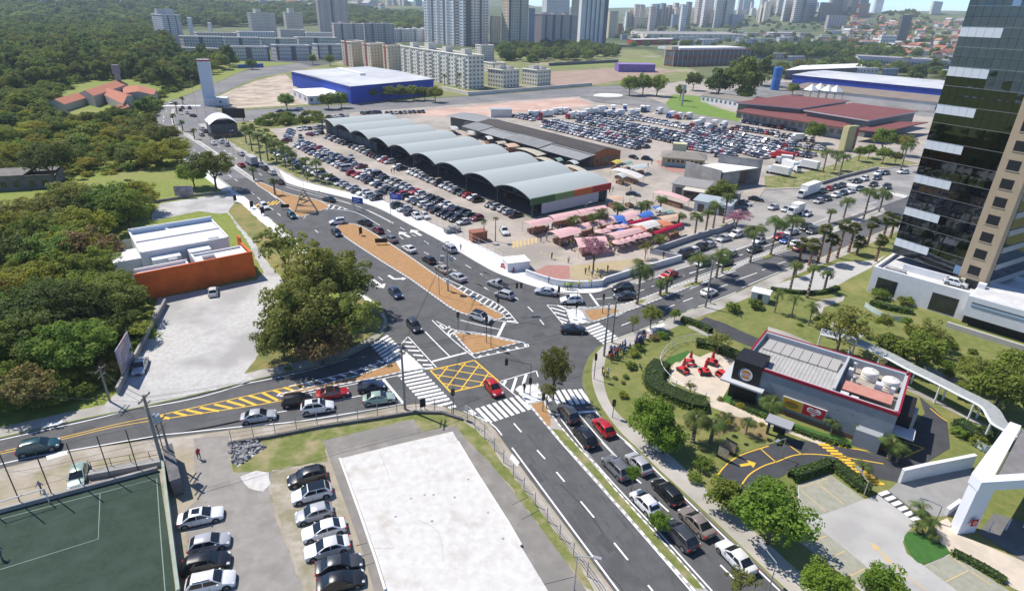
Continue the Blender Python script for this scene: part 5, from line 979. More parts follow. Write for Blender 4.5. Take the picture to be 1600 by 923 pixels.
for i,(c,l,r,t)in enumerate((((552,106),(536,103),(573,103),67),((581,110),(568,107),(604,107),70.5),((608,114),(600,111.5),(632,110),73.5))):
    o=slab(A,c,l,r,t,8,'beige',f'beige windowless-gabled flats with red crest, {ORD[i]} of three behind the blue store',(3,5),.2);q=P(*l).to_2d()-P(*c).to_2d();h=hgt(c[0],c[1],t);a=MB();n_=Vector((q.y,-q.x)).normalized()* -.4;m0=q*.55
    for k in range(9):tt_=math.pi*k/8;v=m0+q.normalized()*math.cos(tt_)*1.9;a.v.append((v.x+n_.x,v.y+n_.y,h-.5+3.0*math.sin(tt_)))
    v=m0+n_;s_=q.normalized()*1.9;a.v+=[(v.x-s_.x,v.y-s_.y,0),(v.x+s_.x,v.y+s_.y,0)];a.f.append(tuple(range(9))+ (9,10));a.m.append(0);a.build('red_crest',redm,o)
slab(A,(732,140),(628,116),(756,138.5),88,8,'cream','long eight-storey cream flats behind the wall of the cross road',(27,4),.5,strips=[(.47,.49,1)],balc=2,pent=[(.4,.1,3,4),(.4,.35,3,4),(.5,.62,3.5,5),(.4,.85,3,4)])
slab(A,(786,138.5),(762,135),(811,136),111,4,'cream','small four-storey cream flats beside the long ones',(6,5),.45,pent=[(.3,.5,3,3),(.6,.3,3,2.5)]);slab(A,(839,135.5),(815,132),(860,133.5),111,4,'cream','small four-storey cream flats at the end of the wall',(6,5),.45,pent=[(.3,.5,3,3),(.6,.3,3,2.5)])
slab(A,(752,96),(743,94),(772,95.5),72,7,'warm','grey flats just behind the cream corner',(3,6),.45);slab(A,(770,116),(756,113),(790,115),100,4,'cream','low cream flats half hidden behind the small ones',(4,5))
slab(T,(724,73),(664,67),(763,68.5),-70,30,'white','huge white tower with dark vertical slots',(12,8),.6,.35,strips=[(.2,.26,1),(.5,.56,1),(.78,.9,1),(.1,.3,0),(.62,.72,0)],balc=2)
slab(T,(794,75),(783,73.5),(824,73.5),-70,30,'beige','tall beige tower beside the green belt',(3,8),.45,strips=[(.0,.12,0),(.55,.62,0)]);slab(T,(826,73),(824,72.5),(834,72.8),14,18,'blue','slim bluish tower between the beige tower and the grey complex',(2,3));slab(T,(768,68),(765,67),(782,67.5),26,14,'beige','slim beige tower between the white and the beige towers',(2,4))
slab(T,(845,73),(833,72),(900,73),23,13,'mauve','grey unfinished residential complex with dark top floors',(3,18),.4,strips=[(.1,.15,0),(.3,.38,0),(.52,.58,0),(.78,.84,0)],pent=[(.15,.5,4,3),(.45,.5,4,3),(.75,.5,4,3)]);slab(T,(852,60),(845,59),(887,60),-40,30,'white','white tower rising behind the unfinished complex',(2,12),.6);slab(T,(892,60),(890,59.5),(902,60),-8,22,'beige','thin beige tower behind the unfinished complex',(2,4))
slab(T,(905,71),(901,70),(946,70),-30,28,'white','white tower with five dark vertical stripes',(3,12),.3,strips=[(.17,.22,0),(.33,.38,0),(.49,.54,0),(.65,.7,0),(.84,1,0)]);slab(T,(950,60),(946,59),(963,60),18,14,'beige','beige tower right of the striped white tower',(3,5));slab(A,(964,56),(962,55.5),(972,56),38,6,'rust','small rusty block beside the factory',(2,3),fr=False)
slab('factory',(975,50),(973,49),(1017,50),33,4,'lime','pale green factory with stacks on the roof',(2,9),pent=[(.15,.5,4,6),(.5,.5,4,6),(.85,.5,4,6)]);slab('chimney',(976,55),(974.5,54.7),(978,54.8),24,3,'white','white chimney before the pale green factory',fr=False,cat='chimney')
for i in range(6):slab(T,(1020+10*i,49),(1016.5+10*i,48.5),(1026+10*i,48.8),17- (i%2)*3,16,['grey','blue','pink','warm','grey','dark'][i],f'slender tower, {ORD[i]} from the factory in the close cluster',(2,3),.5,strips=[(.6,1,0)],group='cluster of slender towers')
for i,(x0,xm,x1,t,y,w_,lb)in enumerate(((1080,1086,1094,-12,50,'pink','tall pinkish tower beside the cluster'),(1091,1095,1107,4,52,'white','white balcony tower before the pinkish one'),(1110,1113,1129,6,53,'warm','pale tower with horizontal balcony bands'),(1127,1129,1141,4,53,'grey','grey slab tower behind the banded one'),(1151,1156,1171,9,44,'blue','bluish tower standing alone on the horizon'),(1180,1184,1199,10,46,'mauve','mauve tower left of the right-hand group'),(1191,1193,1206,20,50,'white','short white tower of the right-hand group'),(1204,1208,1222,4,51,'warm','round-topped pale tower of the right-hand group'),(1215,1218,1231,9,54,'white','white tower in the middle of the right-hand group'),(1229,1234,1248,-8,55,'warm','tallest tower of the right-hand group'),(1246,1250,1266,-12,55,'grey','grey tower at the right of that group'))):
    slab(T,(xm,y),(x0,y-.7),(x1,y-.3),t,20,w_,lb,(3,5),.55,.4,balc=1,pent=[(.5,.5,4,4)])
for i,(x0,xm,x1,t,y,w_,lb)in enumerate(((1136,1140,1158,35,53,'blue','low bluish block under the lone tower'),(1271,1274,1289,26,56,'dark','dark tower left of the antenna mast'),(1286,1289,1306,19,55,'dark','dark tower with white crown'),(1300,1302,1316,28,54,'white','white tower behind the wide mauve block'),(1284,1288,1316,39,60,'mauve','wide mauve block below the dark towers'),(1314,1319,1345,12,55,'dark','tall dark unfinished tower beside the mast'),(1329,1332,1348,34,57,'rust','brown block at the foot of the dark tower'),(1356,1359,1371,19,44,'pink','pale pink tower on the hill horizon'),(1396,1398,1413,28,74,'dark','dark slab tower on the hillside'),(1441,1444,1458,38,58,'warm','short pale block on the hillside town'),(1370,1373,1396,58,76,'white','white villa block on the hillside'),(1340,1343,1368,66,80,'grey','grey block at the foot of the hillside'))):
    slab(T if t<40 else A,(xm,y),(x0,y-.7),(x1,y-.3),t,14 if t<40 else 4,w_,lb,(3,6),.5,.45)
ms_=P(1325,80);mast=empty('antenna_mast',(ms_.x,ms_.y,gz(ms_)),0,'red and white lattice antenna mast before the dark tower','mast');a=MB();hm=hgt(1325,80,0)
for k in range(12):
    z0,z1=hm*k/12,hm* (k+1)/12;r0,r1=5* (1-k/13),5* (1- (k+1)/13)
    for q in range(4):t0,t1=q*1.5708,(q+1)*1.5708;a.tube((r0*math.cos(t0),r0*math.sin(t0),z0),(r1*math.cos(t0),r1*math.sin(t0),z1),.35,n=4,mi=k%2);a.tube((r0*math.cos(t0),r0*math.sin(t0),z0),(r1*math.cos(t1),r1*math.sin(t1),z1),.22,n=4,mi=k%2)
a.build('lattice',[mat('mast_red',(.4,.08,.05),rough=.7),mat('mast_white',(.6,.6,.6),rough=.7)],mast)
def low(name,C_,L_,R__,h,wall,roofm,label,cols=(8,8),wins=True,rise=0,ww=.4,cat='building'):
    c,l,r=(P(*q).to_2d()for q in(C_,L_,R__));k=l+r-c;z0=gz(Vector((*c,0)));root=empty(name,(c.x,c.y,z0+KZ* (z0==0)),0,label,cat);lo=[Vector((0,0)),r-c,k-c,l-c];a=MB();a.prism([tuple(p)for p in lo],-1,h,0,top=False);a.build('wall',wall,root)
    cen=(lo[0]+lo[2])/2;ro=[cen+ (p-cen)*1.02 for p in lo];a=MB();m0,m1=(ro[0]+ro[3])/2,(ro[1]+ro[2])/2
    a.add([(*ro[0],h),(*ro[1],h),(*ro[2],h),(*ro[3],h),(*m0,h+rise+.05),(*m1,h+rise+.05)],[(0,1,5,4),(2,3,4,5),(0,4,3),(1,2,5)]);a.build('roof',roofm,root)
    if wins:
        a=MB()
        for p,q,n in((lo[0],lo[1],cols[1]),(lo[3],lo[0],cols[0])):
            d=q-p;cw=d.length/n;d.normalize();nn=Vector((d.y,-d.x))*.08
            for i in range(n):s0,s1=p+d*cw* (i+.5-ww/2),p+d*cw* (i+.5+ww/2);a.quad((*(s0+nn),h*.35),(*(s1+nn),h*.35),(*(s1+nn),h*.75),(*(s0+nn),h*.75))
        a.build('window',win_m,root)['kind']='stuff'
    return root
blue_w=mat('cobalt_cladding',(.015,.065,.44),(.012,.05,.36),.15,.6);pale_rf=mat('pale_metal_roof',(.5,.51,.52),(.42,.43,.44),.12,.6,c3=(.58,.58,.58),s3=.04);red_rf=mat('oxblood_roof',(.17,.055,.05),(.2,.07,.06),.2,.75);brn=mat('brown_roof',(.2,.16,.13),(.26,.21,.17),.15,.9)
low('superstore',(549.5,163),(458,135),(678,148),9.6,blue_w,pale_rf,'large cobalt blue store with pale grey roof and long skylight',wins=False,rise=.8)
ss=bpy.data.objects['superstore'];c0=Vector(ss.location).to_2d();q=[P(*t,10.6)for t in((530,108.5),(567,117.5))];a=MB();d=(q[1]-q[0]).to_2d();n_=Vector((-d.y,d.x)).normalized()*1.8;b0=q[0].to_2d()-c0;b1=q[1].to_2d()-c0;a.prism([tuple(b0-n_),tuple(b1-n_),tuple(b1+n_),tuple(b0+n_)],9.8,11.6,0);a.build('skylight',mat('bright_white_roof',(.78,.78,.77)),ss)
low('loading_annex',(482,164),(458,152),(547,160),4.5,wall_w,mat('bright_white_roof',(.78,.78,.77)),'white-roofed loading annex of the blue store',(3,6),rise=.3);low('loading_canopy',(520,152),(462,134),(540,148),5.0,FC['warm'],pale_rf,'grey loading canopy along the blue store',(6,2),ww=.7)
low('boundary_wall',(732,150),(690,141),(733,149.6),2.4,FC['cream'],FC['cream'],'cream boundary wall below the palms of the cream flats',wins=False,cat='wall');low('boundary_wall',(733,150),(732,149.6),(925,134.5),2.2,FC['warm'],FC['warm'],'long grey boundary wall along the cross road',wins=False,cat='wall');low('boundary_wall',(858,104),(857,103.6),(966,98),3,FC['dark'],FC['dark'],'dark boundary wall below the green belt',wins=False,cat='wall');low('hoarding',(372,107.5),(371,107),(412,105.5),3,mat('blue_hoarding',(.02,.13,.4),rough=.6),mat('blue_hoarding',(.02,.13,.4)),'bright blue hoarding beside the upper road',wins=False,cat='fence')
bk=slab('brick_building',(1050,104.5),(1037,103),(1169,101),76,2,'brick','long brown brick building with slim concrete fins',(2,16),.82,.62,H=16);lo_=(P(1169,101)-P(1050,104.5)).to_2d();a=MB();dn=lo_.normalized();nn=Vector((dn.y,-dn.x))
for k in range(18):p=lo_* (k/17)+nn*.4;a.tube((*p,0),(*p,16.5),.3,n=4)
a.build('concrete_fin',FC['warm'],bk)['kind']='stuff';low('concrete_roof',(1050,78.5),(1048,75),(1162,80.5),16.2,FC['warm'],FC['warm'],'pale concrete roof deck of the brick building',wins=False)if False else None
a=MB();l_=(P(1037,103)-P(1050,104.5)).to_2d();a.prism([tuple(l_*.3),tuple(l_*1.1),tuple(l_*1.1+lo_*.08),tuple(l_*.3+lo_*.08)],0,20,0);a.build('stair_tower',FC['beige'],bk);a=MB();e=l_.normalized();a.prism([tuple(lo_*.1+l_*.3),tuple(lo_*.97+l_*.3),tuple(lo_*.97+l_*3),tuple(lo_*.1+l_*3)],16,18.5,0);a.build('roof_deck',FC['white'],bk)
slab('shopping_mall',(1010,64),(985,58),(1160,64),50,3,'warm','long low beige shopping mall below the towers',(3,18),.3,H=14,base=-1);low('store',(990,71),(980,69),(1056,69.5),9,mat('store_red',(.35,.02,.035),rough=.7),pale_rf,'red-walled store with white roof edge',wins=False);low('store',(1205,62),(1190,60),(1262,62),12,mat('store_grey',(.16,.2,.19),(.35,.03,.05),.02,.7),pale_rf,'grey-green mall wing with red and blue panels',(2,8));low('store',(1262,70),(1255,68),(1300,70),8,FC['pink'],red_rf,'small pinkish shops below the mall')
low('scaffold_shed',(966,113),(960,110),(1023,113.5),7,mat('purple_sheet',(.16,.1,.34),(.22,.15,.42),.3,.7),mat('purple_top',(.3,.2,.46),(.22,.15,.38),.3,.7),'purple-clad works shed on the building site',wins=False,rise=.4)
rw=low('warehouse',(1157,190),(1180,165),(1316,218),5.2,mat('warehouse_wall',(.42,.4,.38),(.34,.32,.3),.3,.85),red_rf,'long warehouse with oxblood roofs and a red lean-to',(6,14),rise=.3,ww=.55)
b0=Vector(rw.location).to_2d();
def onz(px,z):return[tuple((P(x,y,z).to_2d()-b0))for x,y in px]
for px,z in(([(1147,162),(1230,150),(1328,159),(1250,171.5)],7.6),([(1255,174),(1331,162.5),(1436,175.5),(1357,190.5)],7.6)):
    a=MB();g=onz(px,z);a.prism(g,z,z+.5,1,bottom=True,mtop=0);a.build('roof',[red_rf,pale_rf],rw);cx_=sum(p[0]for p in g)/4;cy_=sum(p[1]for p in g)/4;g2=[(cx_+ (x-cx_)*.93,cy_+ (y-cy_)*.93)for x,y in g];a=MB();a.prism(g2,0,z,0,top=False);a.build('upper_wall',mat('warehouse_grey',(.17,.165,.165),(.24,.23,.22),.3,.85,stretch=(.2,.2,4)),rw)
a=MB();a.prism(onz([(1150,175.5),(1167,170),(1330,196),(1318,201.5)],5.3),5.3,5.7,0,bottom=True);a.build('lean_to_roof',red_rf,rw);a=MB();a.prism(onz([(1330,203),(1400,191),(1450,192),(1375,208)],5),4.8,5.2,0,bottom=True);a.build('lean_to_roof',red_rf,rw)
low('store',(1236,134.5),(1285,126),(1466,160),8.5,blue_w,pale_rf,'long cobalt-walled store with white roof beside the glass tower',wins=False,rise=.5);low('store',(1225,125),(1250,116),(1345,119),8,FC['dark'],mat('bright_white_roof',(.78,.78,.77)),'white-roofed hall behind the cobalt store',wins=False);low('shed',(1240,147),(1262,139),(1460,172),4.5,FC['warm'],brn,'brown-roofed sheds between the red roofs and the cobalt store',wins=False,rise=.8)
low('office_building',(1340,105),(1334,100),(1486,114),11,FC['grey'],roofg,'long office building with cobalt roof band',(2,30),ww=.7);a=MB();q0,q1=P(1338,104.6),P(1486,113.6);ob_=bpy.data.objects['office_building'];e=(q1-q0).to_2d();nn=Vector((e.y,-e.x)).normalized()*.6;s_=q0.to_2d()-Vector(ob_.location).to_2d();a.add([(*(s_+nn),9.2),(*(s_+e+nn),9.2),(*(s_+e+nn),11.8),(*(s_+nn),11.8)],[(0,1,2,3)]);a.build('roof_band',blue_w,ob_)
low('bungalow',(1095,160),(1107,153),(1181,174),4,wall_w,mat('old_grey_tiles',(.2,.185,.165)),'long white bungalow with grey roof beside the lawn',(2,12),rise=1.2);low('guard_house',(767,184),(764,181.5),(800,184),4,FC['warm'],mat('bluish_sheet',(.32,.38,.42)),'small shed with bluish roof at the clay lot',wins=False)
for i,(x,y)in enumerate(((1264,157),(1277,155),(1290,158),(1302,159))):
    q=P(x,y);o=empty('pavilion_tent',(q.x,q.y,KZ),.4,f'white peaked tent, {ORD[i]} behind the red roofs','tent','white peaked tents');a=MB();a.add([(-3.5,-3.5,6.5),(3.5,-3.5,6.5),(3.5,3.5,6.5),(-3.5,3.5,6.5),(0,0,10.5)],[(0,1,4),(1,2,4),(2,3,4),(3,0,4)]);a.build('canopy',mat('tent_white',(.75,.75,.74),rough=.7),o);bx(o,'leg',dark_st,*[(x_,x_+.15,y_,y_+.15,0,6.5)for x_ in(-3.4,3.3)for y_ in(-3.4,3.3)])
q=P(1210,141);o=empty('water_tank',(q.x,q.y,KZ),0,'tall blue cylindrical water tank beside the cobalt store','tank');a=MB();hh=hgt(1210,141,106);a.lathe([(0,0),(3.2,0),(3.2,hh),(2.9,hh+.3),(0,hh+.5)],20);a.build('tank_body',mat('tank_blue',(.03,.14,.42),rough=.5),o,smooth=True);a=MB();a.lathe([(3.25,hh*.5),(3.3,hh*.5+.1),(3.25,hh*.5+.2)],20);a.build('hoop',steel,o)
q=P(1323,236);o=empty('painted_silo',(q.x,q.y,KZ),.3,'yellow concrete pylon with a painted dark panel','pylon');hh=hgt(1323,236,197);bx(o,'shaft',mat('yellow_concrete',(.46,.42,.2),(.4,.37,.2),.5,.85),(-2.5,2.5,-1,1,0,hh));bx(o,'side_shaft',mat('yellow_concrete',(.46,.42,.2)),(-3.4,-2.52,-1.6,1.4,0,hh*.97));bx(o,'painted_panel',mat('mural',(.12,.2,.28),(.4,.06,.05),.35,.7,lo=.45,hi=.55),(1.2,2.6,-1.06,-1.01,1,hh-.6))
q=P(1065,166);o=empty('lamp_tower',(q.x,q.y,KZ),0,'grey lamp tower on the lawn by the roundabout','tower');hh=hgt(1065,166,133);a=MB();a.tube((0,0,0),(0,0,hh),.7,.6,10);a.build('shaft',steel,o);bx(o,'head',steel,(-1.1,1.1,-1.1,1.1,hh*.8,hh))
psheet('access_road',[(905,152),(930,139),(985,141),(1040,163),(1050,170),(1155,187),(1160,197),(1100,190),(1010,172),(985,166),(930,160)],Zs+.01,asph_old);psheet('roundabout',[(927,149),(935,146.5),(953,146.3),(970,147.5),(973,150),(965,151.5),(945,151.5),(931,150.5)],Zs+.05,white_con,sm=3)
psheet('clay_lot',[(640,178),(670,172),(800,160),(895,153),(920,160),(924,166),(825,174),(762,181),(675,182)],Zs+.012,clay_m);psheet('verge',[(352,192),(400,189),(550,177),(560,175),(520,183),(508,192),(440,200),(380,205),(350,206),(335,198)],Zs+.012,verge_m);psheet('verge',[(350,214),(380,205),(425,205),(440,222),(470,250),(500,272),(560,300),(536,297),(494,287),(466,278),(436,262),(401,246),(370,228)],Zs+.014,verge_m)
psheet('lawn',[(1040,163),(1050,172),(1155,190),(1160,180),(1110,165),(1090,150),(1050,148)],Zs+.016,mat('far_lawn',(.13,.22,.035),(.17,.25,.05),.2,.95));psheet('lawn',[(1195,294),(1250,292),(1284,285),(1372,262),(1440,256),(1400,247),(1340,243),(1310,255),(1260,268),(1195,276)],Zs+.016,verge_m);psheet('lawn',[(1232,228),(1290,236),(1280,240),(1236,236)],Zs+.016,verge_m);psheet('lawn',[(1005,104),(960,103),(860,107),(850,104),(900,99),(970,93),(1035,95),(1035,103)],Zs+.1,mat('field',(.17,.22,.06),(.22,.24,.08),.05,.95));psheet('lawn',[(1080,376),(1096,366),(1148,342),(1146,350),(1112,362)],Zs+.016,verge_m)
psheet('verge',[(335,172),(352,173.5),(482,165.5),(478,162),(400,167),(350,168)],Zs+.012,verge_m);psheet('building_site',[(860,133),(925,133),(1000,120),(1060,112),(1030,106),(940,108),(860,112)],Zs+.014,mat('site_earth',(.3,.21,.16),(.36,.27,.21),.06,.95))
hr=random.Random(9);hm_r=[mat('house_roof_%d'%i,c,rough=.85)for i,c in enumerate(((.34,.14,.09),(.4,.2,.13),(.28,.24,.22),(.5,.48,.46)))];hm_w=[mat('house_wall_%d'%i,c,rough=.85)for i,c in enumerate(((.6,.58,.55),(.5,.42,.34),(.55,.35,.25),(.62,.62,.62)))]
HW=[MB().box(-5,5,-4,4,-2,5).me('wall',m_)for m_ in hm_w];a=MB();a.add([(-5.4,-4.4,5),(5.4,-4.4,5),(5.4,4.4,5),(-5.4,4.4,5),(-5.4,0,7.4),(5.4,0,7.4)],[(0,1,5,4),(2,3,4,5),(0,4,3),(1,2,5)]);HRf=[]
for m_ in hm_r:b=MB();b.v,b.f,b.m=list(a.v),list(a.f),list(a.m);HRf.append(b.me('roof',m_))
def houses(xr,dr,n,label,group,sc_):
    for _ in range(n):
        px=hr.uniform(*xr);d=hr.uniform(*dr);v=((px-800)/FPX*RT+ (25-461.5)/FPX*DN+FW);az=math.atan2(v.x,v.y);x,y=d*math.sin(az),d*math.cos(az);s=hr.uniform(*sc_)
        o=empty('hillside_house',(x,y,hill_h(x,y)),hr.uniform(0,3.14),label,'house',group);o.scale=(s,s,s*hr.uniform(.8,1.2));obj('wall',hr.choice(HW),o);rk=hr.randrange(4);obj('roof',HRf[rk],o);HL.append((o,('red-roofed','orange-roofed','brown-roofed','pale-roofed')[rk]))
HL=[]
houses((1330,1530),(1150,2500),170,'small house with pitched roof in the hillside town at right','houses of the right hillside town',(1.0,1.9));rank(HL,'small {c} house, {n} from left in the {b} row of the right hillside town','lowest second third fourth fifth'.split());HL=[]
houses((120,640),(2300,3900),120,'tiny pale house on the hazy hills at left','houses of the far left hills',(1.8,3.6))
rank(HL,'tiny {c} house, {n} from left in the {b} row of the hazy left hills','lowest second third fourth'.split())
gr=random.Random(31)
def city(xr,yr,tr_,n,wpx,label,name,fl,grp):
    L_=[]
    for _ in range(n):
        x,y=gr.uniform(*xr),gr.uniform(*yr);w_=gr.uniform(*wpx);col=gr.choice(['white','warm','grey','cream','beige','pink','blue']);o=slab(name,(x,y),(x-w_*.35,y-.35),(x+w_,y-.2),y,fl,col,label,(2,4),.4,.4,H=gr.uniform(*tr_),group=grp);L_.append((o,col))
    rank(L_,label,'nearest second third fourth'.split())
city((60,700),(28,34),(30,68),64,(5,11),'hazy {c} block, {n} from left in the {b} line of the far left skyline',T,14,'far left skyline');city((960,1330),(45,54),(24,75),56,(4,9),'hazy {c} tower, {n} from left in the {b} line of the middle skyline',T,14,'middle skyline');city((970,1330),(56,72),(6,11),46,(8,20),'low {c} block, {n} from left in the {b} line below the towers',A,3,'low blocks below the towers');city((1180,1480),(84,122),(5,9),26,(12,26),'low {c} shed, {n} from left in the {b} line behind the warehouses',A,2,'sheds behind the warehouses')
# ------------------------------------------------------------------ trucks
def truck(at,hd,label,cab='white',L_=6.2,box=None,z=KZ,parts=True,H=3.3):
    p=P(*at,z+1.4);rz=head(at,(at[0]+hd[0]*12,at[1]+hd[1]*12));o=empty('box_truck',(p.x,p.y,z),rz,label,'truck','box trucks');h=L_/2;cm=mat('cab_'+cab.replace(' ','_'),COLR[cab]if cab in COLR else(.7,.7,.7),rough=.35,coat=.5)
    a=MB();a.prism([(h-1.9,-1.05),(h-.1,-1.0),(h,-.8),(h,.8),(h-.1,1.0),(h-1.9,1.05)],.5,1.5,0);a.add([(h-1.9,-1.05,1.5),(h-.02,-.95,1.5),(h-.5,-.85,2.45),(h-1.9,-.95,2.5),(h-1.9,1.05,1.5),(h-.02,.95,1.5),(h-.5,.85,2.45),(h-1.9,.95,2.5)],[(0,1,2,3),(5,4,7,6),(1,5,6,2),(3,2,6,7),(0,3,7,4)]);a.build('cab',cm,o)
    a=MB();a.quad((h+.0,-.8,1.6),(h+.0,.8,1.6),(h-.42,.74,2.36),(h-.42,-.74,2.36));a.build('windscreen',glass_m,o);bx(o,'cargo_box',box or cargo_m,(-h,h-2.0,-1.15,1.15,.85,H));bx(o,'chassis',trim_m,(-h+.2,h-.4,-.8,.8,.45,.85))
    for x in(h-1.0,-h+1.3):
        for s in(1,-1):a=MB();a.tube((x,s*.8,.45),(x,s*1.08,.45),.45,n=14);a.build('wheel',tyre_m,o)
    return o
truck((1263,299),(-1,.36),'large white articulated truck queuing beside the lawn',L_=11,z=0,H=3.9);truck((1243,328),(-1,.3),'small white box truck on the pale forecourt',L_=5.5,z=0);truck((392,251),lane_a,'grey box truck climbing the upper avenue',box=mat('grey_cargo',(.4,.4,.4),rough=.7),L_=8,z=0)
for i,(x,y,hd,cb,L_,lb)in enumerate(((1216,267,(-1,-.2),'white',8.5,'white box truck parked against the concrete shed'),(1237,260,(1,.35),'white',8.5,'white box truck with cab towards the lawn'),(1262,258,(-1,-.2),'white',8,'white box trailer truck at the lawn edge'),(1224,250,(-1,-.1),'white',6,'white box truck behind the first two'),(1222,244,(-1,-.2),'red',9,'long red box truck in the far car park'),(1244,215.5,(-1,0),'white',6.5,'white minibus-like truck before the red-roofed warehouse'),(1130,196,(-1,.2),'white',5,'white van-like truck alone on the far asphalt'))):truck((x,y),hd,lb,cb,L_,box=mat('red_cargo',(.36,.03,.035),rough=.6)if 'red box' in lb else None)
tr=random.Random(4)
for i in range(20):
    x=830+i*9.2+tr.uniform(-2,2);y=179.5- (i*.45)+tr.choice((0,4.5,-3));truck((x,y),tr.choice(((-1,.1),(1,-.1),(.2,1))),f'box truck, {ORD[i]} of the truck rows at the back of the car park',tr.choice(('white','blue','white','teal','red')),tr.uniform(5.5,8))
for i,(x,y)in enumerate(((1030,174),(1048,180),(1060,182),(1075,182),(1010,171),(1095,190),(1115,194),(1085,195),(1105,200))):truck((x,y),(-1,.2),f'truck, {ORD[i]} of the loose group below the access road',tr.choice(('white','blue','red','beige')),tr.uniform(5,7))
# ------------------------------------------------------------------ vegetation
def leafm(n,c,c2,rnd=.22,tr=.45):return mat('leaf_'+n,c,c2,.9,.6,c3=tuple(x*.75 for x in c),s3=.35,rnd=rnd,trans=tr,spec=.25,lo=.38,hi=.62)
LM=dict(dark=leafm('dark',(.11,.17,.036),(.16,.22,.05)),mid=leafm('mid',(.18,.255,.038),(.26,.32,.055)),bright=leafm('bright',(.17,.28,.03),(.24,.35,.045),.1),olive=leafm('olive',(.2,.23,.048),(.29,.3,.07)),yellow=leafm('yellow',(.31,.33,.04),(.4,.37,.05)),tan=leafm('tan',(.33,.24,.09),(.2,.19,.06)),
          pink=leafm('pink',(.5,.26,.32),(.42,.2,.27),.1),palm=leafm('palm',(.11,.17,.04),(.17,.22,.055),.15),fan=leafm('fan',(.16,.19,.05),(.23,.23,.08),.15),hedge=leafm('hedge',(.12,.21,.03),(.17,.26,.04),.12))
bark=mat('bark',(.11,.085,.06),(.16,.13,.1),2.5,.95,.5,8);palm_bark=mat('palm_bark',(.2,.17,.13),(.27,.235,.19),3.,.95,.4,8,stretch=(1,1,6));fan_bark=mat('fan_palm_bark',(.22,.12,.075),(.3,.17,.11),3.,.95,.5,8)
def rv(rs):
    while 1:
        v=Vector((rs.uniform(-1,1),rs.uniform(-1,1),rs.uniform(-1,1)))
        if .05<v.length<1:return v.normalized()
def leaf_quad(V,F,p,nrm,s,rs,asp=1.5):
    t=nrm.cross(rv(rs));t=t.normalized()if t.length>.01 else nrm.orthogonal().normalized();b=nrm.cross(t);i=len(V);h=s*.5
    V+=[p-t*h*asp,p-b*h+nrm*h*.25,p+t*h*asp,p+b*h+nrm*h*.25];F.append((i,i+1,i+2,i+3))
def crown_mesh(name,m,seed,nclump,nleaf,ls,zr=.8,rc=(.22,.42),shell=(.45,.95),flat=-.35,gap=0.0):
    rs=random.Random(seed);V,F=[],[]
    for c in range(nclump):
        d=rv(rs);d.z=max(d.z,flat+rs.uniform(0,.2));k=rs.uniform(*shell);ctr=Vector((d.x*k,d.y*k,d.z*k*zr));r=rs.uniform(*rc)* (1.15-.3*abs(d.z))
        for l in range(nleaf):
            n_=rv(rs)
            if n_.z< -.5 and rs.random()<.7:n_.z*=-1
            q=ctr+Vector((n_.x*r,n_.y*r,n_.z*r*.75))*rs.uniform(.65,1.06)
            leaf_quad(V,F,q,(n_+rv(rs)*.75+Vector((0,0,.25))).normalized(),ls*rs.uniform(.6,1.35),rs)
    return mesh(name,V,F,m)
def trunk_mesh(name,m,seed,h=1.0,r=.06,limbs=5,spread=.55,up=.55):
    rs=random.Random(seed);a=MB();p=Vector((0,0,-.12));q=Vector((rs.uniform(-.05,.05),rs.uniform(-.05,.05),h*.55));a.tube(p,q,r*1.25,r*.8,8)
    for k in range(limbs):
        t=6.283*k/limbs+rs.uniform(-.4,.4);s0=p.lerp(q,rs.uniform(.6,1));e=s0+Vector((math.cos(t)*spread*rs.uniform(.5,1),math.sin(t)*spread*rs.uniform(.5,1),up*rs.uniform(.6,1.1)));md=s0.lerp(e,.5)+Vector((0,0,.05));a.tube(s0,md,r*.55,r*.38,6);a.tube(md,e,r*.38,r*.14,5)
        for j in range(2):
            t2=t+rs.uniform(-1,1);e2=md+Vector((math.cos(t2)*spread*.45,math.sin(t2)*spread*.45,up*rs.uniform(.3,.7)));a.tube(md,e2,r*.25,r*.08,4)
    return a.me(name,m,True)
CROWN={}
def crowns(key,m,n,*args,**kw):CROWN[key]=[crown_mesh('crown',m,100*len(CROWN)+i,*args,**kw)for i in range(n)]
crowns('forest',LM['dark'],4,46,60,.11,zr=1.0,rc=(.2,.36));crowns('mid',LM['mid'],3,50,70,.1,zr=.82);crowns('olive',LM['olive'],4,150,64,.05,zr=.78,rc=(.1,.23),shell=(.4,1.02));crowns('big_mid',LM['mid'],3,130,64,.052,zr=.72,rc=(.11,.25),shell=(.45,1));crowns('big_dark',LM['dark'],3,130,64,.052,zr=.75,rc=(.11,.25),shell=(.45,1));crowns('big_yellow',LM['yellow'],2,120,60,.052,zr=.7,rc=(.11,.25),shell=(.45,1));crowns('bright',LM['bright'],2,75,80,.07,zr=.85,rc=(.2,.34))
crowns('yellow',LM['yellow'],2,40,60,.1,zr=.75);crowns('tan',LM['tan'],2,50,70,.08,zr=.85,rc=(.18,.32));crowns('sparse',LM['olive'],2,40,34,.075,zr=.75,rc=(.14,.26),shell=(.3,1));crowns('pink',LM['pink'],2,60,42,.06,zr=.7,rc=(.12,.24),shell=(.35,1));crowns('shrub',LM['mid'],2,26,46,.13,zr=.7,flat=-.1)
TRUNK=[trunk_mesh('trunk',bark,50+i)for i in range(3)]
rsT=random.Random(5)
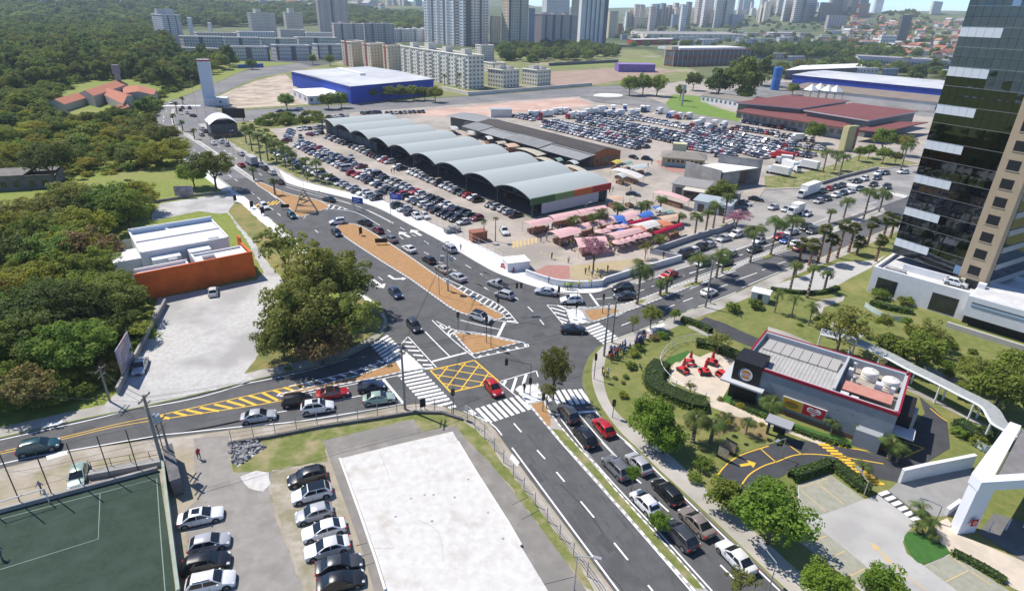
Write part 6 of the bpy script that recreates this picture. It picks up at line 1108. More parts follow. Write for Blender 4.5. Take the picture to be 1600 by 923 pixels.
def tree(kind,cx,cy,rpx,label,group=None,hk=1.25,zk=1.0,cat='tree',name=None,trunk=True,z0=KZ,base=None,R_=None,world=None):
    """crown centre and radius as seen in the photograph; hk = centre height over radius"""
    if world is not None:x,y,r=*world,R_;hc=hk*r
    else:
        hc=4.0
        for _ in range(4):
            p=P(cx,cy,z0+hc);r=rpx* (p-CC).dot(FW)/FPX;hc=hk*r
        x,y=p.x,p.y
    root=empty(name or 'tree',(x,y,z0),rsT.uniform(0,6.28),label,cat,group)
    o=obj('crown',rsT.choice(CROWN[kind]),root,(0,0,hc));o.scale=(r,r*rsT.uniform(.9,1.1),r*zk*rsT.uniform(.92,1.08));o.rotation_euler=(0,0,rsT.uniform(0,6.28))
    if trunk:
        t=obj('trunk',rsT.choice(TRUNK),root);hh=hc*1.0;t.scale=(r*.8,r*.8,hh)
    return root
def inside(p,poly):
    c=False;n=len(poly);x,y=p
    for i in range(n):
        (x1,y1),(x2,y2)=poly[i],poly[(i+1)%n]
        if(y1>y)!=(y2>y)and x< (x2-x1)* (y-y1)/ (y2-y1)+x1:c=not c
    return c
def scatter(px,dist,n,seed,tries=9000):
    rs=random.Random(seed);poly=G(px);xs=[p[0]for p in poly];ys=[p[1]for p in poly];out=[];cell={}
    for _ in range(tries):
        if len(out)>=n:break
        p=(rs.uniform(min(xs),max(xs)),rs.uniform(min(ys),max(ys)))
        if not inside(p,poly):continue
        k=(int(p[0]//dist),int(p[1]//dist))
        if any((p[0]-q[0])**2+ (p[1]-q[1])**2<dist*dist for i in(-1,0,1)for j in(-1,0,1)for q in cell.get((k[0]+i,k[1]+j),())):continue
        cell.setdefault(k,[]).append(p);out.append(p)
    return out
thick=scatter([(-60,375),(60,352),(150,338),(232,322),(225,335),(150,362),(138,395),(150,435),(212,482),(188,535),(140,590),(110,618),(-60,655)],5.2,76,1)
LK=dict(big_mid='mid-green',big_dark='dark green',big_yellow='yellow-green',mid='mid-green',forest='dark green',olive='olive',tan='brownish',yellow='yellow-green',shrub='low bushy')
def grove(pts,kinds,wts,noun,bands,group,hk,zk,rr,skip=None):
    L_=[]
    for p in pts:
        if skip and inside(p,skip):continue
        k=rsT.choices(kinds,wts)[0];L_.append((tree(k,0,0,0,'x',group,hk=hk,zk=zk,world=p,R_=rsT.uniform(*rr)),LK[k]))
    rank(L_,noun,bands)
SCH=G([(68,182),(80,160),(128,128),(200,124),(254,138),(252,158),(205,174),(130,186)])
grove(thick,['big_mid','big_dark','olive','tan','big_yellow'],[50,18,12,2,18],'{c} tree, {n} from left in the {b} belt of the near thicket','lowest second third fourth fifth highest'.split(),'trees of the near thicket',.95,.9,(3.2,6.2))
grove(scatter([(-80,235),(60,205),(120,215),(210,195),(236,200),(290,235),(285,262),(200,262),(100,275),(60,268),(-80,300)],5.6,52,2),['big_mid','big_yellow','olive','shrub'],[35,40,15,10],'{c} tree, {n} from left in the {b} scrub belt below the school','lowest second third highest'.split(),'trees of the scrub below the school',.85,.85,(2.8,5.6))
grove(scatter([(-80,236),(-80,165),(50,150),(75,195),(150,192),(225,180),(240,178),(236,200),(120,215),(60,205)],7,30,12),['mid','yellow','forest','olive'],[40,28,20,12],'{c} tree, {n} from left in the {b} belt hugging the school','lowest second third'.split(),'trees hugging the school',.95,.95,(3,5),SCH)
grove(scatter([(-120,255),(-20,150),(70,140),(120,152),(170,128),(225,128),(255,150),(330,118),(370,106),(350,98),(270,92),(150,96),(-60,110)],11.0,52,3),['mid','forest','olive'],[30,55,15],'tall {c} tree, {n} from left in the {b} belt behind the school','lowest second third fourth fifth sixth'.split(),'trees at the edge of the woods',1.5,1.2,(4.5,6.8),SCH)
big='trees on the grassy corner beside the junction'
for k,x,y,r,hk,lb in(('sparse',442,382,48,1.2,'thin olive tree at the upper end of the grassy corner clump'),('olive',497,425,62,1.15,'broad olive tree in the middle of the grassy corner clump'),('olive',540,437,48,1.2,'olive tree on the road side of the grassy corner clump'),('olive',470,483,68,1.1,'largest olive tree of the grassy corner clump beside the gravel yard'),('olive',543,493,50,1.1,'olive tree overhanging the striped crossing'),('olive',440,528,40,1.0,'low olive tree at the gravel yard edge of the clump'),('tan',500,535,42,.9,'brownish low tree at the foot of the grassy corner clump')):tree(k,x,y,r,lb,big,hk)
for k,x,y,r,hk,zk,lb in(('olive',331,258,32,1.2,.8,'spreading roadside tree shading the upper avenue'),('mid',300,272,22,1.0,.9,'green bush beside the spreading roadside tree'),('big_dark',75,247,38,1.3,1,'dark round tree beside the derelict house'),('big_mid',195,325,42,1.0,.9,'green tree overhanging the white panel fence'),
    ('tan',40,605,42,1.0,1,'brown-flowering tree at the left road bank'),('tan',166,578,15,1.2,1.3,'tan flowering bush beside the billboard on the gravel'),('bright',1021,652,37,1.35,1,'bright green round tree beside the lower path'),('bright',1040,682,32,1.0,1,'yellow-green tree leaning beside the round bright tree'),('bright',1213,800,58,1.15,1,'large bright green tree beside the brick car park'),('mid',1133,772,30,1.0,1,'green tree between the lower pavement and the drive-through'),('bright',1290,915,40,1.1,1,'bright green tree cut by the bottom edge of the view'),('bright',1385,918,40,1.1,1,'bright green tree at the bottom beside the brick paving'),
    ('sparse',1320,505,46,1.25,.85,'spreading thin tree behind the restaurant'),('mid',1440,548,34,1.1,.9,'green tree on the lawn below the white podium'),('mid',1395,545,28,1.0,.9,'leafy tree beside the covered walkway'),('sparse',1458,520,26,1.3,1,'thin tree before the dark podium window'),('olive',1530,580,30,1.0,.9,'olive tree on the slope beside the curved walkway'),('mid',1568,605,42,1.0,1,'dense green tree at the right edge by the walkway'),('mid',1600,570,30,1.0,1,'green tree cut by the right edge under the retaining wall'),
    ('olive',868,572,26,2.3,1.8,'slim tall tree on the median by the crosswalk'),('sparse',856,608,18,2.0,1,'small leafy shoot beside the slim median tree'),('bright',990,738,12,3.4,1.1,'slender sapling on the lower median'),('bright',1030,814,17,1.2,1,'round shrub on the lower median'),('sparse',1160,905,26,1.6,1,'nearly bare tree at the bottom edge of the lower road'),('pink',930,385,27,1.5,.85,'pale pink blossom tree in front of the market stalls'),('pink',1153,338,21,1.2,.7,'bright pink blossom tree at the end of the white wall'),('sparse',1010,385,13,1.6,1,'bare young tree behind the white market wall'),('sparse',1032,373,13,1.5,1,'second bare young tree behind the white market wall'),('olive',1019,490,17,1.6,1,'small olive tree on the pavement of the right avenue'),('sparse',990,500,12,1.5,1.1,'small thin tree by the waiting crowd'),('mid',1055,490,9,1.5,1,'small tree beside the pale blossom shrub'),
    ('mid',1130,300,22,.9,.9,'leafy mass at the foot of the market palms'),('sparse',1125,530,20,1.3,.9,'thin tree beside the asphalt drive corner'),('sparse',1080,603,10,1.8,1,'young tree on the cream terrace'),('mid',1275,205,16,1.1,1,'tree in front of the red-roofed warehouse'),('mid',1383,215,18,1.3,1,'tree beside the painted tower silo'),('olive',1415,222,16,1.3,1,'olive tree by the glass tower edge'),('mid',1345,237,10,1.5,1,'small tree on the far lawn'),('mid',1360,234,9,1.5,1,'second small tree on the far lawn'),('mid',1383,240,11,1.4,1,'third small tree on the far lawn'),('olive',1401,245,9,1.4,1,'thin tree on the far lawn by the road'),
    ('mid',985,132,15,1.1,1,'first round tree of the row beside the roundabout'),('mid',1006,130,16,1.1,1,'second round tree of the row beside the roundabout'),('mid',1028,132,16,1.1,1,'third round tree of the row beside the roundabout'),('mid',1064,142,9,1.6,1.3,'narrow tree by the lamp tower'),('forest',1085,125,13,1.2,1,'dark tree on the lawn behind the lamp tower'),('forest',1125,130,22,1.2,1,'wide dark tree behind the grey warehouse'),('forest',1165,117,30,1.25,1,'largest dark tree behind the red-roofed warehouse'),('bright',1165,145,16,1.0,.8,'light green tree beside the grey warehouse roof'),('forest',1195,105,20,1.3,1,'dark tree beside the blue water tank'),('mid',1240,138,10,1,1,'small tree before the blue-walled store'),('mid',1283,138,7,1,1,'small round tree before the blue-walled store'),
    ('mid',447,157,14,1.0,.9,'round tree on the earth lot by the cross road'),('mid',512,157,13,1.0,1,'first tree hiding the white annex of the blue store'),('mid',532,155,13,1.0,1,'second tree hiding the white annex of the blue store'),('olive',581,145,10,1.3,1,'single olive tree before the blue store front'),('olive',608,143,12,1.2,1,'first tree of the row before the blue store'),('mid',627,144,12,1.1,1,'second tree of the row before the blue store'),('mid',646,143,12,1.1,1,'third tree of the row before the blue store'),('mid',663,145,10,1.1,1,'fourth tree of the row before the blue store'),('mid',680,146,12,1.1,1,'last tree of the row before the blue store'),('mid',393,100,8,1,1,'tree by the blue hoarding on the upper road'),('mid',488,92,7,1.2,1,'tree behind the blue store beside the flats'),('mid',515,93,8,1.2,1,'second tree behind the blue store beside the flats')):tree(k,x,y,r,lb,None,hk,zk)
for i,(x,y,r,k,lb)in enumerate(((1035,522,9,'shrub','dark shrub near the white ramp on the lawn'),(1022,526,8,'tan','reddish shrub beside the dark shrub near the ramp'),(990,551,9,'shrub','shrub behind the waiting crowd'),(1000,543,8,'shrub','second shrub behind the waiting crowd'),(985,571,9,'shrub','dark spreading shrub on the corner lawn'),(978,588,5,'shrub','small tuft on the corner lawn'),(961,590,4,'shrub','tiny tuft by the corner path'),(974,597,4,'tan','brown tuft on the corner lawn'),(974,616,8,'yellow','yellow spiky plant on the corner lawn'),(1375,458,14,'shrub','clipped bush by the podium steps'),(1415,470,12,'shrub','bush before the podium glass'),(1425,515,12,'shrub','bush below the podium balustrade'),(1180,475,12,'shrub','bush beside the white service hut'),(1145,480,12,'shrub','bush on the right avenue lawn'),(1530,690,14,'hedge' if 'hedge' in CROWN else 'shrub','clipped bush beside the ramp parapet'),(1500,675,12,'shrub','bush at the bend of the drive'),(1215,690,6,'shrub','tuft beside the menu boards'),(1100,725,16,'shrub','bushy plant beside the drive-through lane'),(1085,745,12,'shrub','bush in the shade above the lower pavement'),(450,576,6,'shrub','low bush at the edge of the corner lawn'))):tree(k,x,y,r,lb,'shrubs on the lawns',.55,.8,'shrub','shrub',False)
def hedge(px,wd,ht,label,dens=60,m='hedge',z=KZ,ls=.2):
    g=G(smooth_line(px,5),z);rs=random.Random(len(px)*7+int(px[0][0]));V,F=[],[];core=MB()
    l,r=offset(g,wd*.42),offset(g,-wd*.42);core.add([(*p,z)for p in r]+ [(*p,z)for p in l]+ [(*p,z+ht*.86)for p in r]+ [(*p,z+ht*.86)for p in l],sum([[(i,i+1,2*len(g)+i+1,2*len(g)+i),(len(g)+i+1,len(g)+i,3*len(g)+i,3*len(g)+i+1),(2*len(g)+i,2*len(g)+i+1,3*len(g)+i+1,3*len(g)+i)]for i in range(len(g)-1)],[]))
    for p,h,s_ in walk(g,.25):
        for _ in range(int(dens*.25)):
            t=rs.uniform(0,math.pi);u=Vector((-math.sin(h),math.cos(h),0))*math.cos(t)*wd*.5;q=Vector((p.x,p.y,z))+u+Vector((rs.uniform(-.15,.15),rs.uniform(-.15,.15),ht* (.15+.85*min(1,math.sin(t)*1.3)*rs.uniform(.35,1.06))));n_=(u.normalized()*abs(math.cos(t))+Vector((0,0,math.sin(t)))).normalized();leaf_quad(V,F,q,(n_+rv(rs)*.7).normalized(),ls*rs.uniform(.6,1.3),rs)
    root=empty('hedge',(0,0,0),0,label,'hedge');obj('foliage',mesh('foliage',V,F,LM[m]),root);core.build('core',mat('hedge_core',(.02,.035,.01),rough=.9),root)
# ------------------------------------------------------------------ palms
def frond(V,F,az,el,L_,droop,w_,rs,n=9,leaf=3):
    d=Vector((math.cos(az),math.sin(az),0));p=Vector((0,0,0));a=el;st=L_/n;side=Vector((-d.y,d.x,0));pts=[]
    for k in range(n+1):pts.append(p.copy());p=p+ (d*math.cos(a)+Vector((0,0,math.sin(a))))*st;a-=droop/n* (1+k*.12)
    for k in range(n):
        a_,b_=pts[k],pts[k+1];ww=w_*math.sin(math.pi* (k+1.2)/ (n+2))**.7
        for s in(1,-1):
            for j in range(leaf):
                q=a_.lerp(b_,j/leaf);tip=q+side*s*ww*rs.uniform(.8,1.1)+d*ww*.45+Vector((0,0,-ww*rs.uniform(.25,.7)));i=len(V);e=(b_-a_)/leaf*.85;V+=[q,q+e,tip+e*.25,tip];F.append((i,i+1,i+2,i+3))
def palm_crown(seed,nf=20,fan=False):
    rs=random.Random(seed);V,F=[],[]
    for k in range(nf):
        az=6.283*k/nf*2.4+rs.uniform(-.2,.2);el=rs.uniform(-.3,1.25)if not fan else rs.uniform(-1.0,1.3)
        if not fan:frond(V,F,az,el,rs.uniform(.85,1.1),rs.uniform(1.3,2.0),.32,rs,10,4)
        else:
            d=Vector((math.cos(az)*math.cos(el),math.sin(az)*math.cos(el),math.sin(el)));c=d*rs.uniform(.35,.55);sd=d.cross(Vector((0,0,1))).normalized();upv=sd.cross(d)
            for j in range(9):
                t=-1.25+2.5*j/8;tip=c+ (d*math.cos(t)+sd*math.sin(t))*.5+Vector((0,0,-.12));i=len(V);o_=(sd*math.cos(t)-d*math.sin(t))*.06;V+=[c-d*.1,c+ (tip-c)*.5-o_+upv*.03,tip,c+ (tip-c)*.5+o_+upv*.03];F.append((i,i+1,i+2,i+3))
    return mesh('fronds',V,F,LM['fan' if fan else 'palm'])
PALM=[palm_crown(s)for s in(1,2,3)];FAN=[palm_crown(s,46,True)for s in(4,5)];YOUNG=[palm_crown(s,11)for s in(6,7)]
def ptrunk(m,r0,r1):
    a=MB();n=8;prev=None
    for k in range(n):z0_,z1_=k/n,(k+1)/n;a.tube((math.sin(z0_*2)*.006,0,z0_),(math.sin(z1_*2)*.006,0,z1_),r0+ (r1-r0)*z0_+.003,r0+ (r1-r0)*z1_,8)
    return a.me('trunk',m,True)
PT=ptrunk(palm_bark,.034,.022);FT=ptrunk(fan_bark,.05,.034)
boot=MB();boot.lathe([(.02,-.12),(.045,-.05),(.05,.03),(.02,.1),(0,.12)],8);BOOT=boot.me('crown_shaft',mat('palm_boot',(.17,.15,.06),rough=.8),True)
def palm(bx_,by_,ty,label,group,kind='feather',cr=None,z=KZ,hmin=1.2):
    b=P(bx_,by_,z);h=max(hmin,hgt(bx_,by_,ty));root=empty('palm_tree',(b.x,b.y,z),rsT.uniform(0,6.28),label,'palm',group)
    r=cr or{'feather':min(3.4,.36*h+1.0),'fan':1.9,'young':1.1}[kind]
    t=obj('trunk',FT if kind=='fan' else PT,root);tk={'feather':8,'fan':6.5,'young':4}[kind];t.scale=(tk,tk,h)
    c=obj('fronds',rsT.choice({'feather':PALM,'fan':FAN,'young':YOUNG}[kind]),root,(0,0,h));c.scale=(r,r,r*rsT.uniform(.9,1.1));c.rotation_euler=(rsT.uniform(-.08,.08),rsT.uniform(-.08,.08),0)
    if kind!='fan':s=obj('crown_shaft',BOOT,root,(0,0,h-.1));s.scale=(tk*.9,)*3
MG='palms of the right avenue median'
for i,(x,y,t,s)in enumerate(((995,475,419,'tall'),(1031,461.5,442,'short'),(1041,457.5,436,'short'),(1087,441.5,402,'tall'),(1119,433,395,'tall'),(1127.5,426,404,'short'),(1172,409,358,'tall'),(1204,397.5,347,'tall'),(1231,386,345,'tall'),(1295,347,330,'short'),(1318,340,314,'tall'),(1349,342,300,'tall'),(1373,331,301,'tall'))):palm(x,y,t,f'{s} feathery palm, {ORD[i]} along the right avenue median from the junction',MG,cr=None if s=='tall' else 1.7)
for i,(x,y,t)in enumerate(((1249,405,380),(1264,414.5,382),(1277.5,410,358),(1292,410,374),(1307.5,403,352),(1325.5,394,357),(1354,385,348),(1368,408,375),(1391,372,345),(1338,398,378),(1378,378,340))):palm(x,y,t,f'brown-trunked fan palm, {ORD[i]} of the dense row before the glass tower','fan palms before the tower','fan')
for i,(x,y,t)in enumerate(((1242,432,412),(1234.5,452,415),(1261,465,417),(1287,455,426))):palm(x,y,t,f'slim feathery palm, {ORD[i]} of four by the tower forecourt','slim palms by the tower forecourt',cr=1.8)
for i,(x,y,t)in enumerate(((1285.5,269,238),(1303.5,266,240),(1310,279,245),(1407,266,227))):palm(x,y,t,f'tall palm on the far right lawn, {ORD[i]} from the market trucks','palms on the far lawn',cr=3.2)
for i,(x,y,t)in enumerate(((895,369,341),(925,367,339),(938,359,332),(964,341,322),(1000.5,340,320),(1009.5,338,318),(1031,331.5,311),(1060,349,337),(1085,370,337),(1101.5,365,332),(1114,356,320),(1130,348,307))):palm(x,y,t,f'market palm, {ORD[i]} from the pink stalls towards the forecourt','palms among the market stalls',cr=2.4)
for x,y,t,lb in((774,377,341,'thin palm beside the white pickup in the car park'),(756,378,346,'thin palm behind the brick booth in the car park')):palm(x,y,t,lb,None,'young')
for i,(x,y,t)in enumerate(((397,281,264),(430,304,282),(304,217,203),(286,205,190),(272,194,180),(277,178,161),(286,163,153))):palm(x,y,t,f'small palm on the upper avenue median, {ORD[i]} in the line','palms of the upper avenue median',cr=1.8)
for i,(x,y,t)in enumerate(((408,253,212),(419,251,216),(433,256,223),(446,262,232),(458,268,239),(480,280,250),(497,284,252),(394,236,207),(385,224,200),(340,203,190))):palm(x,y,t,f'palm on the grass strip beside the market car park, {ORD[i]} in the line','palms beside the market car park',cr=2.7)
for x,y,t,k,lb in((1201,657,630,'feather','grey-green palm in front of the restaurant posters'),(1165,678,658,'young','young palm on the restaurant lawn'),(1132,664,652,'young','small palm near the hedge of the restaurant'),(1298,676,659,'young','bushy palm at the restaurant wall'),(1334,684,664,'young','second bushy palm at the restaurant wall'),(1388,717,692,'feather','yellowish palm clump by the ramp wall'),(1400,722,700,'young','small palm beside the yellowish clump'),(1344,744,728,'young','dwarf palm by the yellow crossing'),(1110,690,662,'feather','stout grey palm beside the bright green tree'),(1082,690,655,'feather','stout palm behind the bright green tree'),(1435,806,795,'young','dwarf palm by the black and white crossing'),(665,120,113,'feather','palm before the cream flats, leftmost'),(648,118,108,'feather','second palm before the cream flats'),(695,138,118,'feather','palm before the tall cream flats'),(718,140,116,'feather','palm beside the end of the cream flats')):palm(x,y,t,lb,None,k,cr=2.2 if k=='feather' else 1.5)
for i,(x,y)in enumerate(((1236,478),(1263,490),(1210,470))):palm(x,y+18,y-12,f'lawn palm beyond the restaurant, {ORD[i]} of three','palms on the restaurant lawn','young',cr=1.7)
ag=empty('agave_clump',P(1447,838)[:2]+ (KZ,)if False else(P(1447,838).x,P(1447,838).y,KZ),0,'spiky pandanus clump on the small grass island','shrub')
for k,(dx,dy,h,r)in enumerate(((0,0,1.6,1.3),(-.9,.5,1.0,1.0),(.7,.6,1.2,1.0),(.2,-.8,.8,.9))):
    c=obj('fronds',YOUNG[k%2],ag,(dx,dy,h));c.scale=(r,r,r*1.2);t=obj('trunk',PT,ag,(dx,dy,0));t.scale=(4,4,h)
# ------------------------------------------------------------------ far woods: one mass each
def wood(name,pts,kinds,label,smin,smax,sq=1.0,seed=1):
    rs=random.Random(seed);me=bpy.data.meshes.new(name);me.from_pydata([(x,y,z)for x,y,z in pts],[],[]);at=me.attributes.new('size','FLOAT','POINT');at.data.foreach_set('value',[rs.uniform(smin,smax)for _ in pts])
    o=obj(name,me);tag(o,label,kind='stuff');g=bpy.data.node_groups.new(name,'GeometryNodeTree');g.interface.new_socket('Geometry',in_out='INPUT',socket_type='NodeSocketGeometry');g.interface.new_socket('Geometry',in_out='OUTPUT',socket_type='NodeSocketGeometry')
    N,L=g.nodes.new,g.links.new;gi,go=N('NodeGroupInput'),N('NodeGroupOutput');jn=N('GeometryNodeJoinGeometry');iop=N('GeometryNodeInstanceOnPoints');iop.inputs['Pick Instance'].default_value=True
    for k in kinds:
        for me_ in CROWN[k]:
            key='proto_'+me_.name
            po=bpy.data.objects.get(key)
            if po is None:po=bpy.data.objects.new(key,me_)
            oi=N('GeometryNodeObjectInfo');oi.inputs[0].default_value=po;oi.inputs['As Instance'].default_value=True;L(oi.outputs['Geometry'],jn.inputs[0])
    rr=N('FunctionNodeRandomValue');rr.data_type='FLOAT_VECTOR';rr.inputs[0].default_value=(0,0,0);rr.inputs[1].default_value=(0,0,6.28);na=N('GeometryNodeInputNamedAttribute');na.inputs[0].default_value='size';na.data_type='FLOAT'
    cx=N('ShaderNodeCombineXYZ');mz=N('ShaderNodeMath');mz.operation='MULTIPLY';mz.inputs[1].default_value=sq;L(na.outputs[0],cx.inputs[0]);L(na.outputs[0],cx.inputs[1]);L(na.outputs[0],mz.inputs[0]);L(mz.outputs[0],cx.inputs[2])
    L(gi.outputs[0],iop.inputs['Points']);L(jn.outputs[0],iop.inputs['Instance']);L(rr.outputs[0],iop.inputs['Rotation']);L(cx.outputs[0],iop.inputs['Scale']);L(iop.outputs[0],go.inputs[0])
    md=o.modifiers.new('scatter','NODES');md.node_group=g;return o
def wpts(px,dist,n,seed,z):return[(x,y,z+hill_h(x,y)+random.Random(int(x*7+y)).uniform(-1.5,2.5))for x,y in scatter(px,dist,n,seed,n*12)]
wood('forest',[q for q in wpts([(-120,250),(-20,150),(70,140),(170,126),(255,148),(330,117),(372,105),(350,98),(262,100),(150,112),(-60,120)],7.5,330,30,6)if not inside(q[:2],SCH)],['forest','mid','mid','olive'],'leafy mass between the tall trees around the school',3.6,5.6,1.1,30)
wood('forest',wpts([(-150,190),(-60,125),(60,130),(150,115),(262,100),(268,76),(240,71),(236,50),(0,48),(-150,60)],8.5,2300,21,9),['forest','forest','mid','olive'],'dense dark green forest stretching behind the school',5.5,9.5,1.15,1)
wood('forest',wpts([(-200,62),(0,47),(236,49),(300,48),(500,46),(660,58),(690,44),(400,27),(0,12),(-200,10)],19,3000,22,9),['forest','forest','mid'],'far hazy forest belt behind the pale flats',13,21,.75,2)
wood('woods',wpts([(775,92),(800,99),(850,98),(900,97),(960,92),(965,82),(930,74),(860,74),(780,79)],8,120,23,5),['mid','forest'],'belt of green trees in front of the high-rise towers',5,8,1,3)
wood('woods',wpts([(1150,95),(1200,92),(1300,96),(1400,94),(1420,84),(1330,78),(1250,76),(1140,84)],10,150,24,6),['forest','forest','mid'],'dark tree belt below the hillside town',6,10,1,4)
wood('woods',wpts([(1330,118),(1440,128),(1480,118),(1480,70),(1400,50),(1340,62),(1300,80),(1380,100)],24,260,25,4),['mid','forest','olive'],'scattered green trees between the hillside houses',6,11,.9,5)
wood('undergrowth',[q for q in wpts([(-120,240),(-100,150),(-20,128),(110,118),(240,112),(330,116),(300,136),(258,150),(246,172),(238,200),(60,210)],3.6,1100,38,.8)if not inside(q[:2],SCH)],['shrub','mid'],'green undergrowth around the school',1.8,3.4,.85,18)
wood('woods',wpts([(960,76),(1330,78),(1340,60),(1300,50),(960,50)],26,240,39,5),['mid','forest'],'scattered city trees between the low blocks under the towers',5,9,.9,19)
wood('woods',wpts([(1180,128),(1230,104),(1340,96),(1480,118),(1480,128),(1300,112)],16,60,40,4),['mid','forest','olive'],'loose trees behind the cobalt store',4,7,.9,20)
wood('shrubbery',wpts([(1365,520),(1420,505),(1480,540),(1540,570),(1560,600),(1500,625),(1440,590),(1390,560)],2.4,110,41,.5),['shrub','mid'],'mixed shrubs on the slope between the walkway and the podium',.7,1.5,1,21)
wood('shrubbery',wpts([(1215,500),(1260,488),(1330,495),(1360,520),(1330,535),(1270,522)],2.6,50,42,.4),['shrub','mid'],'shrubs and tufts behind the restaurant',.6,1.3,1,22)
wood('shrubbery',wpts([(1120,640),(1180,655),(1200,680),(1160,700),(1110,700)],1.6,40,43,.2),['shrub','yellow'],'low tufts in the mulch bed by the restaurant',.3,.6,1,23)
wood('reeds',wpts([(420,199),(500,192),(512,186),(500,182),(420,189),(400,194)],2.2,130,26,.6),['shrub'],'rough reed growth along the top of the market car park',1.2,2.2,1.1,6)
wood('undergrowth',wpts([(-60,345),(110,330),(235,318),(235,335),(160,370),(150,420),(175,450),(238,476),(222,545),(180,600),(100,635),(-60,655)],2.0,900,27,.5),['shrub','mid'],'tangled undergrowth filling the gaps of the near thicket',1.2,2.4,.8,7)
wood('undergrowth',wpts([(-80,230),(60,200),(236,195),(290,235),(288,265),(200,268),(100,285),(-80,300)],2.8,500,28,.5),['shrub','yellow'],'yellow-green undergrowth in the scrub below the school',1.3,2.6,.8,8)
wood('shrubbery',wpts([(375,200),(420,250),(490,284),(540,297),(535,292),(480,262),(440,225),(400,195)],2.2,160,29,.4),['shrub'],'low green planting on the strip beside the market car park',.6,1.3,.9,9)
# ------------------------------------------------------------------ grounds of the restaurant and the tower
CR['z']=(800,290,6.154);CR['5']=(700,170,6.154)
cream=mat('cream_paving',(.6,.52,.42),(.54,.46,.37),.8,.85,.1,8,c3=(.48,.42,.34),s3=.3);fresh=mat('fresh_asphalt',(.05,.052,.058),(.066,.068,.075),.5,.9,.3,25)
def ks(name,c,pts,z,m,sm=0):return psheet(name,K(c,*pts),Zs+z,m,sm=sm)
ks('terrace','t',[(978,540),(1000,500),(975,470),(1025,420),(1050,425),(1110,365),(1175,390),(1240,360),(1410,410),(1400,440),(1365,560),(1305,665),(1235,640),(1100,590),(1040,560)],.03,cream)
ks('path','t',[(1238,640),(1305,664),(1350,680),(1600,790),(1600,815),(1400,760),(1240,700)],.026,cream);ks('path','n',[(0,430),(160,480),(420,590),(655,665),(600,682),(380,602),(0,458)],.022,cream)
turf=mat('artificial_turf',(.04,.12,.022),(.055,.145,.03),1.5,.95);ks('turf','t',[(950,525),(935,440),(985,390),(1095,350),(1120,358),(1060,412),(1012,425),(965,470),(985,505)],.016,turf);ks('turf','n',[(25,420),(80,350),(110,430),(380,535),(640,620),(920,700),(900,715),(640,650),(370,570),(120,465)],.014,turf)
ks('worn_path','t',[(850,430),(880,440),(875,530),(905,610),(980,655),(1060,700),(1030,705),(950,670),(870,610),(848,520)],.01,mat('worn_earth',(.3,.24,.13),(.24,.21,.1),1.2,.95));ks('planting_bed','n',[(0,520),(60,480),(160,500),(290,570),(280,650),(200,640),(100,600),(0,640)],.008,mat('mulch',(.26,.19,.1),(.2,.17,.07),1.5,.95,.4,9))
ks('driveway','n',[(10,880),(35,800),(150,725),(300,680),(400,650),(500,655),(570,672),(720,690),(900,730),(960,690),(1060,620),(1200,500),(1165,400),(1250,470),(1329,550),(1345,700),(1100,850),(1040,895),(900,870),(800,830),(640,790),(500,800),(400,850),(300,900),(150,940),(60,940)],.02,fresh)
ks('driveway','t',[(1140,180),(1210,140),(1330,180),(1450,235),(1600,300),(1600,380),(1500,330),(1400,290),(1220,205)],.014,fresh);ks('side_path','t',[(1110,180),(1150,190),(1300,270),(1260,280),(1100,205)],.012,pave_m);ks('forecourt','r',[(190,700),(470,620),(800,490),(1150,470),(1260,420),(1110,545),(920,640),(700,765),(560,790),(330,772),(120,742)],.014,mat('pale_forecourt',(.4,.39,.375),(.46,.45,.43),.6,.9));ks('path','v',[(0,200),(130,240),(400,360),(640,470),(860,560),(1000,625),(1160,710),(1400,830),(1390,850),(1150,730),(850,590),(640,500),(380,390),(0,235)],.012,pave_m);ks('path','v',[(280,60),(340,30),(480,10),(470,40),(350,80),(330,130),(440,190),(600,250),(580,270),(420,215),(290,140)],.018,pave_m);ks('path','v',[(980,440),(1250,560),(1300,580),(1280,600),(960,460)],.013,pave_m)
ks('car_park','q',[(185,265),(385,200),(600,355),(690,322),(925,500),(860,560),(835,620),(860,690),(965,765),(1130,690),(1500,923),(1600,990),(660,990),(430,800),(200,620),(180,480)],.016,brick_m);bay=mat('grass_block_paving',(.27,.27,.21),(.34,.33,.27),1.5,.95,.4,10)
for pts in([(190,268),(385,203),(595,352),(480,400),(330,450),(200,490)],[(205,520),(300,520),(650,800),(760,900),(600,920),(430,800),(200,625)],[(970,768),(1130,695),(1500,923),(1560,970),(1230,960),(1090,860)]):ks('parking_bay','q',pts,.022,bay)
ks('crossing_base','q',[(670,318),(745,298),(945,468),(915,500)],.026,fresh);ks('ramp','o',[(255,480),(440,425),(745,380),(735,520),(660,690),(520,700),(380,660),(200,530)],.014,mat('ramp_concrete',(.25,.245,.24),(.3,.295,.285),.6,.9));ks('plaza','q',[(1040,500),(1110,470),(1180,570),(1590,740),(1640,960),(1520,905),(1130,680),(1010,580)],.024,cream);ks('grass_island','q',[(842,590),(900,552),(1010,590),(1125,682),(962,752),(885,700)],.04,turf,3)
ks('courtyard','q',[(1300,560),(1400,440),(1600,500),(1640,780),(1585,740)],.05,mat('court_paving',(.13,.13,.13),(.17,.165,.16),.8,.9))
def kline(c,pts,m=None,wd=.16,z=.034,name='bay_line'):ribbon(name,G(smooth_line(K(c,*pts),4),Zs+z),wd,Zs+z,m or paint_y)
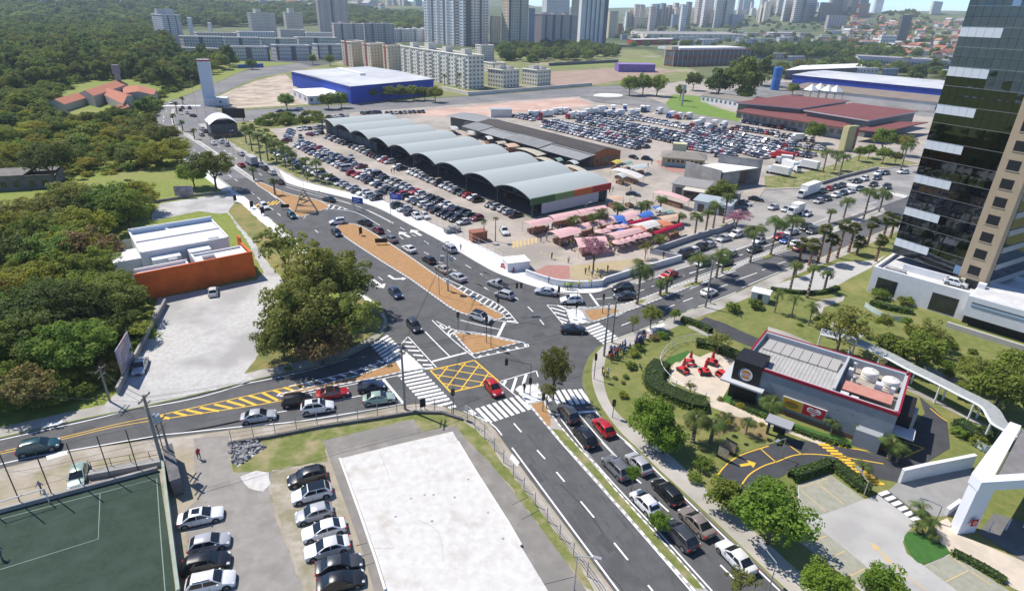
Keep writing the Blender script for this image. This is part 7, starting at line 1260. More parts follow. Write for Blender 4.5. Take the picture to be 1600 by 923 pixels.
for pts in([(0,862),(60,790),(150,735),(300,687)],[(140,915),(190,850),(270,802),(350,776),(480,735),(690,746),(960,790)],[(255,705),(300,745),(345,783)],[(385,655),(440,700),(490,735)],[(940,712),(1000,690),(1065,660)],[(1065,660),(1130,678),(1195,700)],[(1195,700),(1140,725),(1080,752)],[(1230,470),(1290,520),(1329,545)],[(700,690),(800,705),(915,722)]):kline('n',pts)
for pts in([(215,275),(285,255)],[(310,245),(375,225)],[(205,300),(360,430)],[(300,250),(470,385)],[(300,605),(360,580)],[(420,700),(475,675)],[(505,830),(600,785)],[(1100,865),(1240,795)],[(1260,800),(1380,885)],[(1130,705),(1225,775)]):kline('q',pts,paint_o,.12)
bars('n',between((585,678),(895,905),(652,682),(965,905),14),.42,paint_y,'crosswalk',z=Zs+.034);bars('q',between((690,326),(890,482),(747,306),(935,466),6),.5,None,'crosswalk',z=Zs+.034);arrow('n',(135,800),(225,785),m=paint_y,z=Zs+.034,s=1.3);arrow('q',(760,740),(630,618),m=paint_o,z=Zs+.034,s=.6);kline('q',[(720,720),(850,820),(975,915)],paint_o,.14)
hedge(K('t',(935,450),(890,500),(885,560),(930,610),(1020,650),(1120,690),(1210,705)),3.2,1.3,'broad curved hedge along the cream terrace',130);hedge(K('t',(1150,315),(1240,330),(1330,365),(1415,405)),2.0,1.2,'hedge behind the cream terrace beside the restaurant front',90);hedge(K('q',(140,232),(260,195),(380,150)),1.4,1.2,'clipped hedge above the parking bays',80);hedge(K('q',(395,150),(470,210),(560,285),(630,320)),1.6,1.2,'clipped hedge beside the yellow crossing',90);hedge(K('o',(650,100),(720,150),(790,190),(850,160)),2.0,1.3,'clipped hedge at the ramp head',90);hedge(K('n',(80,440),(240,510),(560,640),(760,690)),.9,.5,'low hedge along the restaurant wall',60);hedge(K('v',(640,60),(740,90),(900,120)),1.6,1.0,'hedge above the podium balustrade',80);hedge(K('r',(150,755),(400,790),(640,790),(790,740)),1.2,.7,'low planted edge of the tower forecourt',70);hedge(K('t',(1060,165),(1150,195),(1240,240)),1.3,1.0,'hedge beside the side path',70);hedge(K('q',(1140,690),(1350,800),(1460,870)),1.0,.6,'scrubby planting along the cream plaza',50)
def rail(name,pts,ht,label,step=1.5,m=None,z=KZ,wires=(1.0,),pr=.035,cat='fence',pane=None,sm=4):
    g=G(smooth_line(pts,sm)if sm else pts,z);root=empty(name,(0,0,0),0,label,cat);m=m or steel;pm=MB().tube((0,0,0),(0,0,ht),pr,n=6).me('post',m);a=MB()
    for p,h,s_ in walk(g,step):obj('post',pm,root,(p.x,p.y,z))
    for t in wires:
        for p,q in zip(g[:-1],g[1:]):a.tube((*p,z+ht*t),(*q,z+ht*t),pr*.6,n=4,cap=False)
    a.build('rail',m,root)
    if pane:
        b=MB()
        for p,q in zip(g[:-1],g[1:]):b.quad((*p,z+.1),(*q,z+.1),(*q,z+ht*.93),(*p,z+ht*.93))
        b.build('panel',pane,root)
    return root
whitep=mat('white_metal',(.72,.73,.74),rough=.4);frost=mat('frosted_glass',(.5,.58,.58),rough=.25,spec=.5)
rail('balustrade',K('t',(1240,297),(1130,290),(1040,310),(970,355),(928,415),(926,465),(960,525),(1030,585),(1130,640),(1230,665)),1.3,'white curved balustrade round the restaurant terrace',1.6,whitep,wires=(1,.1),pr=.06)
cw=K('v',(330,250),(520,300),(715,385),(860,462),(1030,545),(1190,628),(1330,702),(1375,770),(1420,820),(1620,920));g=[tuple(P(x,y,3.1)[:2])for x,y in smooth_line(cw,5)];root=empty('covered_walkway',(0,0,0),0,'curving covered walkway with pale roof on white columns','walkway')
l,r=offset(g,1.9),g;n=len(g);a=MB();a.add([(*p,3.2)for p in r]+ [(*p,3.35)for p in l],[(i,i+1,n+i+1,n+i)for i in range(n-1)]);a.build('roof',mat('walkway_roof',(.28,.3,.3),(.36,.38,.38),1.5,.35),root)
for q,nm in((r,'edge_beam'),(l,'edge_beam')):
    a=MB();[a.tube((*p,3.1),(*s,3.1),.16,n=6)for p,s in zip(q[:-1],q[1:])];a.build(nm,whitep,root)
cm_=MB().tube((0,0,0),(0,0,3.1),.13,n=8).me('column',whitep)
for(p,h,s_),k in zip(walk(g,4.6),range(40)):
    obj('column',cm_,root,(p.x,p.y,KZ));q=Vector((-math.sin(h),math.cos(h)))*1.9;obj('column',cm_,root,(p.x+q.x,p.y+q.y,KZ))
def wall_line(name,px,ht,wd,label,m,z=KZ,cat='wall',cap=None):
    g=G(px,z);root=empty(name,(0,0,0),0,label,cat);l,r=offset(g,wd/2),offset(g,-wd/2);n=len(g);a=MB();a.add([(*p,z-.2)for p in r]+ [(*p,z-.2)for p in l]+ [(*p,z+ht)for p in r]+ [(*p,z+ht)for p in l],[f for i in range(n-1)for f in((i,i+1,2*n+i+1,2*n+i),(n+i+1,n+i,3*n+i,3*n+i+1),(2*n+i,2*n+i+1,3*n+i+1,3*n+i))]+ [(0,2*n,3*n,n),(n-1,2*n-1,4*n-1,3*n-1)]);a.build('wall',m,root)
    b=MB();l,r=offset(g,wd/2+.05),offset(g,-wd/2-.05);b.add([(*p,z+ht)for p in r]+ [(*p,z+ht)for p in l]+ [(*p,z+ht+.09)for p in r]+ [(*p,z+ht+.09)for p in l],[f for i in range(n-1)for f in((i,i+1,2*n+i+1,2*n+i),(n+i+1,n+i,3*n+i,3*n+i+1),(2*n+i,2*n+i+1,3*n+i+1,3*n+i))]+ [(0,2*n,3*n,n),(n-1,2*n-1,4*n-1,3*n-1)]);b.build('coping',cap or m,root);return root
wall_line('ramp_wall',K('o',(270,475),(420,440),(740,375)),1.9,.35,'white parapet wall of the ramp beside the drive-through',wall_w);wall_line('ramp_wall',K('o',(575,690),(660,630)),.9,.3,'short white kerb wall beside the gateway lamp',wall_w);wall_line('corner_wall',smooth_line(K('b',(870,62),(1000,110),(1180,160),(1400,178),(1600,165)),4)+K('f',(260,245),(480,175),(945,40)),1.25,.3,'long white wall curving round the market corner',wall_w);wall_line('bay_wall',K('g',(390,655),(100,592),(500,455),(800,370),(900,320)),1.15,.35,'grey-white wall behind the parking bay',mat('bay_wall',(.42,.42,.44),rough=.85));wall_line('lawn_wall',K('m',(640,415),(850,350),(1180,270)),.8,.4,'low grey wall along the far lawn',conc);wall_line('yard_wall',K('k',(1040,62),(900,320),(740,625)),1.1,.25,'low grey wall along the gravel yard',conc);wall_line('yard_wall',K('u',(950,350),(1200,310),(1440,285)),.6,.25,'low wall behind the upper gravel yard',conc)
rail('balustrade',K('v',(600,80),(680,130),(780,165),(870,170)),1.1,'glazed balustrade below the podium',1.4,whitep,wires=(1,),pane=frost);rail('balustrade',K('o',(765,240),(820,275),(900,300)),1.1,'glazed balustrade beside the walkway end',1.2,whitep,wires=(1,),pane=frost)
hut=building('service_hut',*P(1187,470)[:2],-30,'small white service hut beside the right avenue');bx(hut,'wall',wall_w,(-1.6,1.6,-1.2,1.2,0,1.9));bx(hut,'roof',wall_w,(-1.8,1.8,-1.4,1.4,1.9,2.05));bx(hut,'door',dark_st,(-.4,.4,-1.25,-1.2,0,1.7))
b=P(*K('n',(340,640))[0]);od=building('order_shelter',b.x,b.y,-36,'drive-through order shelter with grey slab roof','shelter');bx(od,'roof',mat('slab_grey',(.3,.31,.33),rough=.7),(-1.6,1.6,-1.0,1.0,2.3,2.5));bx(od,'column',dark_st,(-1.3,-1.0,-.2,.2,0,2.3));bx(od,'menu_screen',black_w,(-.6,.9,.1,.3,.6,1.9))
for i,(x,y)in enumerate(((60,770),(100,735))):b=P(*K('n',(x-30,y))[0]);o=building('menu_board',b.x,b.y,-50,f'freestanding menu board, {["nearer", "further"][i]} one beside the drive-through lane','sign','menu boards');bx(o,'panel',mat('menu_print',(.2,.15,.1),(.45,.4,.33),3.,.4),(-.7,.7,-.06,.06,.4,1.9));bx(o,'frame',black_w,(-.8,.8,-.12,.12,.1,.4),(-.8,.8,-.1,.1,1.9,2.0))
rf_=mat('red_canvas',(.5,.03,.035),rough=.7)
for i,(x,y)in enumerate(((1108,440),(1065,488),(1246,440),(1200,500),(1308,512))):
    b=P(*K('t',(x,y))[0]);rot=.6*i;o=building('picnic_table',b.x,b.y,30*i,f'red terrace table with benches, {ORD[i]} of five','table','red terrace tables');bx(o,'table_top',rf_,(-.7,.7,-.4,.4,.72,.78));many(o,'bench',rf_,[(-.7,.7,-.95,-.65,.42,.48),(-.7,.7,.65,.95,.42,.48)]);many(o,'leg',dark_st,[(-.6,-.5,-.8,.8,0,.72),(.5,.6,-.8,.8,0,.72)])
    if i<4:u=building('parasol',b.x+.05,b.y+.05,0,f'closed red parasol over the {ORD[i]} red terrace table','parasol','closed red parasols');a=MB();a.tube((0,0,.78),(0,0,2.5),.03,n=6);a.build('pole',steel,u);a=MB();a.lathe([(.05,1.2),(.3,1.25),(.16,2.1),(.03,2.6)],10);a.build('canopy',rf_,u)
# ------------------------------------------------------------------ market stalls
SC=dict(pink=(.82,.52,.52),white=(.78,.76,.74),blue=(.07,.2,.62),red=(.66,.02,.09),orange=(.75,.28,.15),peach=(.74,.52,.38),cream=(.6,.56,.45),green=(.3,.45,.38),yellow=(.66,.55,.12),pale=(.6,.66,.66))
def stall(c,q,col,label,h=2.6,rise=.5,cnt=True):
    m=mat('canopy_'+col,SC[col],tuple(x*.88 for x in SC[col]),.8,.7,trans=.25);pts=[P(*k_,KZ+h)for k_ in K(c,*q)];cen=sum(pts,Vector())/4;o=empty('market_stall',(cen.x,cen.y,KZ),0,label,'market stall','market stalls');L4=[(p-cen).to_2d()for p in pts];m0,m1=(L4[0]+L4[3])/2,(L4[1]+L4[2])/2;a=MB()
    a.add([(*L4[0],h),(*L4[1],h),(*L4[2],h),(*L4[3],h),(*m0,h+rise),(*m1,h+rise),(*((L4[0]+m0)/2),h+rise*.72),(*((L4[1]+m1)/2),h+rise*.72),(*((L4[3]+m0)/2),h+rise*.72),(*((L4[2]+m1)/2),h+rise*.72)],[(0,1,7,6),(6,7,5,4),(4,5,9,8),(8,9,2,3)]);a.build('canopy',m,o);pm=MB().tube((0,0,0),(0,0,h),.05,n=5).me('post',steel)
    for p in L4:obj('post',pm,o,(p.x*.95,p.y*.95,0))
    if cnt:a=MB();a.prism([tuple(p*.68)for p in L4],0,.95,0);a.build('counter',mat('stall_goods',(.16,.07,.05),(.3,.2,.12),1.2,.9),o)
ST=[('z',[(95,350),(335,305),(405,345),(195,395)],'pink','pink arched stall canopy at the hall corner'),('z',[(340,290),(600,240),(660,285),(410,342)],'pink','pink stall canopy below the hall wall, near half'),('z',[(605,238),(870,190),(930,230),(665,283)],'pink','pink stall canopy below the hall wall, far half'),('z',[(335,440),(600,385),(668,452),(460,506)],'pink','pale pink stall canopy nearest the corner plaza'),('z',[(612,380),(790,335),(830,385),(668,430)],'pink','pale pink stall canopy behind the second market palm'),('z',[(795,333),(960,292),(1000,340),(835,383)],'pink','pale pink stall canopy beside the blue tent'),('z',[(595,502),(890,485),(925,560),(640,600)],'pink','pink stall canopy behind the blossom tree'),('z',[(870,470),(1190,400),(1270,440),(1010,512)],'pink','pink stall canopy in the middle of the parasols'),('z',[(1040,272),(1150,240),(1230,290),(1100,342)],'pink','small pink canopy behind the blue tent'),('z',[(1120,382),(1330,332),(1450,372),(1280,425)],'white','white canopy with orange border among the parasols'),('z',[(1120,392),(1200,378),(1300,430),(1230,448)],'orange','orange canopy edge beside the white canopy'),('z',[(1330,332),(1400,340),(1560,375),(1460,392)],'orange','orange canopy behind the white canopy'),('z',[(1390,300),(1590,270),(1600,320),(1470,365)],'peach','peach canopy at the far end of the stalls'),('z',[(945,282),(1060,290),(1100,330),(1010,357)],'blue','blue tent between pink canopies'),('z',[(1190,290),(1290,242),(1370,280),(1260,320)],'blue','second blue tent beside the market palms'),('z',[(1110,358),(1300,315),(1340,328),(1130,376)],'red','narrow red canopy behind the white one'),('z',[(1340,458),(1480,405),(1500,430),(1380,477)],'red','red canopy row facing the wall, near half'),('z',[(1485,405),(1620,362),(1640,385),(1505,430)],'red','red canopy row facing the wall, far half'),('z',[(900,112),(1000,95),(1080,135),(980,155)],'peach','peach canopy behind the hall end'),('z',[(1070,108),(1140,100),(1200,130),(1130,140)],'cream','cream canopy behind the hall end'),('z',[(1430,250),(1500,235),(1570,262),(1500,272)],'green','pale green tent by the far palms'),
 ('5',[(0,165),(60,168),(105,192),(40,200)],'pale','pale awning at the far end of the market lane'),('5',[(170,212),(220,210),(262,238),(205,242)],'pale','second pale awning along the market lane'),('5',[(340,265),(390,262),(437,288),(385,296)],'white','white awning along the market lane'),('5',[(450,318),(530,312),(565,332),(480,340)],'cream','cream awning along the market lane'),('5',[(515,342),(610,330),(690,362),(580,372)],'peach','peach awning along the market lane'),('5',[(648,382),(720,372),(945,435),(860,455)],'cream','long cream awning beside the dark shed'),('5',[(820,472),(900,462),(1055,522),(980,530)],'cream','long pale awning touching the hall vaults'),('5',[(1010,480),(1060,472),(1110,495),(1060,508)],'green','greenish awning by the dark shed'),('5',[(1140,505),(1190,492),(1262,522),(1215,535)],'pale','pale blue awning by the dark shed'),('5',[(1095,545),(1170,535),(1360,610),(1290,620)],'cream','cream awning along the last vault'),
 ('s',[(612,142),(660,128),(830,180),(785,195)],'white','long white tent roof on the square'),('s',[(715,122),(830,105),(850,125),(760,137)],'pale','pale tent roof on the square'),('s',[(638,175),(670,163),(718,182),(690,193)],'pale','small pale tent below the long white one'),('s',[(610,95),(650,78),(695,95),(650,108)],'yellow','yellow awning at the end of the dark shed'),('s',[(695,98),(730,85),(755,100),(715,112)],'green','greenish awning beside the yellow one'),('s',[(880,282),(915,270),(1115,325),(1085,342)],'pink','long pink awning before the sheds')]
for c,q,col,lb in ST:stall(c,q,col,lb)
def parasol(c,x,y,col,label):
    b=P(*K(c,(x,y))[0],KZ+2);o=empty('parasol',(b.x,b.y,KZ),0,label,'parasol','open market parasols');a=MB();a.lathe([(1.5,2.0),(.8,2.35),(0,2.6)],8);a.build('canopy',mat('canopy_'+col,SC[col]),o);a=MB();a.tube((0,0,0),(0,0,2.4),.03,n=5);a.build('pole',steel,o);bx(o,'table',wall_w,(-.5,.5,-.5,.5,.7,.76))
for i,(x,y,col)in enumerate(((960,400,'pink'),(1025,395,'pink'),(1075,388,'pink'),(850,440,'pink'),(900,430,'pink'),(1020,545,'pink'),(1070,532,'pink'),(1130,515,'pink'),(1190,492,'pink'),(1240,482,'pink'),(1292,470,'pink'),(1070,360,'blue'),(1062,440,'blue'),(1400,215,'blue'),(1430,225,'pale'))):parasol('z',x,y,col,f'open {col} market parasol, {ORD[i]} in the stall cluster')
ks('brick_plaza','z',[(170,845),(340,765),(550,768),(560,890),(420,905),(300,895)],.01,mat('red_brick_plaza',(.34,.17,.14),(.4,.21,.18),1.,.9));ks('sand_plaza','z',[(560,770),(800,745),(1000,720),(1280,700),(1300,720),(1100,780),(860,890),(600,905),(562,880)],.012,mat('sandy_plaza',(.42,.34,.2),(.36,.3,.19),.6,.95));ks('red_square','s',[(900,85),(950,80),(1080,110),(1075,160),(1000,155),(930,125)],.012,mat('red_brick_plaza',(.34,.17,.14)));bars('z',[((15+36*k,600-8*k),(15+36*k,535-6*k))for k in range(7)],.55,paint_o,'crosswalk',z=Zs+.02);bars('z',[((280+40*k,650+12*k),(285+40*k,640+12*k))for k in range(7)],.4,paint_o,'worn_marking',z=Zs+.02)
o=building('site_tent',*P(806,419)[:2],20,'white box tent on the corner of the white pavement','tent');bx(o,'side',wall_w,(-2.5,2.5,-1.8,1.8,0,1.9));bx(o,'top',mat('bright_white_roof',(.78,.78,.77)),(-2.6,2.6,-1.9,1.9,1.9,2.0));o=building('brick_booth',*P(747,376)[:2],25,'small orange brick booth in the market car park');bx(o,'wall',mat('booth_brick',(.34,.12,.07),(.28,.1,.06),2.,.85),(-1.9,1.9,-1.2,1.2,0,2.3));bx(o,'roof',mat('booth_roof',(.3,.12,.08),rough=.8),(-2,2,-1.3,1.3,2.3,2.45));bx(o,'door',dark_st,(1.88,1.95,-.5,.4,0,1.9));o=building('storage_cage',*P(707,363)[:2],30,'stack of grey metal cages by the pavement fence','cage');many(o,'crate',mat('cage_grey',(.3,.3,.3),(.18,.18,.18),3.,.7),[(-2+1.35*k,-.75+1.35*k,-.9,.9,0,1.1+.5* (k%2))for k in range(3)])
for i,(x,y)in enumerate(((787,419),(793,422),(799,424))):o=building('water_barrier',*P(x,y)[:2],-32,f'red plastic water barrier, {ORD[i]} of three on the corner','barrier','red water barriers');a=MB();a.add([(-.7,-.25,0),(.7,-.25,0),(.7,.25,0),(-.7,.25,0),(-.65,-.1,.9),(.65,-.1,.9),(.65,.1,.9),(-.65,.1,.9)],[(0,1,5,4),(1,2,6,5),(2,3,7,6),(3,0,4,7),(4,5,6,7)]);a.build('shell',mat('barrier_red',(.5,.03,.03),rough=.5),o);bx(o,'stripe',wall_w,(-.5,.5,-.2,.2,.4,.55))
# ------------------------------------------------------------------ football pitch
pt=psheet('pitch',[(-60,814),(0,800),(248,735),(262,830),(277,950),(-60,1010)],Zs+.05,mat('pitch_turf',(.026,.046,.033),(.036,.06,.042),2.5,.95,.4,20,c3=(.042,.066,.05),s3=.35))
for c,pts in(('x',[(-200,530),(240,415),(970,225)]),('x',[(970,225),(990,520),(1025,960)]),('x',[(620,315),(608,600),(-100,820)])):ribbon('pitch_line',G(K(c,*pts),Zs+.058),.09,Zs+.058,mat('pitch_line',(.2,.26,.23),rough=.8),pt)
wall_line('pitch_kerb',[(-60,817),(0,801),(120,769),(247,735)],.5,.25,'grey kerb wall along the road side of the pitch',conc);wall_line('pitch_wall',[(258,731),(266,800),(284,940)],1.6,.2,'pale green wall between the pitch and the parking yard',mat('pale_green_wall',(.35,.4,.33),(.28,.33,.28),.7,.9))
nf=empty('pitch_fence',(0,0,0),0,'tall dark fence posts with wires along the pitch','fence');tops=[]
for bx_,by_,ty in((34,790,705),(83,777,700),(129.5,763,692),(174,749,681),(217,738,671),(262,727,660)):
    b=P(bx_,by_);h=hgt(bx_,by_,ty);a=MB();a.tube((b.x,b.y,0),(b.x,b.y,h),.06,n=6);a.build('post',dark_st,nf);tops.append((b.x,b.y,h))
a=MB()
for p,q in zip(tops[:-1],tops[1:]):
    for f in(1,.62,.3):a.tube((p[0],p[1],p[2]*f),(q[0],q[1],q[2]*f),.018,n=3,cap=False)
a.build('wire',dark_st,nf)['kind']='stuff'
o=empty('goal',(0,0,0),0,'white goal frame behind the pitch','goal');q=[P(*t)for t in K('x',(0,480),(310,385))];a=MB();[a.tube(p,p+Vector((0,0,2.2)),.06,n=6)for p in q];a.tube(q[0]+Vector((0,0,2.2)),q[1]+Vector((0,0,2.2)),.06,n=6);a.build('frame',whitep,o)
b=P(205,739);o=building('bleacher',b.x,b.y,20,'low grey bench stand with railing beside the pitch','bench');bx(o,'seat',conc,(-4.2,3.8,0,.9,0,.75));a=MB();[a.tube((x,1,0),(x,1,1.8),.04,n=5)for x in(-4,-2,0,2,3.7)];[a.tube((-4,1,z_),(3.7,1,z_),.03,n=4)for z_ in(1.1,1.8)];a.build('railing',dark_st,o)
wall_line('concrete_shelter',K('x',(1060,110),(1110,330)),2.2,1.0,'narrow dark-roofed shelter beside the yard entrance',mat('shelter_dark',(.1,.1,.1),(.17,.16,.16),1.,.9),cat='shelter')
ks('rubble','x',[(1425,30),(1585,0),(1640,40),(1470,155),(1440,120)],.02,gravel_m);rr_=random.Random(2);a=MB()
for p in scatter(K('x',(1425,30),(1585,0),(1640,40),(1470,155),(1440,120)),.32,220,5):s_=rr_.uniform(.12,.34);M_=Matrix.Translation((*p,KZ+s_*.4))@Matrix.Rotation(rr_.uniform(0,3),4,rv(rr_));a.box(-s_,s_,-s_*.7,s_*.7,-s_*.5,s_*.5,0,M_)
o=a.build('rubble',mat('broken_concrete',(.2,.2,.21),(.32,.32,.32),1.,.95));tag(o,'heap of broken grey concrete beside the yard entrance',kind='stuff')
wall_line('slab_kerb',K('w',(1250,10),(1360,195),(1560,510),(1640,650)),.28,.16,'thin white kerb along the bleached slab',wall_w,Zs);wall_line('slab_kerb',K('w',(520,110),(640,440),(740,730),(800,923)),.2,.14,'worn white kerb beside the parked cars',wall_w,Zs)
for x,y in((960,350),(1100,327),(1230,343),(865,462),(1090,490),(1315,232),(1437,436),(1530,598),(628,413),(1045,328)):b=P(*K('w',(x,y))[0],Zs+.1);sheet('drain_spot',[(b.x+.17*math.cos(t),b.y+.17*math.sin(t))for t in range(6)],Zs+.105,conc)
for c,pts in(('w',[(760,60),(800,150),(830,240)]),('w',[(1000,480),(1130,560),(1160,740)]),('w',[(640,300),(760,285)]),('w',[(700,660),(860,655)])):ribbon('slab_crack',G(smooth_line(K(c,*pts),5),Zs+.104),.035,Zs+.104,conc)
for c,pts in(('w',[(620,640),(690,625)]),('w',[(640,712),(720,685)]),('w',[(665,770),(740,742)]),('i',[(0,390),(100,340)]),('i',[(60,480),(170,420)]),('i',[(200,880),(400,830)])):ribbon('apron_joint',G(K(c,*pts),Zs+.026),.06,Zs+.026,seam_m)
rail('wire_fence',[(362,690),(420,680),(500,664),(560,655),(632,643),(668,640),(697,646),(725,655),(742,668)],2.0,'concrete post and wire fence along the left road',2.6,conc,wires=(1,.66,.33),pr=.05);rail('wire_fence',[(742,668),(770,700),(800,741),(850,808),(900,875),(935,925)],2.0,'concrete post and wire fence along the lower road',2.6,conc,wires=(1,.66,.33),pr=.05);rail('guard_rail',K('a',(860,735),(920,775),(980,830),(1000,870)),1.1,'white guard rail at the corner of the crosswalk',1.6,whitep,wires=(1,.55));rail('mesh_fence',[(470,284),(536,299),(596,313),(650,338),(720,372),(790,405)],2.0,'slim grey fence between the white pavement and the car park',3.0,steel,wires=(1,.5),pr=.04);rail('mesh_fence',K('m',(220,380),(420,440),(800,350),(1150,255)),1.8,'wire fence on the far right lawn',4,dark_st,wires=(1,),pr=.05);rail('site_fence',[(335,172),(345,155),(400,124),(470,108)],2.2,'grey mesh fence along the upper road',6,steel,wires=(1,.5),pr=.06)
wall_line('fence_footing',[(357,694),(420,684),(500,668),(600,653),(650,645),(690,646),(722,656)],.3,.25,'dark footing wall of the left road fence',mat('footing',(.16,.155,.15),rough=.9))
def pole(bx_,by_,ty,label,kind='power',m=conc,r=.16,arm=(1,0),z=KZ):
    b=P(bx_,by_,z);h=hgt(bx_,by_,ty);o=empty({'power':'power_pole','lamp':'street_lamp','sign':'signal_pole'}[kind],(b.x,b.y,z),math.atan2(arm[1],arm[0]),label,{'power':'pole','lamp':'street lamp','sign':'pole'}[kind]);a=MB();a.tube((0,0,-.3),(0,0,h),r,r*.65,8);a.build('shaft',m,o)
    if kind=='power':
        many(o,'cross_arm',mat('timber',(.14,.11,.08),rough=.9),[(-.06,.06,-1.1,1.1,h-.5,h-.38),(-.06,.06,-.8,.8,h-1.4,h-1.3)]);ins=MB().lathe([(.05,0),(.07,.1),(.03,.2),(0,.22)],6).me('insulator',steel)
        for y in(-1,-.4,.4,1):obj('insulator',ins,o,(0,y,h-.38))
    if kind=='lamp':a=MB();a.tube((0,0,h),(1.6,0,h+.35),.06,.05,6);a.build('arm',m,o);bx(o,'lamp_head',steel,(1.4,2.2,-.16,.16,h+.3,h+.44))
    return o,b,h
grime=mat('weathered_pole',(.2,.195,.19),(.27,.26,.25),1.5,.9)
PW=[pole(257,733,617,'dark power pole with transformer beside the pitch corner',m=grime,r=.22),pole(172,627,573,'short leaning power pole at the gravel yard corner',m=grime),pole(633,639,540,'grey concrete power pole beside the first crosswalk',m=grime,r=.2),pole(956,535,464,'dark power pole beside the waiting crowd',m=grime,r=.18),pole(943.5,556,475,'pale concrete pole beside the waiting crowd',r=.2),pole(700,454,383,'concrete power pole with transformers on the long median',r=.17),pole(1102,480,407,'grey power pole on the right avenue pavement',m=grime,r=.2),pole(270,726,652,'second dark pole behind the pitch corner',m=grime)]
o,b,h=PW[0];a=MB();a.lathe([(0,0),(.4,0),(.42,.9),(.3,1.0),(0,1.02)],12,(.75,0,h-3.6));a.build('transformer',mat('transformer_grey',(.32,.35,.38),rough=.5),o,smooth=True)
o,b,h=PW[5];bx(o,'transformer',steel,(-1.3,-.5,-.4,.4,h-3.2,h-2.2),(.5,1.2,-.4,.4,h-3.2,h-2.3));bx(o,'meter_box',wall_w,(-.3,.3,-.45,-.15,1.6,2.6))
for i,(x,y,t,lb)in enumerate(((686.5,461,381,'slim steel pole on the long median'),(613,371,297,'tall lamp pole at the median nose'),(1200,925,879,'street lamp at the bottom edge of the lower road'),(1120,430,372,'lamp pole on the right avenue median'),(441.5,301,268,'lamp pole on the triangular island'),(474,291,243,'grey lamp pole on the white pavement bend'),(897,922,868,'lamp post with camera beside the lower fence'),(913,345,320,'market lamp with white head'),(1349,775,753,'parking lamp beside the clipped hedge'),(1462,815,791,'black garden lamp beside the gateway'),(1220,715,685,'drive-through lamp by the bay lines'),(1004,292,262,'lamp pole on the market square'),(365,240,205,'lamp pole on the upper avenue pavement'),(330,222,160,'tall pole at the market tent'),(311,192,120,'pole at the cross road corner'),(345,150,124,'pole on the upper road'))):pole(x,y,t,lb,'lamp',steel,.07,(math.cos(i),math.sin(i)))
a=MB()
def wire(p,q,sag=.5):
    L_=None;p,q=Vector(p),Vector(q)
    for k in range(8):
        s0,s1=k/8,(k+1)/8;a.tube(p.lerp(q,s0)-Vector((0,0,4*sag*s0* (1-s0))),p.lerp(q,s1)-Vector((0,0,4*sag*s1* (1-s1))),.018,n=3,cap=False)
tp=[(*b.to_2d(),h+KZ)for _,b,h in PW]
for i,j in((0,2),(0,1),(2,3),(2,5),(3,6)):
    for d in(-.4,0,.4):wire((tp[i][0],tp[i][1]+d,tp[i][2]-.3-abs(d)),(tp[j][0],tp[j][1]+d,tp[j][2]-.3-abs(d)))
wire((tp[0][0],tp[0][1],tp[0][2]-1),(-110,62,9));wire((tp[6][0],tp[6][1],tp[6][2]-.5),(140,168,9));o=a.build('overhead_cables',trim_m);tag(o,'dark overhead power cables strung across the junction','cable',kind='stuff')
def signal(bx_,by_,label,h=4.4,arm=None,heads=(0,),rot=0):
    b=P(bx_,by_,.12);o=empty('traffic_light',(b.x,b.y,.12),R(rot),label,'traffic light','traffic lights of the junction');a=MB();a.tube((0,0,0),(0,0,h),.06,.05,6);a.build('shaft',dark_st,o);hs=[(0,0,h-1.1)]
    if arm:a=MB();a.tube((0,0,h),(arm,0,h+.3),.045,n=6);a.build('arm',dark_st,o);hs=[(arm-.8*k,0,h-.7)for k in range(len(heads))]+ [(0,0,2.0)]
    for x,y,z_ in hs:hb=bx(o,'signal_head',black_w,(x-.2,x+.2,y-.15,y+.15,z_,z_+1.0));[disc(o,'lens',mat('lens_%d'%k,((.25,.01,.01),(.25,.15,.01),(.01,.2,.06))[k],rough=.2),x,z_+.82-.32*k,.11,.11,y-.16,10,parent=hb)for k in range(3)]
for i,(x,y,h,arm,hd,rot,lb)in enumerate(((708.5,649,4.4,None,(0,),40,'traffic light at the corner of the first crosswalk'),(828,618,5.2,3.6,(0,),165,'traffic light arm over the red hatchback'),(767,542,5.0,None,(0,),40,'traffic light on the triangular island'),(760,535,5.0,None,(0,),40,'second light post on the triangular island'),(716,516,3.6,None,(0,),40,'short light post at the tip of the triangular island'),(778,488,5.4,4.2,(0,0),10,'traffic light arm from the long median'),(900,495,5.4,3.4,(0,),170,'traffic light on the striped corner island'),(941,489,4,None,(0,),0,'light post on the orange soil corner island'),(851,590,4.2,None,(0,),20,'light post on the lower median head'),(928,592,4.5,None,(0,),100,'light post on the right corner lawn'),(848,642,3,None,(0,),20,'small light post in the soil of the lower median'),(957,652,3,None,(0,),20,'thin sign post on the right path'))):signal(x,y,lb,h,arm,hd,rot)
def board(bx_,by_,w_,z0,h,m,rz,label,name='sign_board',posts=True,back=None,cat='sign'):
    b=P(bx_,by_,KZ);o=empty(name,(b.x,b.y,KZ),R(rz),label,cat);bx(o,'panel',m,(-w_/2,w_/2,-.06,.06,z0,z0+h));many(o,'post',steel,[(x-.05,x+.05,.07,.17,0,z0+h)for x in(-w_*.35,w_*.35)]);return o
bsg=mat('blue_sign',(.02,.09,.42),rough=.5);ad=mat('faded_advert',(.5,.47,.5),(.25,.12,.1),.6,.6,c3=(.2,.25,.4),s3=.3)
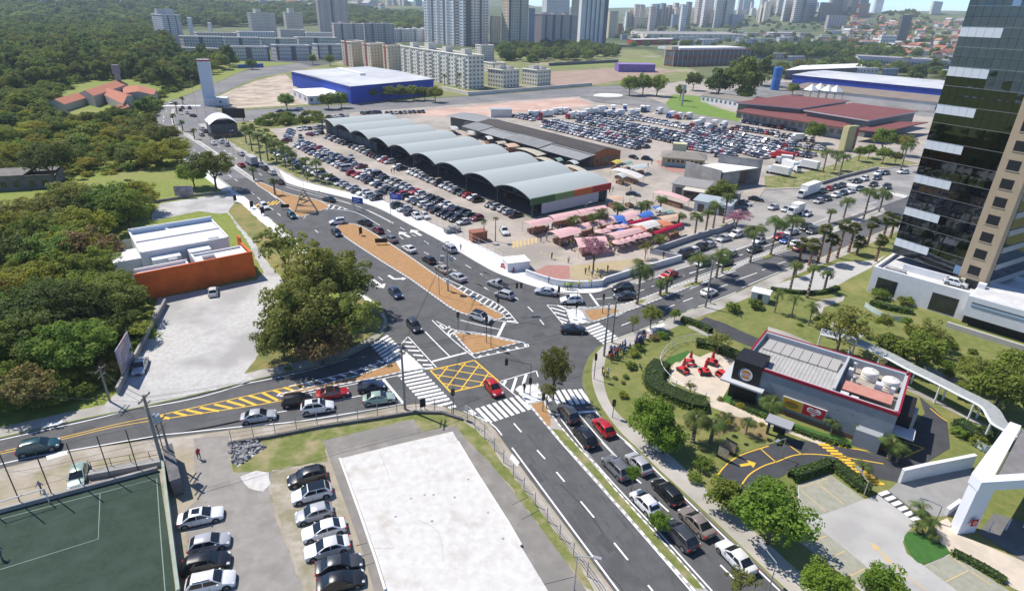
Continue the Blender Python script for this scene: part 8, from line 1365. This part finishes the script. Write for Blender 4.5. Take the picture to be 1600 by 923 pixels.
o=board(560,331,3.4,2.4,1.6,bsg,-20,'blue direction sign over the upper avenue','direction_sign');bx(o,'lettering',lwhite,(-1.3,.6,-.075,-.062,3.5,3.65),(-1.3,.9,-.075,-.062,3.1,3.25),(-1.3,.2,-.075,-.062,2.7,2.85));o=board(619,324,3.4,2.2,1.7,bsg,-20,'blue direction sign above the pavement fence','direction_sign');bx(o,'lettering',lwhite,(-1.3,.9,-.075,-.062,3.3,3.45),(-1.3,.5,-.075,-.062,2.8,2.95))
for x,y,w_,h,rz,lb in((596,382,2.8,1.0,10,'long black board on the orange median'),(564,368,.9,1.6,60,'narrow dark board on the orange median'),(446,327,2.2,.9,8,'black board at the edge of the triangular island'),(411,336,1.1,1.7,60,'dark board on the white pavement by the hump'),(394,326,1.0,1.6,60,'second dark board on the white pavement'),(368,316,.9,1.5,60,'third dark board at the yard entrance'),(661,640,.8,1.3,20,'dark cabinet board at the first crosswalk')):board(x,y,w_,.5,h,black_w,rz,lb)
board(289,309,5,.6,2.8,ad,8,'faded landscape billboard behind the upper gravel yard','billboard',cat='billboard');board(232,316,4.5,.6,2.4,ad,5,'pale billboard half hidden by the thicket','billboard',cat='billboard');board(203,580,6.0,.8,4.4,ad,math.degrees(head((185,615),(222,545))),'tilted weathered billboard beside the silver sedan','billboard',cat='billboard')
b=P(480,331,.13);o=building('timber_frame',b.x,b.y,8,'tall triangular timber A-frame on the orange island','sculpture');tim=mat('raw_timber',(.5,.4,.28),(.42,.33,.22),2.,.8)
for p,q in(((-3.2,0,0),(-.6,0,6.2)),((2.8,0,0),(-.4,0,6.2)),((-2.4,0,1.8),(1.9,0,1.6)),((-1.7,0,3.4),(1.0,0,3.2)),((-1.2,0,4.7),(.4,0,4.5)),((-2.4,0,1.8),(1.0,0,3.2)),((-1.7,0,3.4),(.4,0,4.5)),((2.8,0,.2),(-2.9,.4,.4))):a=MB();a.tube(p,q,.2,n=4);a.build('beam',tim,o)
# ------------------------------------------------------------------ people
skin,hair,jean,khaki,shirt=mat('skin',(.32,.18,.12),rough=.6),mat('hair',(.02,.016,.013),rough=.7),mat('jeans',(.03,.045,.09),rough=.9),mat('grey_trousers',(.1,.095,.09),rough=.9),mat('shirt',(1,1,1),rough=.85,objcol=True)
def body(step,swing,tr):
    J={'pel':(0,0,.95,.15),'bel':(0,0,1.1,.145),'che':(0,0,1.32,.17),'nec':(0,0,1.5,.06),'chn':(.015,0,1.58,.085),'hed':(0,0,1.68,.105)};E_=[('pel','bel'),('bel','che'),('che','nec'),('nec','chn'),('chn','hed')]
    for s,n in((1,'l'),(-1,'r')):
        st=step*s;sw=-swing*s;J.update({n+'hip':(0,s*.1,.88,.095),n+'kne':(st*.5+.03,s*.1,.5,.065),n+'ank':(st*.9,s*.1,.1,.045),n+'toe':(st*.9+.15,s*.12,.04,.04),n+'sho':(0,s*.19,1.42,.07),n+'elb':(sw*.3-.02,s*.25,1.15,.048),n+'wri':(sw*.7+.06,s*.24,.92,.036),n+'han':(sw*.8+.08,s*.23,.83,.034)});E_+=[('pel',n+'hip'),(n+'hip',n+'kne'),(n+'kne',n+'ank'),(n+'ank',n+'toe'),('che',n+'sho'),(n+'sho',n+'elb'),(n+'elb',n+'wri'),(n+'wri',n+'han')]
    ks_=list(J);me=bpy.data.meshes.new('person');me.from_pydata([J[k][:3]for k in ks_],[(ks_.index(p),ks_.index(q))for p,q in E_],[]);o=bpy.data.objects.new('tmp',me);COL.objects.link(o);md=o.modifiers.new('s','SKIN');sv=me.skin_vertices[0].data
    for i,k in enumerate(ks_):sv[i].radius=(J[k][3],)*2;sv[i].use_root=k=='pel'
    ss_=o.modifiers.new('d','SUBSURF');ss_.levels=ss_.render_levels=1;dg=bpy.context.evaluated_depsgraph_get();r=bpy.data.meshes.new_from_object(o.evaluated_get(dg));bpy.data.objects.remove(o);r.materials.clear()
    for m_ in(shirt,tr,skin,hair):r.materials.append(m_)
    for f in r.polygons:
        c=f.center;f.use_smooth=True;ar=abs(c.y)>.2 and c.z<1.3
        f.material_index=3 if c.z>1.7 or(c.z>1.56 and c.x< -.02)or c.z<.07 else 2 if c.z>1.5 or(ar and c.z<1.12 and abs(c.y)>.18 and c.z>.7)else 1 if c.z<.98 and not ar else 0
    return r
BODY=[body(0.02,.05,jean),body(.26,.35,khaki),body(.2,.25,jean),body(.04,.1,khaki)];pr_=random.Random(8)
SH={'white':(.7,.7,.7),'black':(.02,.02,.02),'red':(.45,.03,.03),'yellow':(.65,.5,.04),'hi-vis yellow':(.5,.65,.05),'blue':(.05,.12,.35),'grey':(.25,.25,.26),'green':(.05,.25,.15),'purple':(.3,.2,.35)}
PPL={}
def person(x,y,col,where,grp,z=KZ):
    b=P(x,y,z);o=obj('person',pr_.choice(BODY),None,(b.x,b.y,z),pr_.uniform(0,6.28),pr_.uniform(.95,1.06));o.color=(*SH[col],1);tag(o,f'person in {col} top {where}','person',grp);PPL.setdefault((grp,where),[]).append((o,col))
person(312,717,'red','walking into the parking yard','single walkers');person(66,768,'purple','standing beside the pitch goal','single walkers');person(3,872,'blue','on the football pitch','single walkers',Zs+.06);person(819,613,'black','on the white head of the lower median','single walkers');person(1110,474,'blue','walking past the pole on the right avenue','single walkers');person(943,590,'yellow','on the corner path','single walkers');person(949,589,'white','beside the one in yellow on the corner path','single walkers');person(941,586,'black','behind the one in yellow on the corner path','single walkers');person(720,391,'white','alone on the white pavement','single walkers');person(862,405,'green','crossing the market plaza','single walkers');person(888,411,'white','alone on the market plaza','single walkers');person(857,443,'blue','leaning at the white corner wall','single walkers');person(1024,711,'white','in the shade beside the lower path','single walkers');person(1204,325,'grey','on the pale forecourt','single walkers');person(1036,413-9,'black','by the white bay wall','single walkers')
for i in range(34):
    t=pr_.random();x=950+56*t+pr_.uniform(-4,4);y=562-33*t+pr_.uniform(-5,7);c=pr_.choice(('white','white','black','grey','blue','purple','red'));person(x,y,c,'waiting at the right crosswalk','crowd at the right crosswalk')
for x,y in((882,452),(886,452.5),(890,452.5),(893,452),(904,451),(919,448),(923,448.5)):person(x,y,'hi-vis yellow','among the guards at the white corner wall','guards at the corner');
for i in range(46):
    x,y=K('z',(pr_.choice((pr_.uniform(120,480),pr_.uniform(430,600),pr_.uniform(700,1000),pr_.uniform(1000,1600))),0))[0];y={True:pr_.uniform(358,380),False:pr_.uniform(378,392)}[x<880]if x<905 else pr_.uniform(425,434)if x<950 else pr_.uniform(378,400)- (x-950)*.18;c=pr_.choice(list(SH));person(x,y,c,'of shoppers by the stalls','shoppers at the stalls')
for x,y in((595,274),(612,271),(616,270),(621,268),(1012,262),(1018,258),(985,300),(957,300),(952,303),(345,216),(350,219),(354,222),(358,226)):person(x,y,pr_.choice(list(SH)),'walking near the market','walkers near the market')
for(gp,wh),L_ in PPL.items():
    if len(L_)>1:rank(L_,'person in {c} top, {n} from left '+ ('in {b} line ' if len(L_)>15 else '')+wh,'nearest further farthest'.split()if len(L_)>15 else['only'])
# ------------------------------------------------------------------ haze
hz=MB();hz.prism([(-6500,-200),(6500,-200),(6500,9000),(-6500,9000)],-3,150,0,bottom=True);hm2=bpy.data.materials.new('haze');hm2.use_nodes=True;t=hm2.node_tree;t.nodes.clear();ou=t.nodes.new('ShaderNodeOutputMaterial');pv=t.nodes.new('ShaderNodeVolumePrincipled');pv.inputs['Color'].default_value=(.74,.86,1,1);pv.inputs['Density'].default_value=.0001;pv.inputs['Anisotropy'].default_value=0.0;t.links.new(pv.outputs[0],ou.inputs['Volume']);o=hz.build('haze',hm2);tag(o,kind='stuff')
